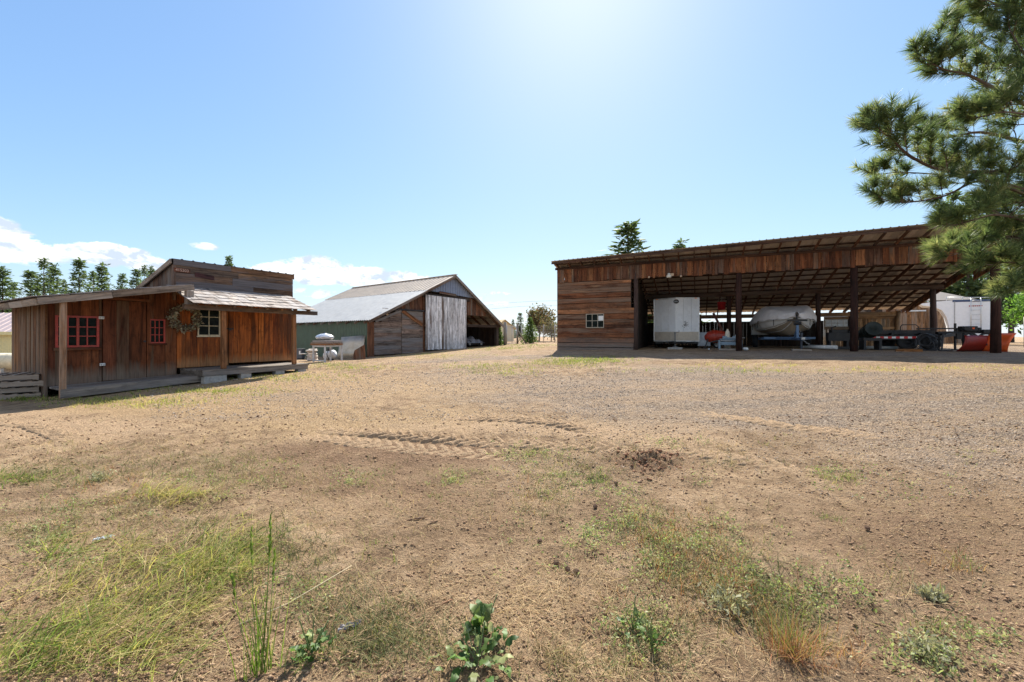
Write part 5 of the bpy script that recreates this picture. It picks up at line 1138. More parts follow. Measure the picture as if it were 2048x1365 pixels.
for k in range(3):
    t_ = ontable('plank_stack' if 0 else 'board', ['lowest tan board lying flat across the white table', 'middle grey board lying flat across the white table', 'top dark-edged board under the silver lids on the table'][k], 'board', .785 + k * .075); m_ = MB(); m_.box(-.52 + .05*k, .42 - .02*k, -.32 + jit(.05), .72, .004, .068, 0); m_.build('plank', [W_POST, W_GREY, W_SHAKE][k], t_)
LID = plain('silver_lid', (.62,.63,.64), .3, .55, var=.1)
for k in range(2):
    t_ = ontable(['metal_bowl', 'metal_dome'][k], ['shallow silver metal bowl on top of the boards', 'silver metal dome with black handle crowning the stack'][k], ['bowl', 'dome'][k], 1.015 + .10 * k); m_ = MB(); M = Matrix.Translation((-.08, .1, 0)) @ Matrix.Diagonal((1.12, .9, 1, 1))
    pr_ = [(0,.005),(.25,.01),(.36,.07),(.40,.12),(.385,.125),(.2,.05),(0,.045)] if k == 0 else [(.405,.03),(.41,.04),(.34,.12),(.18,.19),(.03,.215),(.028,.24),(0,.24),(0,.2)]
    m_.lathe(pr_, 26, M); m_.build('shell', LID, t_, True)
    if k: m_ = MB(); m_.tube([(-.20,.1,.19),(-.16,.1,.25),(0,.1,.25),(.04,.1,.2)], .012, 6); m_.build('handle', BLACK, t_)
hp = gthing('hose_stack', 'tall stack of white flattened hose coils beside the work table', 'hose', 624, 722)
m_ = MB()
for k in range(10): m_.torus(Matrix.Translation((jit(.03), jit(.03), .045 + k * .058)) @ Matrix.Rotation(jit(.09), 4, 'X'), .24 + jit(.035) - .004 * k, .034 + jit(.006), 26, 7)
m_.build('coils', plain('dusty_white_hose', (.52,.46,.40), .7, dirt=(.34,.28,.22), dirt_amt=.6), hp, True)
m_ = MB(); m_.tube([(-.2, -.1, .36), (-.4, -.1, .36), (-.55, -.05, .35)], .025, 8); m_.build('loose_end', plain('white_hose_end', (.6,.58,.54), .6), hp, True)
ub = gthing('utility_box', 'dark grey utility box with a white label behind the cabin porch', 'box', 601, 719, -.2)
m_ = MB(); m_.box(-.17, .17, -.12, .14, .05, .56); m_.box(-.18, .18, -.13, .15, .565, .59); m_.build('case', plain('dark_grey_plastic', (.085,.09,.10), .5), ub, bevel=.015); m_ = MB(); m_.box(-.0, .09, -.126, -.1205, .28, .47); m_.build('paper_label', WHITE, ub); m_ = MB(); m_.box(-.15, .15, -.1, .12, 0, .048); m_.build('foot', BLACK, ub)
Q = Frame(B.world(-1.1, 1.0).x, B.world(-1.1, 1.0).y, .45, .88, -.47)
sp_ = gthing('sheet_metal_panel', 'large dull metal sheet leaning against the green barn wall', 'panel', 700, 717, R(-8))
sx0 = (676 - 705) / F * sp_.location.y; sx1 = (729 - 705) / F * sp_.location.y
m_ = MB(); m_.prism([(sx0, .0, .0), (sx0 + .9, 0, .0), (sx1, .0, .45), (sx1 + .02, .42, 1.22), (sx0, .42, 1.12)], (0, .01, .004)); m_ = MB()
m_.grid(lambda a, b: Vector((sx0 + (sx1 - sx0) * a, .02 + .45 * b + .012 * math.sin(a * 9), .0 + (1.12 + .1 * a) * b)), 12, 4); m_.build('sheet', plain('dull_stained_sheet', (.42,.37,.30), .4, .5, var=.3, scale=2.5, dirt=(.5,.36,.22), dirt_amt=.6), sp_, True, solid=.006)
bd = gthing('slanted_board', 'brown slanted plywood offcut leaning on the metal sheet', 'board', 718, 719.5, R(-10))
k_ = bd.location.y / F; m_ = MB(); m_.prism([(-15*k_, 0, 0), (14*k_, 0, 0), (7*k_, .22, 30*k_), (-13*k_, .13, 18*k_)], (0, .012, .005)); m_.build('plywood', W_BARN, bd)
cm = thing('covered_machine', 'low machine under a crumpled silver tarp in the barn bay', 'machine', B.world(wd[1] + 1.6, .9, .42), B.rot)
m_ = MB(); m_.grid(lambda a, b: Vector(((a - .5) * 1.8, (b - .5) * 1.1, .22 + .42 * (math.sin(a*3.14159)**.5) * (math.sin(b*3.14159)**.5) + .10 * math.sin(a*19+b*7) * math.sin(b*13) - .16 * (a > .55) * math.sin(b*3.14))), 26, 16); m_.build('tarp', plain('silver_tarp', (.17,.17,.18), .5, .2, var=.3, scale=9), cm, True); m_ = MB(); m_.box(-.75, .75, -.4, .4, .1, .3); m_.build('chassis', BLACK, cm, bevel=.03); [wheel(cm, Matrix.Translation((x, y, .2)) @ Matrix.Rotation(R(90), 4, 'X'), .2, .12) for x in (-.6, .6) for y in (-.42, .42)]
# ---------------------------------------------------------------- left edge: pallets, yellow building, tank
pb = G1(20, 800); prot = R(33)
def pallet_parts(t):
    m_ = MB(); L_, W_, Hh = 1.2, 1.0, .135
    for k in range(7): x = -L_/2 + .09 * .5 + k * (L_ - .09) / 6; m_.box(x - .045, x + .045, -W_/2, W_/2, Hh - .018, Hh, 1)
    m_.build('deck_boards', W_GREY, t)
    m_ = MB(); [m_.box(-L_/2, L_/2, y - .02, y + .02, .02, Hh - .019, 0) for y in (-W_/2 + .02, 0, W_/2 - .02)]; m_.build('stringers', W_GREY, t)
    m_ = MB(); [m_.box(x - .045, x + .045, -W_/2, W_/2, 0, .018, 1) for x in (-L_/2 + .05, 0, L_/2 - .05)]; m_.build('bottom_boards', W_GREY, t)
labs = ['lowest grey wooden pallet of the stack beside the cabin', 'second wooden pallet from the ground in the stack', 'third wooden pallet from the ground, jutting out right', 'topmost grey wooden pallet of the stack']
pc = Vector((pb.x - .42, pb.y + .35, pb.z))
pal = None
for k in range(4):
    loc = (pc.x + (.12 if k == 2 else jit(.04)), pc.y + jit(.03), pc.z - .01 + k * .142)
    if k == 0: pal = thing('wooden_pallet', labs[0], 'pallet', loc, prot, 'pallets stacked by the cabin'); pallet_parts(pal)
    else: dup(pal, loc, prot + jit(.06), label=labs[k])
yb = Frame(-38, 28.2, -.55, 1.0, .12)
yl = thing('yellow_building', 'pale yellow metal building with a tan ribbed roof at the left edge', 'building', yb.o, yb.rot)
YEL = plain('pale_yellow_siding', (.62,.56,.30), .5, .1, var=.08); x1_ = yb.X(28.5); ze = yb.W(15, 664)[1]
m_ = MB(); prof = []
for i in range(24): a = x1_ - (i + 1) * .4; prof += [(a, 0), (a + .05, -.025), (a + .1, 0)]
prof = sorted(prof) + [(x1_, 0)]; vs = []
for a, h in prof: vs += [(a, h, -.3), (a, h, ze)]
m_.add(vs, [(2*i, 2*i+2, 2*i+3, 2*i+1) for i in range(len(prof)-1)]); m_.hexa([(x1_-.02,.01,-.3),(x1_,.01,-.3),(x1_,7,-.3),(x1_-.02,7,-.3),(x1_-.02,.01,ze),(x1_,.01,ze),(x1_,7,ze),(x1_-.02,7,ze)], 2); m_.build('wall', YEL, yl)
m_ = MB(); S_ = Vector((0, 2.4, yb.W(10, 626, 2.4)[1] - ze)); l_ = S_.length; ribbed(m_, (x1_ - 9, -.35, ze - .02), (1, 0, 0), S_, 9.2, l_, .45, .035, 'rib'); m_.build('roof', plain('pinkish_tan_metal_roof', (.52,.42,.40), .45, .2, var=.08), yl)
m_ = MB(); m_.box(x1_ - 9, x1_ + .2, -.40, -.36, ze - .22, ze - .0, 0); m_.build('eave_trim', YEL, yl)
pt_ = gthing('propane_tank', 'long white propane tank in front of the yellow building', 'tank', 8, 738, R(5)); pt_.location = (-20.2, 16.3, hz(-20.2, 16.3))
m_ = MB(); M = Matrix.Translation((-.35, 0, .62)) @ X90; m_.lathe([(0,-1.2),(.15,-1.17),(.27,-1.08),(.33,-.95),(.33,.95),(.27,1.08),(.15,1.17),(0,1.2)], 20, M); m_.build('shell', plain('cream_tank_paint', (.62,.56,.40), .4), pt_, True); m_ = MB(); [m_.box(x - .06, x + .06, -.25, .25, -.1, .36) for x in (-1.0, .3)]; m_.build('saddle', CONC, pt_)
# ---------------------------------------------------------------- gap between barn and shed
FPOST = wood('grey_fence_post', [(.16,.13,.10),(.21,.17,.135)], (.26,.24,.21), .4)
fpl = [(1010, 691, 645, .13, 'thick grey gate post with wire gate beside the barn'), (1035, 687.5, 648, .10, 'grey gate post with a slanted brace behind the wire gate')]
for k, (u, v, vt, r_, lab) in enumerate(fpl):
    Yp = (32.0, 36.0)[k]; X_ = (u - CX) / F * Yp; g = hz(X_, Yp); t_ = thing('gate_post', lab, 'post', (X_, Yp, g), 0, 'posts of the wire gate')
    ht = H + (HY - vt) / F * Yp - g; m_ = MB(); m_.tube([(0, 0, -.1), (0, 0, ht)], [r_, r_*.93], 10); m_.build('timber', FPOST, t_, True)
    if k: m_ = MB(); m_.beam((.05, 0, ht * .62), (.75, -.25, .02), .1, .1); m_.build('brace', FPOST, t_)
g0 = Vector(((1013-CX)/F*32.2, 32.2, 0)); g1 = Vector(((1034-CX)/F*35.8, 35.8, 0)); gt = thing('wire_gate', 'open wire mesh gate hung between two grey posts', 'gate', (g0.x, g0.y, hz(g0.x, g0.y)), math.atan2(g1.y-g0.y, g1.x-g0.x)); gl = (g1 - g0).length
m_ = MB(); [m_.tube([(.1, 0, z), (gl - .12, 0, z)], .022, 6) for z in (.1, 1.5)]; [m_.tube([(x, 0, .1), (x, 0, 1.5)], .022, 6) for x in (.1, gl/2, gl - .12)]; m_.build('frame', STEEL, gt, True); m_ = MB(); [m_.tube([(x, 0, .1), (x, 0, 1.5)], .004, 4) for x in np.arange(.2, gl - .12, .15)]; [m_.tube([(.1, 0, z), (gl - .12, 0, z)], .004, 4) for z in np.arange(.2, 1.5, .15)]; m_.build('mesh', STEEL, gt)
wf = thing('wire_fence', 'wire mesh field fence on pale posts behind the young spruces', 'fence', (.8, 39, hz(.8, 39)), 0)
for k in range(5):
    x = k * 1.05 + .1; m_ = MB(); m_.tube([(x, jit(.05), -.1), (x, 0, 1.75)], .045, 8); m_.build('post', wood('pale_fence_post', [(.34,.30,.24)], (.4,.38,.34), .3) if k == 0 else bpy.data.materials['pale_fence_post'], wf, True)
m_ = MB(); [m_.tube([(0, 0, z), (4.4, 0, z)], .007, 4) for z in np.arange(.15, 1.75, .16)]; [m_.tube([(x, 0, .1), (x, 0, 1.7)], .006, 4) for x in np.arange(0, 4.4, .16)]; m_.build('wire_mesh', plain('wire', (.25,.25,.25), .5, .5), wf)
S2 = Frame((988-CX)/F*52, 52, hz(-2, 52), .86, .5)
sh2 = thing('cream_shed', 'small cream gabled shed far behind the barn', 'shed', S2.o, S2.rot)
YC = plain('cream_siding', (.62,.56,.40), .6, var=.06); gw = 2.9; gh = 1.75; gp = 2.75
m_ = MB(); m_.prism([(0,0,-.2),(gw,0,-.2),(gw,0,gh),(gw/2,0,gp),(0,0,gh)], (0, 4, 0)); m_.build('wall', YC, sh2); m_ = MB(); dr_ = (gp - gh) / (gw / 2)
m_.hexa([(-.3,-.3,gh-.3*dr_),(gw/2,-.3,gp),(gw/2,4.3,gp),(-.3,4.3,gh-.3*dr_),(-.3,-.3,gh-.3*dr_+.09),(gw/2,-.3,gp+.09),(gw/2,4.3,gp+.09),(-.3,4.3,gh-.3*dr_+.09)], 0); m_.hexa([(gw/2,-.3,gp),(gw+.3,-.3,gh-.3*dr_),(gw+.3,4.3,gh-.3*dr_),(gw/2,4.3,gp),(gw/2,-.3,gp+.09),(gw+.3,-.3,gh-.3*dr_+.09),(gw+.3,4.3,gh-.3*dr_+.09),(gw/2,4.3,gp+.09)], 0); m_.build('roof', plain('straw_coloured_roof', (.50,.38,.20), .6), sh2)
pwl = thing('power_line', 'two thin black power lines crossing the sky right of the barn', 'power line', P(950, 618, 90), 0)
for dv in (0, 9):
    m_ = MB(); o_ = P(950, 618, 90); m_.tube([P(905 + 230*k/12, 620 + dv - 18*k/12 + 5*(k/12-.5)**2*4 - 5, 90 + 20*k/12) - o_ for k in range(13)], .022, 5); m_.build('wire', BLACK, pwl)
# ---------------------------------------------------------------- vegetation
def unit(a): return a / np.maximum(np.linalg.norm(a, axis=-1, keepdims=True), 1e-9)
def rdir(n): return unit(rng.normal(size=(n, 3)))
def quads_at(c, d, w, L, W, tone, tone2=None):
    """diamond leaves: centre-base c, direction d, side w"""
    n = len(c); L = np.asarray(L).reshape(-1, 1); W = np.asarray(W).reshape(-1, 1)
    V = np.stack([c, c + d*L*.5 + w*W*.5, c + d*L, c + d*L*.5 - w*W*.5], 1).reshape(-1, 3)
    Fq = np.arange(4*n).reshape(n, 4)
    t2 = rng.random(n) if tone2 is None else tone2
    Cc = np.repeat(np.stack([tone, t2, rng.random(n), np.ones(n)], 1), 4, 0)
    return V, Fq, Cc
BARK = wood('pine_bark', [(.10,.065,.045),(.16,.10,.07)], (.17,.14,.12), .3, .6, .0, bstr=1)
BARKG = wood('grey_bark', [(.11,.095,.08),(.16,.14,.12)], (.2,.18,.16), .3, .6, .0, bstr=1)
# ---- background conifers
def conifer_mesh(h, r, seed, z0f=.12, whorls=34, per=6, open_=.15, size=.30, droop=.25, lean=.0):
    g = np.random.default_rng(seed); C_, D_, Wd, Ls, T = [], [], [], [], []
    for k in range(whorls):
        f = (k + g.random() * .6) / whorls; z = h * (z0f + (1 - z0f) * f)
        if g.random() < open_: continue
        env = (1 - f)**.95 * (.6 + .55 * g.random()) + .025
        for j in range(per):
            if g.random() < .12: continue
            a = 6.283 * (j + g.random() * .8) / per + k * 1.1; Lb = r * env * (.65 + .55 * g.random())
            m = max(3, int(Lb / (size * .42)))
            t = (np.arange(m) + .5) / m
            dz = -droop * Lb * t + .30 * Lb * t**2 + f * .3 * Lb * t
            p = np.stack([np.cos(a) * Lb * t, np.sin(a) * Lb * t, z + dz + g.normal(0, h * .016)], 1)
            for q in range(3):
                C_.append(p + g.normal(size=(m, 3)) * size * .30); T.append(np.clip(g.normal(.45, .22, m) + .2 * (t - .5), 0, 1))
                dd = unit(np.stack([np.full(m, np.cos(a)), np.full(m, np.sin(a)), g.normal(.25, .5, m)], 1) + g.normal(size=(m, 3)) * .55); D_.append(dd); Ls.append(size * (.6 + .8 * g.random(m)))
    m = 14; C_.append(np.stack([g.normal(0, .05, m), g.normal(0, .05, m), h * (.93 + .07 * g.random(m))], 1)); D_.append(unit(np.stack([g.normal(0, .4, m), g.normal(0, .4, m), np.ones(m)], 1))); Ls.append(size * (.6 + .6 * g.random(m))); T.append(g.random(m))
    c = np.concatenate(C_); d = np.concatenate(D_); L_ = np.concatenate(Ls); t = np.concatenate(T); w = unit(np.cross(d, rdir(len(c))))
    return quads_at(c, d, w, L_, L_ * .38, t)
CON = leafmat('conifer_needles', [(.045,.075,.035),(.075,.115,.048),(.11,.155,.06),(.16,.20,.08)], .45, .6)
CONB = leafmat('young_spruce_needles', [(.06,.10,.03),(.10,.16,.045),(.15,.21,.07)], .4, .6)
def conifer(name, label, h, r, seed, x, y, group=None, mat=CON, trunk_r=None, **kw):
    t = thing(name, label, 'tree', (x, y, hz(x, y) - .05), random.random() * 6.28, group)
    V, Fq, Cc = conifer_mesh(h, r, seed, **kw); mesh_arrays('crown', V, None, Fq, Cc, mat, t)
    tr_ = trunk_r or h * .013; m_ = MB(); m_.tube([(jit(.02*h*.1), jit(.02), h * k / 6) for k in range(7)], [tr_ * (1 - k / 6.3) for k in range(7)], 8); m_.build('trunk', BARK, t, True)
    return t
far = [(5,537,34,'slim dark conifer at the far left edge, behind the cabin roof'),(28,566,26,'short conifer next to the far left edge conifer'),(62,544,34,'rounded conifer left of the tallest conifer pair behind the cabin'),(88,518,34,'tallest conifer of the group above the cabin wing'),(108,531,30,'broad conifer touching the right side of the tallest one'),(128,560,16,'small thin conifer beside the bare gap in the tree line'),(158,521,32,'solitary conifer standing clear in the middle of the tree line'),(186,544,26,'left conifer of the close pair above the cabin wing'),(204,530,30,'right conifer of the close pair above the cabin wing'),(245,549,28,'low bushy conifer between the pair and the false front'),(273,540,26,'leaning conifer near the false-front gable'),(289,532,22,'conifer just left of the false-front gable'),(302,536,20,'conifer half hidden by the false-front gable'),(459,514,30,'conifer whose tip shows above the false front')]
protos = []
FT = [dict(h=15, r=2.9, seed=1, whorls=40), dict(h=15, r=3.4, seed=2, whorls=36, open_=.25), dict(h=15, r=2.6, seed=3, whorls=44), dict(h=15, r=3.1, seed=5, whorls=34, open_=.3, per=5)]
for k, (u, v, wpx, lab) in enumerate(far):
    Y = 62 + (k * 7) % 19; x = (u - CX) / F * Y; zt = H + (HY - v) / F * Y; z0_ = hz(x, Y); hh = zt - z0_
    kind = k % 4; s = hh / 15; sw = (wpx / F * Y * 2.15) / (2 * FT[kind]['r'] * .8)
    if kind >= len(protos):
        t = conifer('conifer_tree', lab, x=x, y=Y, group='conifers behind the cabin', size=.46, **FT[kind]); protos.append(t)
    else: t = dup(protos[kind], (x, Y, z0_ - .05), k * 1.3, label=lab)
    t.scale = (sw, sw, s)
for k, (u, v, wpx, Y, lab) in enumerate([(1257,449,74,58,'big rounded conifer rising above the shed roof'),(1360,485,50,62,'conifer tip peeking over the middle of the shed roof'),(1233,527,40,75,'small conifer tip at the low left end of the shed roof')]):
    x = (u - CX) / F * Y; z0_ = hz(x, Y); hh = H + (HY - v) / F * Y - z0_; kind = (2, 0, 2)[k]; t = dup(protos[kind], (x, Y, z0_), 2 + k, label=lab); s = hh / 15; t['group'] = 'conifers behind the pole shed'; sw = (wpx / F * Y * 1.5) / (2 * FT[kind]['r'] * .8) * (1.5 if k == 0 else 1.2); t.scale = (sw, sw, s)
for k, (u, v, wpx, Y, lab) in enumerate([(1040,627,26,75,'dark conifer beyond the wire fence between barn and shed'),(1026,640,16,80,'short dark conifer left of the one beyond the wire fence'),(1108,634,30,70,'dark conifer partly hidden by the shed corner')]):
    x = (u - CX) / F * Y; z0_ = hz(x, Y); hh = H + (HY - v) / F * Y - z0_; kind = (2, 0, 3)[k]; t = dup(protos[kind], (x, Y, z0_), k, label=lab); t['group'] = 'conifers between the barn and the shed'; s = hh / 15; sw = (wpx / F * Y) / (2 * FT[kind]['r'] * .7); t.scale = (sw, sw, s)
# tall bare-stemmed pines behind the white trailer
pk_ = None
for k, (u, Y, hh, lab) in enumerate([(1880,44,15,'tall pine with bare lower trunk, leftmost behind the white trailer'),(1906,47,17,'tall pine with bare trunk above the white trailer ladder side'),(1936,42,15,'tall pine with thick trunk behind the middle of the white trailer'),(1975,50,17,'tall pine behind the right end of the white trailer'),(2022,40,14,'tall pine behind the maple beyond the right shed post'),(2090,46,16,'tall pine beyond the right edge of the yard')]):
    x = (u - CX) / F * Y; z0_ = hz(x, Y)
    if k == 0: pk_ = conifer('tall_pine', lab, 15, 3.6, 21, x, Y, 'tall pines behind the white trailer', trunk_r=.22, z0f=.13, whorls=26, per=6, open_=.1, size=.55, droop=.1)
    else: t = dup(pk_, (x, Y, z0_), k * 1.7, (1, 1, hh / 15), label=lab)
# young spruces by the gate
for k, (u, vt, Y, r_, lab) in enumerate([(1060,636,36,.95,'bushy young spruce in front of the wire fence'),(996.5,650,32,.45,'slender young spruce between the barn corner and the gate post')]):
    x = (u - CX) / F * Y; z0_ = hz(x, Y); hh = H + (HY - vt) / F * Y - z0_
    conifer('young_spruce', lab, hh, r_, 31 + k, x, Y, 'young spruces by the gate', CONB, .03, z0f=.03, whorls=22, per=7, open_=.0, size=.17, droop=.05)
# leafy trees
def leafy(name, label, x, y, h, r, seed, mat, n=2600, size=.16, trunk_f=.3, bark=BARKG):
    g = np.random.default_rng(seed); t = thing(name, label, 'tree', (x, y, hz(x, y) - .05), 0)
    m_ = MB(); m_.tube([(0, 0, 0), (.05*r, 0, h*trunk_f), (0, .05*r, h*.6), (.03, 0, h*.9)], [h*.022, h*.018, h*.011, .01], 8)
    cl = []
    for k in range(11):
        a = g.random() * 6.28; f = trunk_f + (.85 - trunk_f) * g.random(); L_ = r * (.5 + .5 * g.random()) * (1.1 - f * .5)
        p0 = Vector((0, 0, h * f * .8)); p1 = p0 + Vector((math.cos(a) * L_ * .5, math.sin(a) * L_ * .5, .25 * L_)); p2 = p0 + Vector((math.cos(a) * L_, math.sin(a) * L_, .7 * L_ * g.random() + .15 * h)); m_.tube([p0, p1, p2], [h*.009, h*.006, .008], 6); cl += [p1, p2, (p1 + p2) / 2]
    m_.build('trunk', bark, t, True)
    cl = np.array([tuple(q) for q in cl]); k = g.integers(0, len(cl), n); c = cl[k] + g.normal(size=(n, 3)) * r * .17; d = rdir(n); w = unit(np.cross(d, rdir(n))); L_ = size * (.6 + .8 * g.random(n))
    V, Fq, Cc = quads_at(c, d, w, L_, L_ * .6, np.clip(g.normal(.5, .25, n), 0, 1)); mesh_arrays('crown', V, None, Fq, Cc, mat, t); return t
BROWNLEAF = leafmat('brown_tinged_leaves', [(.15,.09,.055),(.09,.11,.045),(.21,.14,.08),(.07,.10,.04)], .4)
MAPLE = leafmat('bright_maple_leaves', [(.08,.17,.03),(.13,.25,.045),(.20,.33,.07)], .5)
leafy('brown_leaved_tree', 'sparse tree with brownish leaves behind the young spruce', (1078-CX)/F*46, 46, 4.0, 1.7, 41, BROWNLEAF, 4200, .22)
leafy('brown_leaved_shrub', 'low brownish shrub against the left corner of the shed', (1102-CX)/F*42, 42, 2.6, 1.3, 43, BROWNLEAF, 1200, .15)
leafy('maple_tree', 'bright green leafy maple at the right edge beyond the pipe fence', (2052-CX)/F*25, 25, 3.5, 1.5, 44, MAPLE, 2600, .16)
leafy('green_bush', 'green bush above the roof of the yellow building', (8-CX)/F*40, 40, 3.9, 2.2, 45, MAPLE, 1500, .3)

# ---- the big pine whose branches reach in from the right
PT = Vector((11.3, 7.8, 0)); PT.z = hz(PT.x, PT.y)
pine = thing('pine_tree', 'large long-needled pine reaching in from the right over the shed roof', 'tree', PT, 0)
pm = MB(); pm.tube([(0, 0, -.2), (.05, 0, 2), (-.02, .05, 5), (.0, 0, 8.5), (0, 0, 10.5)], [.26, .22, .17, .10, .03], 12)
shoots = []     # (start, end) of needle-bearing shoots, local
def twig(p, d, L_, depth, r0):
    n = 4; pts = [p]; dd = Vector(d)
    for k in range(n):
        dd = (dd + Vector((jit(.22), jit(.22), jit(.16) + .17))).normalized(); pts.append(pts[-1] + dd * L_ / n)
    pm.tube(pts, [r0 * (1 - .17 * k) for k in range(n + 1)], 5, cap=False)
    shoots.append((pts[-2], pts[-1] + dd * .05)); 
    if random.random() < .75: shoots.append((pts[-3], pts[-2]))
    if depth > 0:
        for k in range(3 + int(random.random() * 2)):
            i = 1 + int(random.random() * 3); q = pts[i]; s = dd.cross(Vector((jit(1), jit(1), jit(1)))).normalized()
            twig(q, (dd * .75 + s * .75 + Vector((0, 0, .25))).normalized(), L_ * (.45 + .25 * random.random()), depth - 1, r0 * .6)
def limb(pix, n_tw, tl=.62, r0=.05, y1=None, from_=.25):
    """pix: limb course as photo positions with distances, from the trunk outwards"""
    pts = [P(u, v, Y) - PT for u, v, Y in pix]
    base = Vector((0, 0, pts[0].z - .25 * (pts[0].xy.length) * .3)); cp_ = [base] + pts
    fine = []
    for i in range(len(cp_) - 1):
        for k in range(4):
            t = k / 4; a = cp_[max(i-1, 0)]; b = cp_[i]; c = cp_[i+1]; d = cp_[min(i+2, len(cp_)-1)]
            fine.append(.5 * ((2*b) + (c - a)*t + (2*a - 5*b + 4*c - d)*t*t + (3*b - a - 3*c + d)*t**3))
    fine.append(cp_[-1]); m = len(fine)
    pm.tube(fine, [max(r0 * (1 - .88 * k / (m - 1)), .006) for k in range(m)], 7)
    for k in range(n_tw):
        f = from_ + (1 - from_) * (k + random.random()) / n_tw; i = min(int(f * (m - 1)), m - 2); q = fine[i].lerp(fine[i+1], f * (m - 1) - i); d = (fine[i+1] - fine[i]).normalized()
        s = d.cross(Vector((jit(.35), jit(.35), 1))).normalized() * (1 if k % 2 else -1) + Vector((0, 0, jit(.5) + .18))
        twig(q, (d * .8 + s * .75).normalized(), tl * (1.15 - .55 * f) * (.7 + .5 * random.random()), 1, max(.013 * (1.2 - f), .005))
    twig(fine[-1], (fine[-1] - fine[-2]).normalized(), .35, 1, .006)
limb([(2130,235,7.6),(2048,208,7.4),(1990,178,7.2),(1935,150,7.1),(1890,140,7.0),(1862,125,7.0)], 17)
limb([(2110,190,8.0),(2040,135,8.0),(1975,95,7.9),(1930,60,7.8)], 14, .6)
limb([(2120,60,7.6),(2060,20,7.4),(2005,15,7.2),(1975,0,7.1)], 12, .6)
limb([(2120,350,7.5),(2048,342,7.3),(1960,345,7.1),(1880,340,7.0),(1820,312,6.9),(1785,280,6.9),(1765,265,6.9)], 22)
limb([(2120,300,7.9),(2040,282,7.9),(1960,265,7.8),(1900,275,7.8),(1850,268,7.8)], 11, .6)
limb([(2120,420,7.2),(2040,385,7.0),(1960,362,6.9),(1890,392,6.8),(1820,405,6.8),(1778,402,6.8)], 15, .55, .035)
limb([(2120,400,7.9),(2020,370,7.9),(1900,352,7.8),(1800,345,7.8),(1765,350,7.8)], 9, .5, .03)
limb([(2110,470,7.0),(2040,440,6.8),(1990,430,6.7),(1950,440,6.7),(1915,450,6.7)], 14, .55, .035)
limb([(2120,510,7.3),(2040,480,7.2),(1990,480,7.1),(1950,495,7.1),(1915,508,7.1)], 14, .5, .03)
limb([(2130,560,7.0),(2070,540,6.9),(2025,525,6.8),(1985,530,6.7)], 12, .5, .03)
limb([(2130,590,6.9),(2070,578,6.8),(2030,585,6.7)], 8, .4, .02)
limb([(2120,130,7.2),(2060,120,7.0),(2020,60,6.9)], 12, .6)
limb([(2110,260,7.0),(2050,230,6.8),(2000,225,6.7),(1960,235,6.7)], 14, .5, .03)
limb([(2120,420,8.3),(2050,405,8.5),(1990,415,8.7)], 12, .6, .03)
for k in range(9):      # limbs on the far side of the trunk, outside the picture
    a = -1.2 + 2.4 * k / 8; z = 2.6 + (k * 2.3) % 6.5; L_ = 2.6 - .15 * z
    pts = [Vector((math.cos(a) * L_ * t, math.sin(a) * L_ * t, z + .25 * L_ * t)) for t in (.0, .4, .75, 1)]
    pm.tube(pts, [.05, .04, .02, .008], 6)
    for j in range(8):
        q = pts[1].lerp(pts[3], j / 8); twig(q, Vector((math.cos(a + jit(1.2)), math.sin(a + jit(1.2)), .3)).normalized(), .5, 1, .008)
pm.build('trunk', BARK, pine, True)
S0 = np.array([tuple(a) for a, b in shoots]); S1 = np.array([tuple(b) for a, b in shoots]); NN = 60
ns = len(S0); ax_ = unit(S1 - S0); f = rng.random((ns, NN)) ** .8
f[:, :12] = .92 + .08 * rng.random((ns, 12))
c = S0[:, None] + (S1 - S0)[:, None] * f[..., None]
rd = unit(np.cross(np.repeat(ax_[:, None], NN, 1), rdir(ns * NN).reshape(ns, NN, 3)))
fw = .55 + .55 * f[..., None] + rng.normal(0, .12, (ns, NN, 1))
d = unit(ax_[:, None] * fw + rd * (1.1 - .45 * f[..., None]) + np.array([0, 0, -.16]))
L_ = .15 + .07 * rng.random((ns, NN)); c = c.reshape(-1, 3); d = d.reshape(-1, 3); L_ = L_.ravel(); w = unit(np.cross(d, rdir(len(c))))
tone = np.clip(np.repeat(rng.normal(.45, .2, ns), NN) + rng.normal(0, .16, ns * NN), 0, 1)
wd_ = .0048; V = np.stack([c - w * wd_, c + w * wd_, c + d * L_[:, None] + np.array([0, 0, -.012])], 1).reshape(-1, 3); F3 = np.arange(len(V)).reshape(-1, 3)
Cc = np.repeat(np.stack([tone, rng.random(len(c)), rng.random(len(c)), np.ones(len(c))], 1), 3, 0)
mesh_arrays('crown', V, F3, None, Cc, leafmat('long_pine_needles', [(.05,.085,.043),(.092,.135,.056),(.15,.19,.072),(.30,.30,.15)], .48, .5, 1.5, .35), pine)
print('shoots', ns)

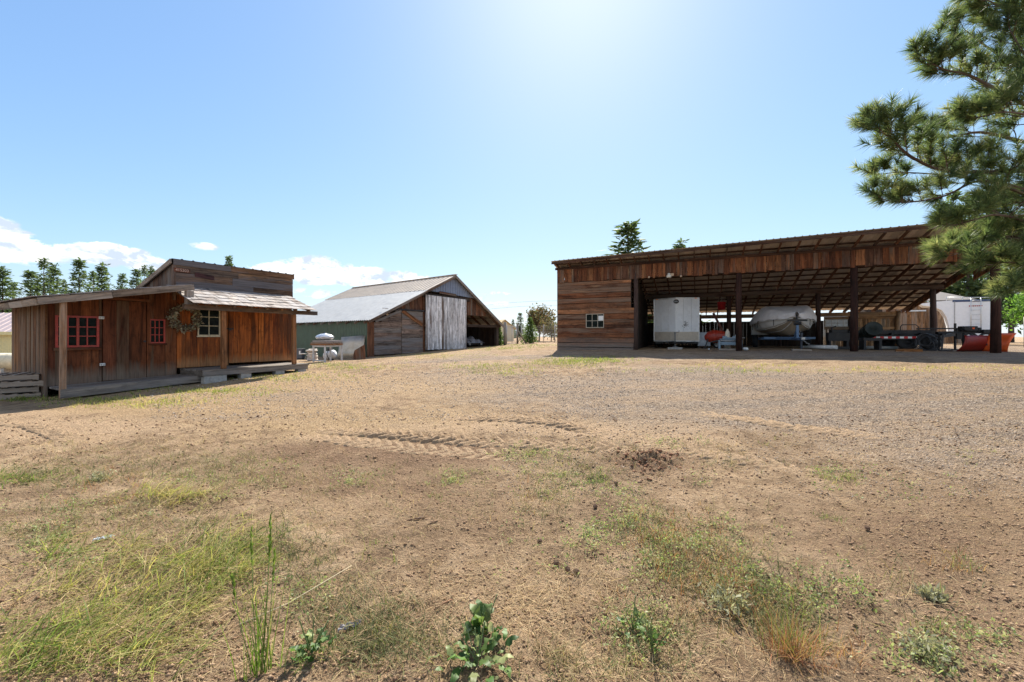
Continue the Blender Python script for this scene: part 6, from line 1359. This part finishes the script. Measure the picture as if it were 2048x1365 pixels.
# ---------------------------------------------------------------- ground cover
GRASS = leafmat('grass_blades', [(.07,.13,.02),(.14,.21,.035),(.27,.30,.07),(.42,.36,.13)], .45, .6)
OLIVE = leafmat('olive_grass_blades', [(.09,.115,.04),(.16,.165,.065),(.27,.225,.10),(.38,.27,.15)], .35, .7)
STRAW = leafmat('dry_straw_blades', [(.26,.16,.085),(.40,.29,.15),(.52,.40,.23),(.34,.18,.09)], .3, .7)
RUST = leafmat('rusty_dry_stems', [(.24,.09,.04),(.34,.16,.07),(.42,.27,.12),(.20,.16,.05)], .3, .7)
WEED = leafmat('weed_leaves', [(.14,.20,.06),(.22,.28,.10),(.30,.33,.16),(.38,.36,.22)], .4, .6)
def blades(base, L_, az, lean, curl, w, tone, seg=3):
    n = len(base); d0 = np.stack([np.cos(az) * np.sin(lean), np.sin(az) * np.sin(lean), np.cos(lean)], 1)
    side = np.stack([-np.sin(az), np.cos(az), np.zeros(n)], 1); side = unit(side + rng.normal(0, .35, (n, 3)))
    P_ = [base]; ang = lean.copy()
    for k in range(seg):
        ang = ang + curl / seg; dk = np.stack([np.cos(az) * np.sin(ang), np.sin(az) * np.sin(ang), np.cos(ang)], 1); P_.append(P_[-1] + dk * (L_ / seg)[:, None])
    rows = []
    for k in range(seg): ww = (w * (1 - .75 * k / seg))[:, None]; rows += [P_[k] - side * ww, P_[k] + side * ww]
    rows.append(P_[seg]); nv = len(rows); V = np.stack(rows, 1).reshape(-1, 3); b = (np.arange(n) * nv)[:, None]
    F4 = np.concatenate([b + np.array([[2*k, 2*k+1, 2*k+3, 2*k+2]]) for k in range(seg - 1)], 0); F3 = b + np.array([[2*seg-2, 2*seg-1, 2*seg]])
    Cc = np.repeat(np.stack([np.clip(tone, 0, 1), rng.random(n), rng.random(n), np.ones(n)], 1), nv, 0); return V, F3, F4, Cc
class Acc:
    def __init__(s): s.V = []; s.F3 = []; s.F4 = []; s.C = []; s.n = 0
    def add(s, V, F3, F4, Cc):
        if F3 is not None: s.F3.append(F3 + s.n)
        if F4 is not None: s.F4.append(F4 + s.n)
        s.V.append(V); s.C.append(Cc); s.n += len(V)
    def build(s, name, mat, parent=None, kind='stuff'):
        o = mesh_arrays(name, np.concatenate(s.V), np.concatenate(s.F3) if s.F3 else None, np.concatenate(s.F4) if s.F4 else None, np.concatenate(s.C), mat, parent)
        if kind: o['kind'] = kind
        return o
def patch_px(u, v, ru, rv, n):
    uu = u + rng.normal(0, ru * .5, n); vv = np.maximum(v + rng.normal(0, rv * .5, n), 690); return G(uu, vv)
def grass_patch(acc, u, v, ru, rv, tufts, per, L0, L1, tone, tsp=.18, lean=.35, az=None, azs=3.2, curl=.7, w=.0022, spread=.03):
    x, y, z = patch_px(u, v, ru, rv, tufts); k = np.repeat(np.arange(tufts), per); n = len(k); sp_ = spread
    bx_ = x[k] + rng.normal(0, sp_, n); by_ = y[k] + rng.normal(0, sp_, n); base = np.stack([bx_, by_, gz(bx_, by_) - .008], 1)
    ts = np.repeat(.65 + .6 * rng.random(tufts), per); L_ = (L0 + (L1 - L0) * rng.random(n)) * ts
    a = (rng.random(n) * 6.283 if az is None else az + rng.normal(0, azs, n)); le = np.abs(rng.normal(lean, .28, n)); cu = np.abs(rng.normal(curl, .35, n))
    to = np.repeat(rng.normal(tone, tsp, tufts), per) + rng.normal(0, .12, n)
    acc.add(*blades(base, L_, a, le, cu, w * (.7 + .6 * rng.random(n)), to))
gr, ol, st, ru_ = Acc(), Acc(), Acc(), Acc()
# lush green and yellow grass at the lower left
for (u, v, ru, rv, t, tone) in [(330,1130,180,44,60,.72),(430,1095,90,45,34,.5),(230,1200,200,50,56,.78),(120,1285,170,60,44,.6),(60,1330,120,40,26,.55),(420,1150,70,50,26,.4),(345,995,80,18,40,.75),(20,963,60,12,20,.2),(480,1110,60,60,16,.5),(100,1110,80,50,14,.5),(270,1300,120,50,22,.7)]:
    grass_patch(gr, u, v, ru, rv, t, 13, .10, .32, tone, tsp=.3, lean=.85, az=.3, azs=1.0, curl=.8, w=.0026, spread=.05)
    grass_patch(st, u, v, ru*1.1, rv*1.1, max(4, t//2), 8, .10, .28, .6, lean=1.0, az=.3, azs=1.2, curl=.5, w=.002, spread=.06)
for (u, v, ru, rv, t, tone) in [(905,955,55,20,42,.3),(1050,905,60,20,35,.35),(1060,930,80,24,35,.4),(865,1000,12,12,6,.1),(775,940,14,12,6,.3),(1200,965,60,24,42,.1),(1130,945,60,30,38,.3),(1660,958,45,14,35,.4),(440,950,50,14,22,.3),(530,925,50,16,19,.3),(1655,1040,30,10,13,.1),(1530,890,8,6,5,.3),(1930,1130,24,20,10,.2),(1860,1260,20,20,10,.15),(1585,1190,40,30,22,.3),(720,965,30,20,16,.3),(1100,985,60,24,29,.4),(600,1310,60,30,22,.2),(745,1100,40,30,13,.35),(520,1230,30,60,22,.25),(1560,875,20,8,6,.4),(1700,960,30,12,13,.3),(1940,905,60,20,13,.4)]:
    grass_patch(gr, u, v, ru, rv, max(3, int(t*.7)), 10, .03, .10, tone + .12, lean=.5, curl=.5, w=.0016)
# far green tinge along the track, by the barn and the shed
for (u, v, ru, rv, t, tone) in [(1180,721,90,7,260,.5),(1120,728,120,10,160,.6),(960,733,90,8,90,.6),(1010,745,80,8,60,.6),(860,712,160,7,160,.75),(700,735,120,8,120,.7),(560,755,150,10,160,.65),(420,782,150,10,160,.7),(250,805,180,10,160,.75),(1060,690,90,5,200,.3),(1000,697,80,5,200,.4),(1500,729,160,5,40,.9),(1800,738,250,7,60,.95),(660,730,60,5,60,.4),(60,800,80,6,60,.35),(1430,740,200,6,60,.6)]:
    grass_patch(gr, u, v, ru, rv, t, 10, .03, .11, tone, lean=.4, curl=.5, w=.006, spread=.09)
for (u, v, ru, rv, t, tone) in [(250,940,200,30,260,.35),(80,960,110,26,120,.25),(440,920,100,22,120,.4),(740,1260,110,70,180,.15),(640,1180,120,70,120,.35),(1170,945,90,40,120,.2),(1080,1010,70,50,60,.4),(560,1110,60,40,80,.3),(500,960,120,30,100,.5),(1290,1060,60,50,100,.35),(1340,1130,60,60,100,.4),(1430,1100,120,70,160,.4),(1500,1170,100,60,140,.3),(1340,1250,80,80,100,.35),(850,1290,140,50,100,.4),(250,1030,200,40,180,.5),(1550,1240,90,60,120,.3),(60,1060,100,40,100,.5),(640,940,200,40,100,.55),(1750,1200,300,120,80,.5),(300,1080,330,160,200,.55),(900,1000,250,70,90,.5),(640,1080,180,90,80,.5),(1250,900,200,24,60,.45),(200,900,250,20,70,.5),(1450,930,120,24,40,.5),(1150,1330,200,40,80,.5)]:
    grass_patch(ol, u, v, ru, rv, int(t*.75), 8, .04, .15, tone, tsp=.25, lean=.6, curl=.7, w=.0021, spread=.04)
for (u, v, ru, rv, t) in [(1400,1150,130,110,198),(1100,1210,220,70,198),(300,885,260,28,234),(1448,900,40,12,47),(1130,1130,260,90,144),(700,1220,200,90,162),(320,1100,320,140,270),(560,1000,280,60,162),(900,1180,300,150,144),(1300,1300,260,60,144),(620,860,300,30,216),(1250,880,280,30,144),(1650,900,350,50,162),(1800,1100,250,150,90),(450,1280,200,80,108),(820,1000,300,60,108),(1950,850,200,50,108),(1050,850,300,30,144)]:
    grass_patch(st, u, v, ru, rv, t, 9, .05, .17, .5, lean=1.25, curl=.25, w=.0015, spread=.06)
for (u, v, ru, rv, t) in [(1390,1130,110,90,96),(1330,1060,60,50,42),(1480,1190,90,60,64),(1290,1090,60,60,32),(210,980,120,40,42),(1050,1000,40,40,19),(1640,1300,100,40,38),(1900,1140,60,30,16)]:
    grass_patch(ru_, u, v, ru, rv, int(t*.7), 7, .05, .15, .5, lean=.45, curl=.4, w=.002, spread=.03)
gr.build('green_grass', GRASS); ol.build('olive_grass', OLIVE); st.build('dry_straw_grass', STRAW); ru_.build('rusty_grass', RUST)
# low leafy weeds
wa = Acc()
for (u, v, ru, rv, t) in [(1190,1075,50,40,49),(1260,1045,50,30,46),(1320,1120,60,60,65),(1420,1080,110,50,76),(1230,1000,60,20,27),(1060,910,90,30,65),(910,955,40,20,27),(110,1100,90,50,57),(1250,1270,50,60,42),(1400,960,20,14,11),(1660,945,30,14,19),(620,1190,80,50,30),(1300,1240,40,60,30),(1870,1310,90,40,57),(1990,1280,50,30,19),(1480,1160,60,40,46),(1600,1180,60,40,38),(700,960,60,30,23),(180,1010,200,50,46),(560,950,60,30,15),(1130,1090,200,120,30),(400,960,120,40,23),(1690,1180,40,30,19),(1130,965,80,30,27),(1750,970,150,40,23),(1350,885,120,14,23)]:
    x, y, z = patch_px(u, v, ru, rv, t); t = max(3, int(t*.62)); x, y, z = x[:t], y[:t], z[:t]; per = 22; k = np.repeat(np.arange(t), per); n = len(k); rr_ = np.repeat(.02 + .05 * rng.random(t)**1.5, per)
    off = rng.normal(size=(n, 3)) * rr_[:, None] * np.array([1, 1, .0]); zz = np.abs(rng.normal(0, 1, n)) * rr_ * .8
    bx_, by_ = x[k] + off[:, 0], y[k] + off[:, 1]; c = np.stack([bx_, by_, gz(bx_, by_) + zz], 1); d = unit(rdir(n) + np.array([0, 0, .5])); w = unit(np.cross(d, rdir(n))); L_ = .008 + .018 * rng.random(n)
    V, Fq, Cc = quads_at(c, d, w, L_, L_ * .5, np.clip(np.repeat(rng.normal(.5, .22, t), per) + rng.normal(0, .12, n), 0, 1)); wa.add(V, None, Fq, Cc)
wa.build('low_weeds', WEED)
# straw litter lying flat, and crumbs of soil and gravel
n = 60000; uu = rng.random(n) * 2300 - 120; vv = 735 + (1400 - 735) * rng.random(n)**1.15; x, y, z = G(uu, vv); x = x + rng.normal(0, .05, n); y = y + rng.normal(0, .05, n); keep = (fbm(x * .8, y * .8, 4) + rng.random(n) * .5) > .08; x, y = x[keep], y[keep]; n = len(x)
a = rng.random(n) * 6.283; d = np.stack([np.cos(a), np.sin(a), rng.normal(0, .22, n)], 1); w = unit(np.cross(d, np.array([0, 0, 1.]) + rng.normal(0, .5, (n, 3)))); L_ = .02 + .07 * rng.random(n)**2; k_ = np.clip(y / 6, .6, 2.2)
V, Fq, Cc = quads_at(np.stack([x, y, gz(x, y) + .006], 1), unit(d), w, L_ * k_, .0032 * k_, np.clip(rng.normal(.5, .25, n), 0, 1)); mesh_arrays('straw_litter', V, None, Fq, Cc, STRAW)['kind'] = 'stuff'
def crumbs(name, n, u0, u1, v0, v1, s0, s1, mat, thr=-.1, sc=.7, pw=1.0, gauss=False):
    uu = u0 + (u1 - u0) * (rng.normal(.5, .22, n) if gauss else rng.random(n)); vv = v0 + (v1 - v0) * (rng.normal(.5, .25, n) if gauss else rng.random(n)**pw); x, y, z = G(uu, vv); keep = (fbm(x * sc, y * sc, 3) + rng.random(n) * .3) > thr; x, y = x[keep], y[keep]; n = len(x)
    s = (s0 + (s1 - s0) * rng.random(n)**3) * np.clip(y / 5, .7, 2.4); o = np.array([(1,0,0),(0,1,0),(-1,0,0),(0,-1,0),(0,0,.8),(0,0,-.6)], float); V = o[None] * s[:, None, None] * (.6 + .8 * rng.random((n, 6, 1)))
    a = rng.random(n) * 6.28; ca, sa = np.cos(a)[:, None], np.sin(a)[:, None]; V = np.stack([V[..., 0]*ca - V[..., 1]*sa, V[..., 0]*sa + V[..., 1]*ca, V[..., 2]], -1) + np.stack([x, y, gz(x, y) + s * .2], 1)[:, None]
    f = np.array([(0,1,4),(1,2,4),(2,3,4),(3,0,4),(1,0,5),(2,1,5),(3,2,5),(0,3,5)]); F3 = (np.arange(n) * 6)[:, None, None] + f[None]; t = rng.random(n)
    Cc = np.repeat(np.stack([t, rng.random(n), rng.random(n), np.ones(n)], 1), 6, 0); mesh_arrays(name, V.reshape(-1, 3), F3.reshape(-1, 3), None, Cc, mat)['kind'] = 'stuff'
def tonemat(name, pal, rough=.9):
    m, nt, b = mat_new(name); nt.links.new(ramp(nt, [(k / (len(pal) - 1), q) for k, q in enumerate(pal)], attr(nt)[0]).outputs[0], b.inputs['Base Color']); b.inputs['Roughness'].default_value = rough; b.inputs['Specular IOR Level'].default_value = .15; return m
crumbs('soil_clods', 34000, -100, 2150, 830, 1400, .003, .019, tonemat('soil_crumb', [(.15,.09,.055),(.26,.165,.10),(.36,.25,.16)]), .02)
crumbs('dug_soil', 520, 1225, 1375, 893, 958, .005, .026, tonemat('dark_red_soil', [(.12,.058,.034),(.20,.10,.06),(.28,.155,.09)]), -.5, gauss=True)
crumbs('gravel', 26000, 1000, 2150, 745, 1000, .003, .010, tonemat('grey_brown_gravel', [(.14,.115,.10),(.26,.215,.175),(.40,.33,.27),(.54,.46,.38)]), -.05, .5, 1.3)
crumbs('track_gravel', 12000, 300, 1250, 720, 840, .004, .012, bpy.data.materials['grey_brown_gravel'], .0, .5, 1.0)

# tyre tracks pressed into the soft soil
TRK = ground_mat('tyre_track_soil')
def track(pix, width, name, lug=.02, depth=.0):
    pts = [G1(u, v) for u, v in pix]; fine = []
    for i in range(len(pts) - 1):
        a, b, c, d = pts[max(i-1, 0)], pts[i], pts[i+1], pts[min(i+2, len(pts)-1)]
        m = max(2, int((c - b).length / .022))
        for k in range(m): t = k / m; fine.append(.5 * ((2*b) + (c - a)*t + (2*a - 5*b + 4*c - d)*t*t + (3*b - a - 3*c + d)*t**3))
    fp_ = np.array([(q.x, q.y) for q in fine]); tg = unit(np.gradient(fp_, axis=0)); nn = np.stack([-tg[:, 1], tg[:, 0]], 1); s = np.r_[0, np.cumsum(np.linalg.norm(np.diff(fp_, axis=0), axis=1))]
    m = 23; c = np.linspace(-1, 1, m); X = fp_[:, 0, None] + nn[:, 0, None] * c * width / 2; Y = fp_[:, 1, None] + nn[:, 1, None] * c * width / 2
    ph = (s[:, None] + np.abs(c) * .17 + (c > 0) * .085) / .17 * 6.283
    lg = np.clip(np.sin(ph) * 2.2 + fbm(X * 9, Y * 9, 3) * 1.8, -1, 1) * np.clip((1 - np.abs(c)) * 5, 0, 1)
    fade = np.clip(s / 1.1, 0, 1) * np.clip((s[-1] - s) / 1.1, 0, 1) * np.clip(1 + fbm(X[:, 11] * 1.3, Y[:, 11] * 1.3, 3) * 1.6, .2, 1)
    Z = gz(X, Y) + .010 + (lg * lug + fbm(X * 22, Y * 22, 3) * .02) * fade[:, None] - np.clip(np.abs(c) - .82, 0, 1) * .22 - (1 - fade[:, None]) * .02
    a, b = X.shape; ix = np.arange(a * b).reshape(a, b); q = np.stack([ix[:-1, :-1], ix[1:, :-1], ix[1:, 1:], ix[:-1, 1:]], -1).reshape(-1, 4); z0_ = np.zeros(a * b)
    o = mesh_arrays(name, np.stack([X, Y, Z], -1).reshape(-1, 3), None, q, np.stack([z0_, z0_ + .1, z0_, z0_ + .95], 1), TRK, None, True); o['kind'] = 'structure'
track([(610,858),(680,862),(800,872),(900,880),(1000,886),(1110,892),(1230,898),(1330,905)], .42, 'tyre_track', .030)
track([(850,840),(940,836),(1030,838),(1120,848),(1200,862),(1290,876)], .40, 'tyre_track', .022)
track([(1240,880),(1330,895),(1420,912),(1510,925),(1620,950),(1760,985)], .40, 'tyre_track', .012)
track([(560,872),(700,884),(860,900),(1000,908),(1120,914)], .40, 'tyre_track', .012)
track([(1330,822),(1400,826),(1470,836),(1560,848),(1700,866),(1850,890)], .40, 'tyre_track', .01)
track([(-40,846),(40,850),(100,862),(140,882),(120,905)], .36, 'tyre_track', .01)

# ---------------------------------------------------------------- single plants and finds in the foreground
def gsnap(o): o.location.z = gz1(o.location.x, o.location.y)
def plant(name, label, u, v, cat='plant', group=None, rz=0):
    p = G1(u, v); p.z = gz1(p.x, p.y); return thing(name, label, cat, p, rz, group)
tg_ = plant('tall_grass', 'tall upright green grass stalks with narrow seed heads at lower left', 520, 1345, 'grass plant')
a_ = Acc(); n = 34; base = np.stack([rng.normal(.0, .035, n), rng.normal(0, .03, n), np.zeros(n)], 1); a_.add(*blades(base, .15 + .42 * rng.random(n), rng.random(n) * 6.28, np.abs(rng.normal(.12, .12, n)), np.abs(rng.normal(.25, .2, n)), np.full(n, .0028), rng.normal(.18, .15, n), 5)); a_.build('blades', GRASS, tg_, None)
k_ = tg_.location.y / F; m_ = MB(); hd = Acc()
for (du, hpx, dl) in ((-22, 285, -2), (18, 320, 10), (8, 300, 20), (-52, 190, -12), (28, 250, 8)):
    b0 = Vector((du * .25 * k_, 0, 0)); t0 = Vector(((du + dl) * k_, .03 * jit(1), hpx * k_ * 1.0)); mid = (b0 + t0) / 2 + Vector((du * .1 * k_, 0, 0)); m_.tube([b0, mid, t0], [.0022, .0017, .001], 5)
    nn_ = 40; f = .74 + .26 * rng.random(nn_); c = np.array(mid)[None] + (np.array(t0) - np.array(mid))[None] * (2 * f - 1)[:, None]; d = unit(np.tile(np.array(t0 - mid)[None], (nn_, 1)) / (t0 - mid).length + rng.normal(0, .18, (nn_, 3))); V, Fq, Cc = quads_at(c, d, unit(np.cross(d, rdir(nn_))), np.full(nn_, .03), np.full(nn_, .006), rng.normal(.25, .1, nn_).clip(0, 1)); hd.add(V, None, Fq, Cc)
m_.build('stalks', plain('green_stalk', (.13,.20,.04), .6), tg_, True); hd.build('seed_heads', GRASS, tg_, None)
def leafshape(M, L_, W_, acc, tone, n=7, wav=.18):
    V = []; 
    for i in range(n):
        t = i / (n - 1); ww = W_ * (math.sin(math.pi * min(1, t * .97 + .03))**.7) * (1 + wav * math.sin(i * 2.7 + L_ * 90)); z = .25 * L_ * math.sin(t * 2.4) - .18 * L_ * t
        for s in (-1, 0, 1): V.append(M @ Vector((t * L_, s * ww * .5 * (1 + jit(.35)), z + abs(s) * .22 * W_ * math.sin(i * 1.9 + L_ * 70) + jit(.08) * W_)))
    V = np.array([tuple(q) for q in V]); Fq = np.array([(3*i+j, 3*i+3+j, 3*i+4+j, 3*i+1+j) for i in range(n-1) for j in range(2)]); acc.add(V, None, Fq, np.tile(np.array([[tone, random.random(), 0, 1]]), (len(V), 1)))
DOCK = leafmat('broad_green_leaves', [(.04,.09,.022),(.08,.15,.035),(.14,.20,.06),(.26,.27,.12)], .35, .5)
def dock(t, n, L0, L1, spread, up=.5, W_=.42):
    a_ = Acc()
    for k in range(n):
        a = random.random() * 6.28; r = spread * random.random(); L_ = L0 + (L1 - L0) * random.random(); M = Matrix.Translation((r * math.cos(a), r * math.sin(a), .01 + .05 * random.random())) @ Matrix.Rotation(a + jit(.9), 4, 'Z') @ Matrix.Rotation(-up * random.random() * 1.2, 4, 'Y') @ Matrix.Rotation(jit(.6), 4, 'X'); leafshape(M, L_, L_ * W_, a_, random.random())
    a_.build('leaves', DOCK, t, None); m_ = MB(); [m_.tube([(0, 0, 0), (jit(.08), jit(.06), .1 + .1 * random.random())], .003, 5) for _ in range(5)]; m_.build('stem', plain('weed_stem', (.12,.17,.06), .6) if 'weed_stem' not in bpy.data.materials else bpy.data.materials['weed_stem'], t)
dock(plant('broadleaf_weed', 'dark green broad-leaved weed clump at the bottom centre', 955, 1335), 50, .035, .10, .19, .6, .4)
dock(plant('broadleaf_weed', 'upright broad-leaved weed just above the bottom centre clump', 968, 1275, rz=1), 20, .035, .095, .07, 1.1, .6)
dock(plant('broadleaf_weed', 'pale green lobed weed beside the tall grass stalks', 622, 1305), 26, .03, .07, .09, .8, .6)
dock(plant('broadleaf_weed', 'small silvery green weed near the straw patch right of centre', 1265, 1255), 14, .04, .07, .07)
dock(plant('broadleaf_weed', 'tall thin leafy weed at the bottom right of centre', 1305, 1290), 16, .03, .06, .05, 1.2)
bg_ = plant('bunchgrass', 'dry rust-coloured bunchgrass fanning out at lower right', 1580, 1305, 'grass plant')
a_ = Acc(); n = 190; base = np.stack([rng.normal(.0, .05, n), rng.normal(0, .035, n), np.zeros(n)], 1); a_.add(*blades(base, .08 + .24 * rng.random(n), rng.random(n) * 6.28, np.abs(rng.normal(.6, .35, n)), np.abs(rng.normal(.2, .2, n)), np.full(n, .0015), rng.normal(.32, .25, n), 4)); a_.build('stems', RUST, bg_, None)
a_ = Acc(); n = 50; base = np.stack([rng.normal(.02, .06, n), rng.normal(0.02, .05, n), np.zeros(n)], 1); a_.add(*blades(base, .12 + .26 * rng.random(n), rng.random(n) * 6.28, np.abs(rng.normal(.3, .2, n)), np.abs(rng.normal(.3, .2, n)), np.full(n, .0013), rng.normal(.45, .2, n), 4)); a_.build('green_stems', GRASS, bg_, None)
SILV = leafmat('silvery_leaves', [(.22,.225,.12),(.32,.31,.19),(.42,.40,.28)], .25, .7)
for (u, v, lab, r_) in ((1850, 1300, 'silver-leaved low plant at the lower right', .10), (1865, 1195, 'small silvery plant near the right edge of the dirt', .05), (1455, 1205, 'grey green feathery plant behind the rusty bunchgrass', .10), (200, 960, 'grey green tussock at the left below the sandy patch', .10)):
    t = plant('silver_plant', lab, u, v, 'plant', 'silver-leaved plants in the dirt'); n = 330; c = rng.normal(size=(n, 3)) * r_ * np.array([.6, .5, .0]); c[:, 2] = np.abs(rng.normal(0, r_ * .4, n)); d = unit(rdir(n) + np.array([0, 0, .9])); L_ = .015 + .035 * rng.random(n); V, Fq, Cc = quads_at(c, d, unit(np.cross(d, rdir(n))), L_, L_ * .3, rng.random(n)); mesh_arrays('leaves', V, None, Fq, Cc, SILV, t)
# pine cones, sticks, scraps
CONE = plain('brown_cone', (.17,.105,.07), .8, var=.35, scale=40)
cone0 = None
for k, (u, v, lab) in enumerate([(1113,1130,'pine cone lying alone right of the bare patch centre'),(1136,1147,'pine cone with open scales, left of a touching pair'),(1153,1150,'pine cone beside the open one, right of a touching pair'),(1080,1087,'dark pine cone at the edge of the straw tufts'),(1190,1022,'pine cone near the olive grass right of centre'),(1735,1060,'pine cone on the bare brown soil at right'),(1470,1225,'pine cone left of the rusty bunchgrass'),(1232,978,'small dark pine cone below the olive grass tuft')]):
    p = G1(u, v); p.z = gz1(p.x, p.y) + .016
    if cone0 is None:
        cone0 = thing('pine_cone', lab, 'pine cone', p, random.random() * 6, 'pine cones on the dirt'); cone0.scale = (.56, .56, .56); m_ = MB(); M0 = Matrix.Rotation(R(78), 4, 'Y'); m_.lathe([(0, -.03), (.012, -.028), (.017, -.01), (.014, .012), (.004, .032), (0, .034)], 10, M0)
        m_.build('core', CONE, cone0, True); V = []; m_ = MB()
        for i in range(9):
            for j in range(7): a = 6.283 * (j + .5 * (i % 2)) / 7; z = -.026 + i * .0066; r = .012 + .009 * math.sin((i + 1) / 10 * 3.1); q = Vector((r * math.cos(a), r * math.sin(a), z)); t_ = Vector((-math.sin(a), math.cos(a), 0)); o_ = Vector((math.cos(a), math.sin(a), .35)); m_.hexa([M0 @ (q + t_ * x + o_ * y + Vector((0, 0, zz))) for zz in (0, .0025) for x, y in ((-.006, 0), (.006, 0), (.004, .009), (-.004, .009))], 0)
        m_.build('scales', CONE, cone0)
    else: dup(cone0, p, random.random() * 6, label=lab)
STK = wood('brown_stick_bark', [(.19,.095,.055),(.26,.14,.08)], (.3,.22,.16), .3)
for k, (u, v, l, a, lab) in enumerate([(832,1040,.15,.35,'brown forked stick lying left of the bare patch'),(866,1047,.12,.9,'short reddish stick right of the forked one'),(892,1212,.16,.8,'tan split stick above the broad-leaved weed'),(1610,1245,.05,.4,'reddish bark chip behind the rusty bunchgrass'),(600,1200,.62,.75,'long pale straw stalk lying beside the tall grass')]):
    t = plant('stick', lab, u, v, 'stick', 'sticks on the dirt', a); m_ = MB(); r_ = .0055 if k < 3 else .003; m_.tube([(-l/2, 0, .008), (-l*.1, .008, .012), (l/2, -.004, .010 if k < 4 else .1)], [r_, r_, r_*.6], 6)
    if k == 0: m_.tube([(0, .005, .012), (l*.45, .03, .014)], [.004, .003], 6)
    m_.build('twig', STK if k < 4 else plain('pale_straw', (.5,.42,.27), .7), t, True)
for (u, v, lab, c_, s_) in ((207, 1078, 'crumpled white plastic scrap in the dry grass at left', (.62,.66,.70), .04), (700, 1248, 'flat grey bark scrap above the olive grass', (.22,.21,.22), .045)):
    t = plant('ground_scrap', lab, u, v, 'litter'); m_ = MB(); m_.grid(lambda a, b: Vector(((a - .5) * s_ * 2.2, (b - .5) * s_ * 1.0 + (a - .5) * s_ * 1.2, .01 + .02 * math.sin(a * 8 + b * 5) ** 2)), 8, 6); m_.build('flake', plain('scrap_' + lab.split()[1], c_, .5), t, solid=.002)
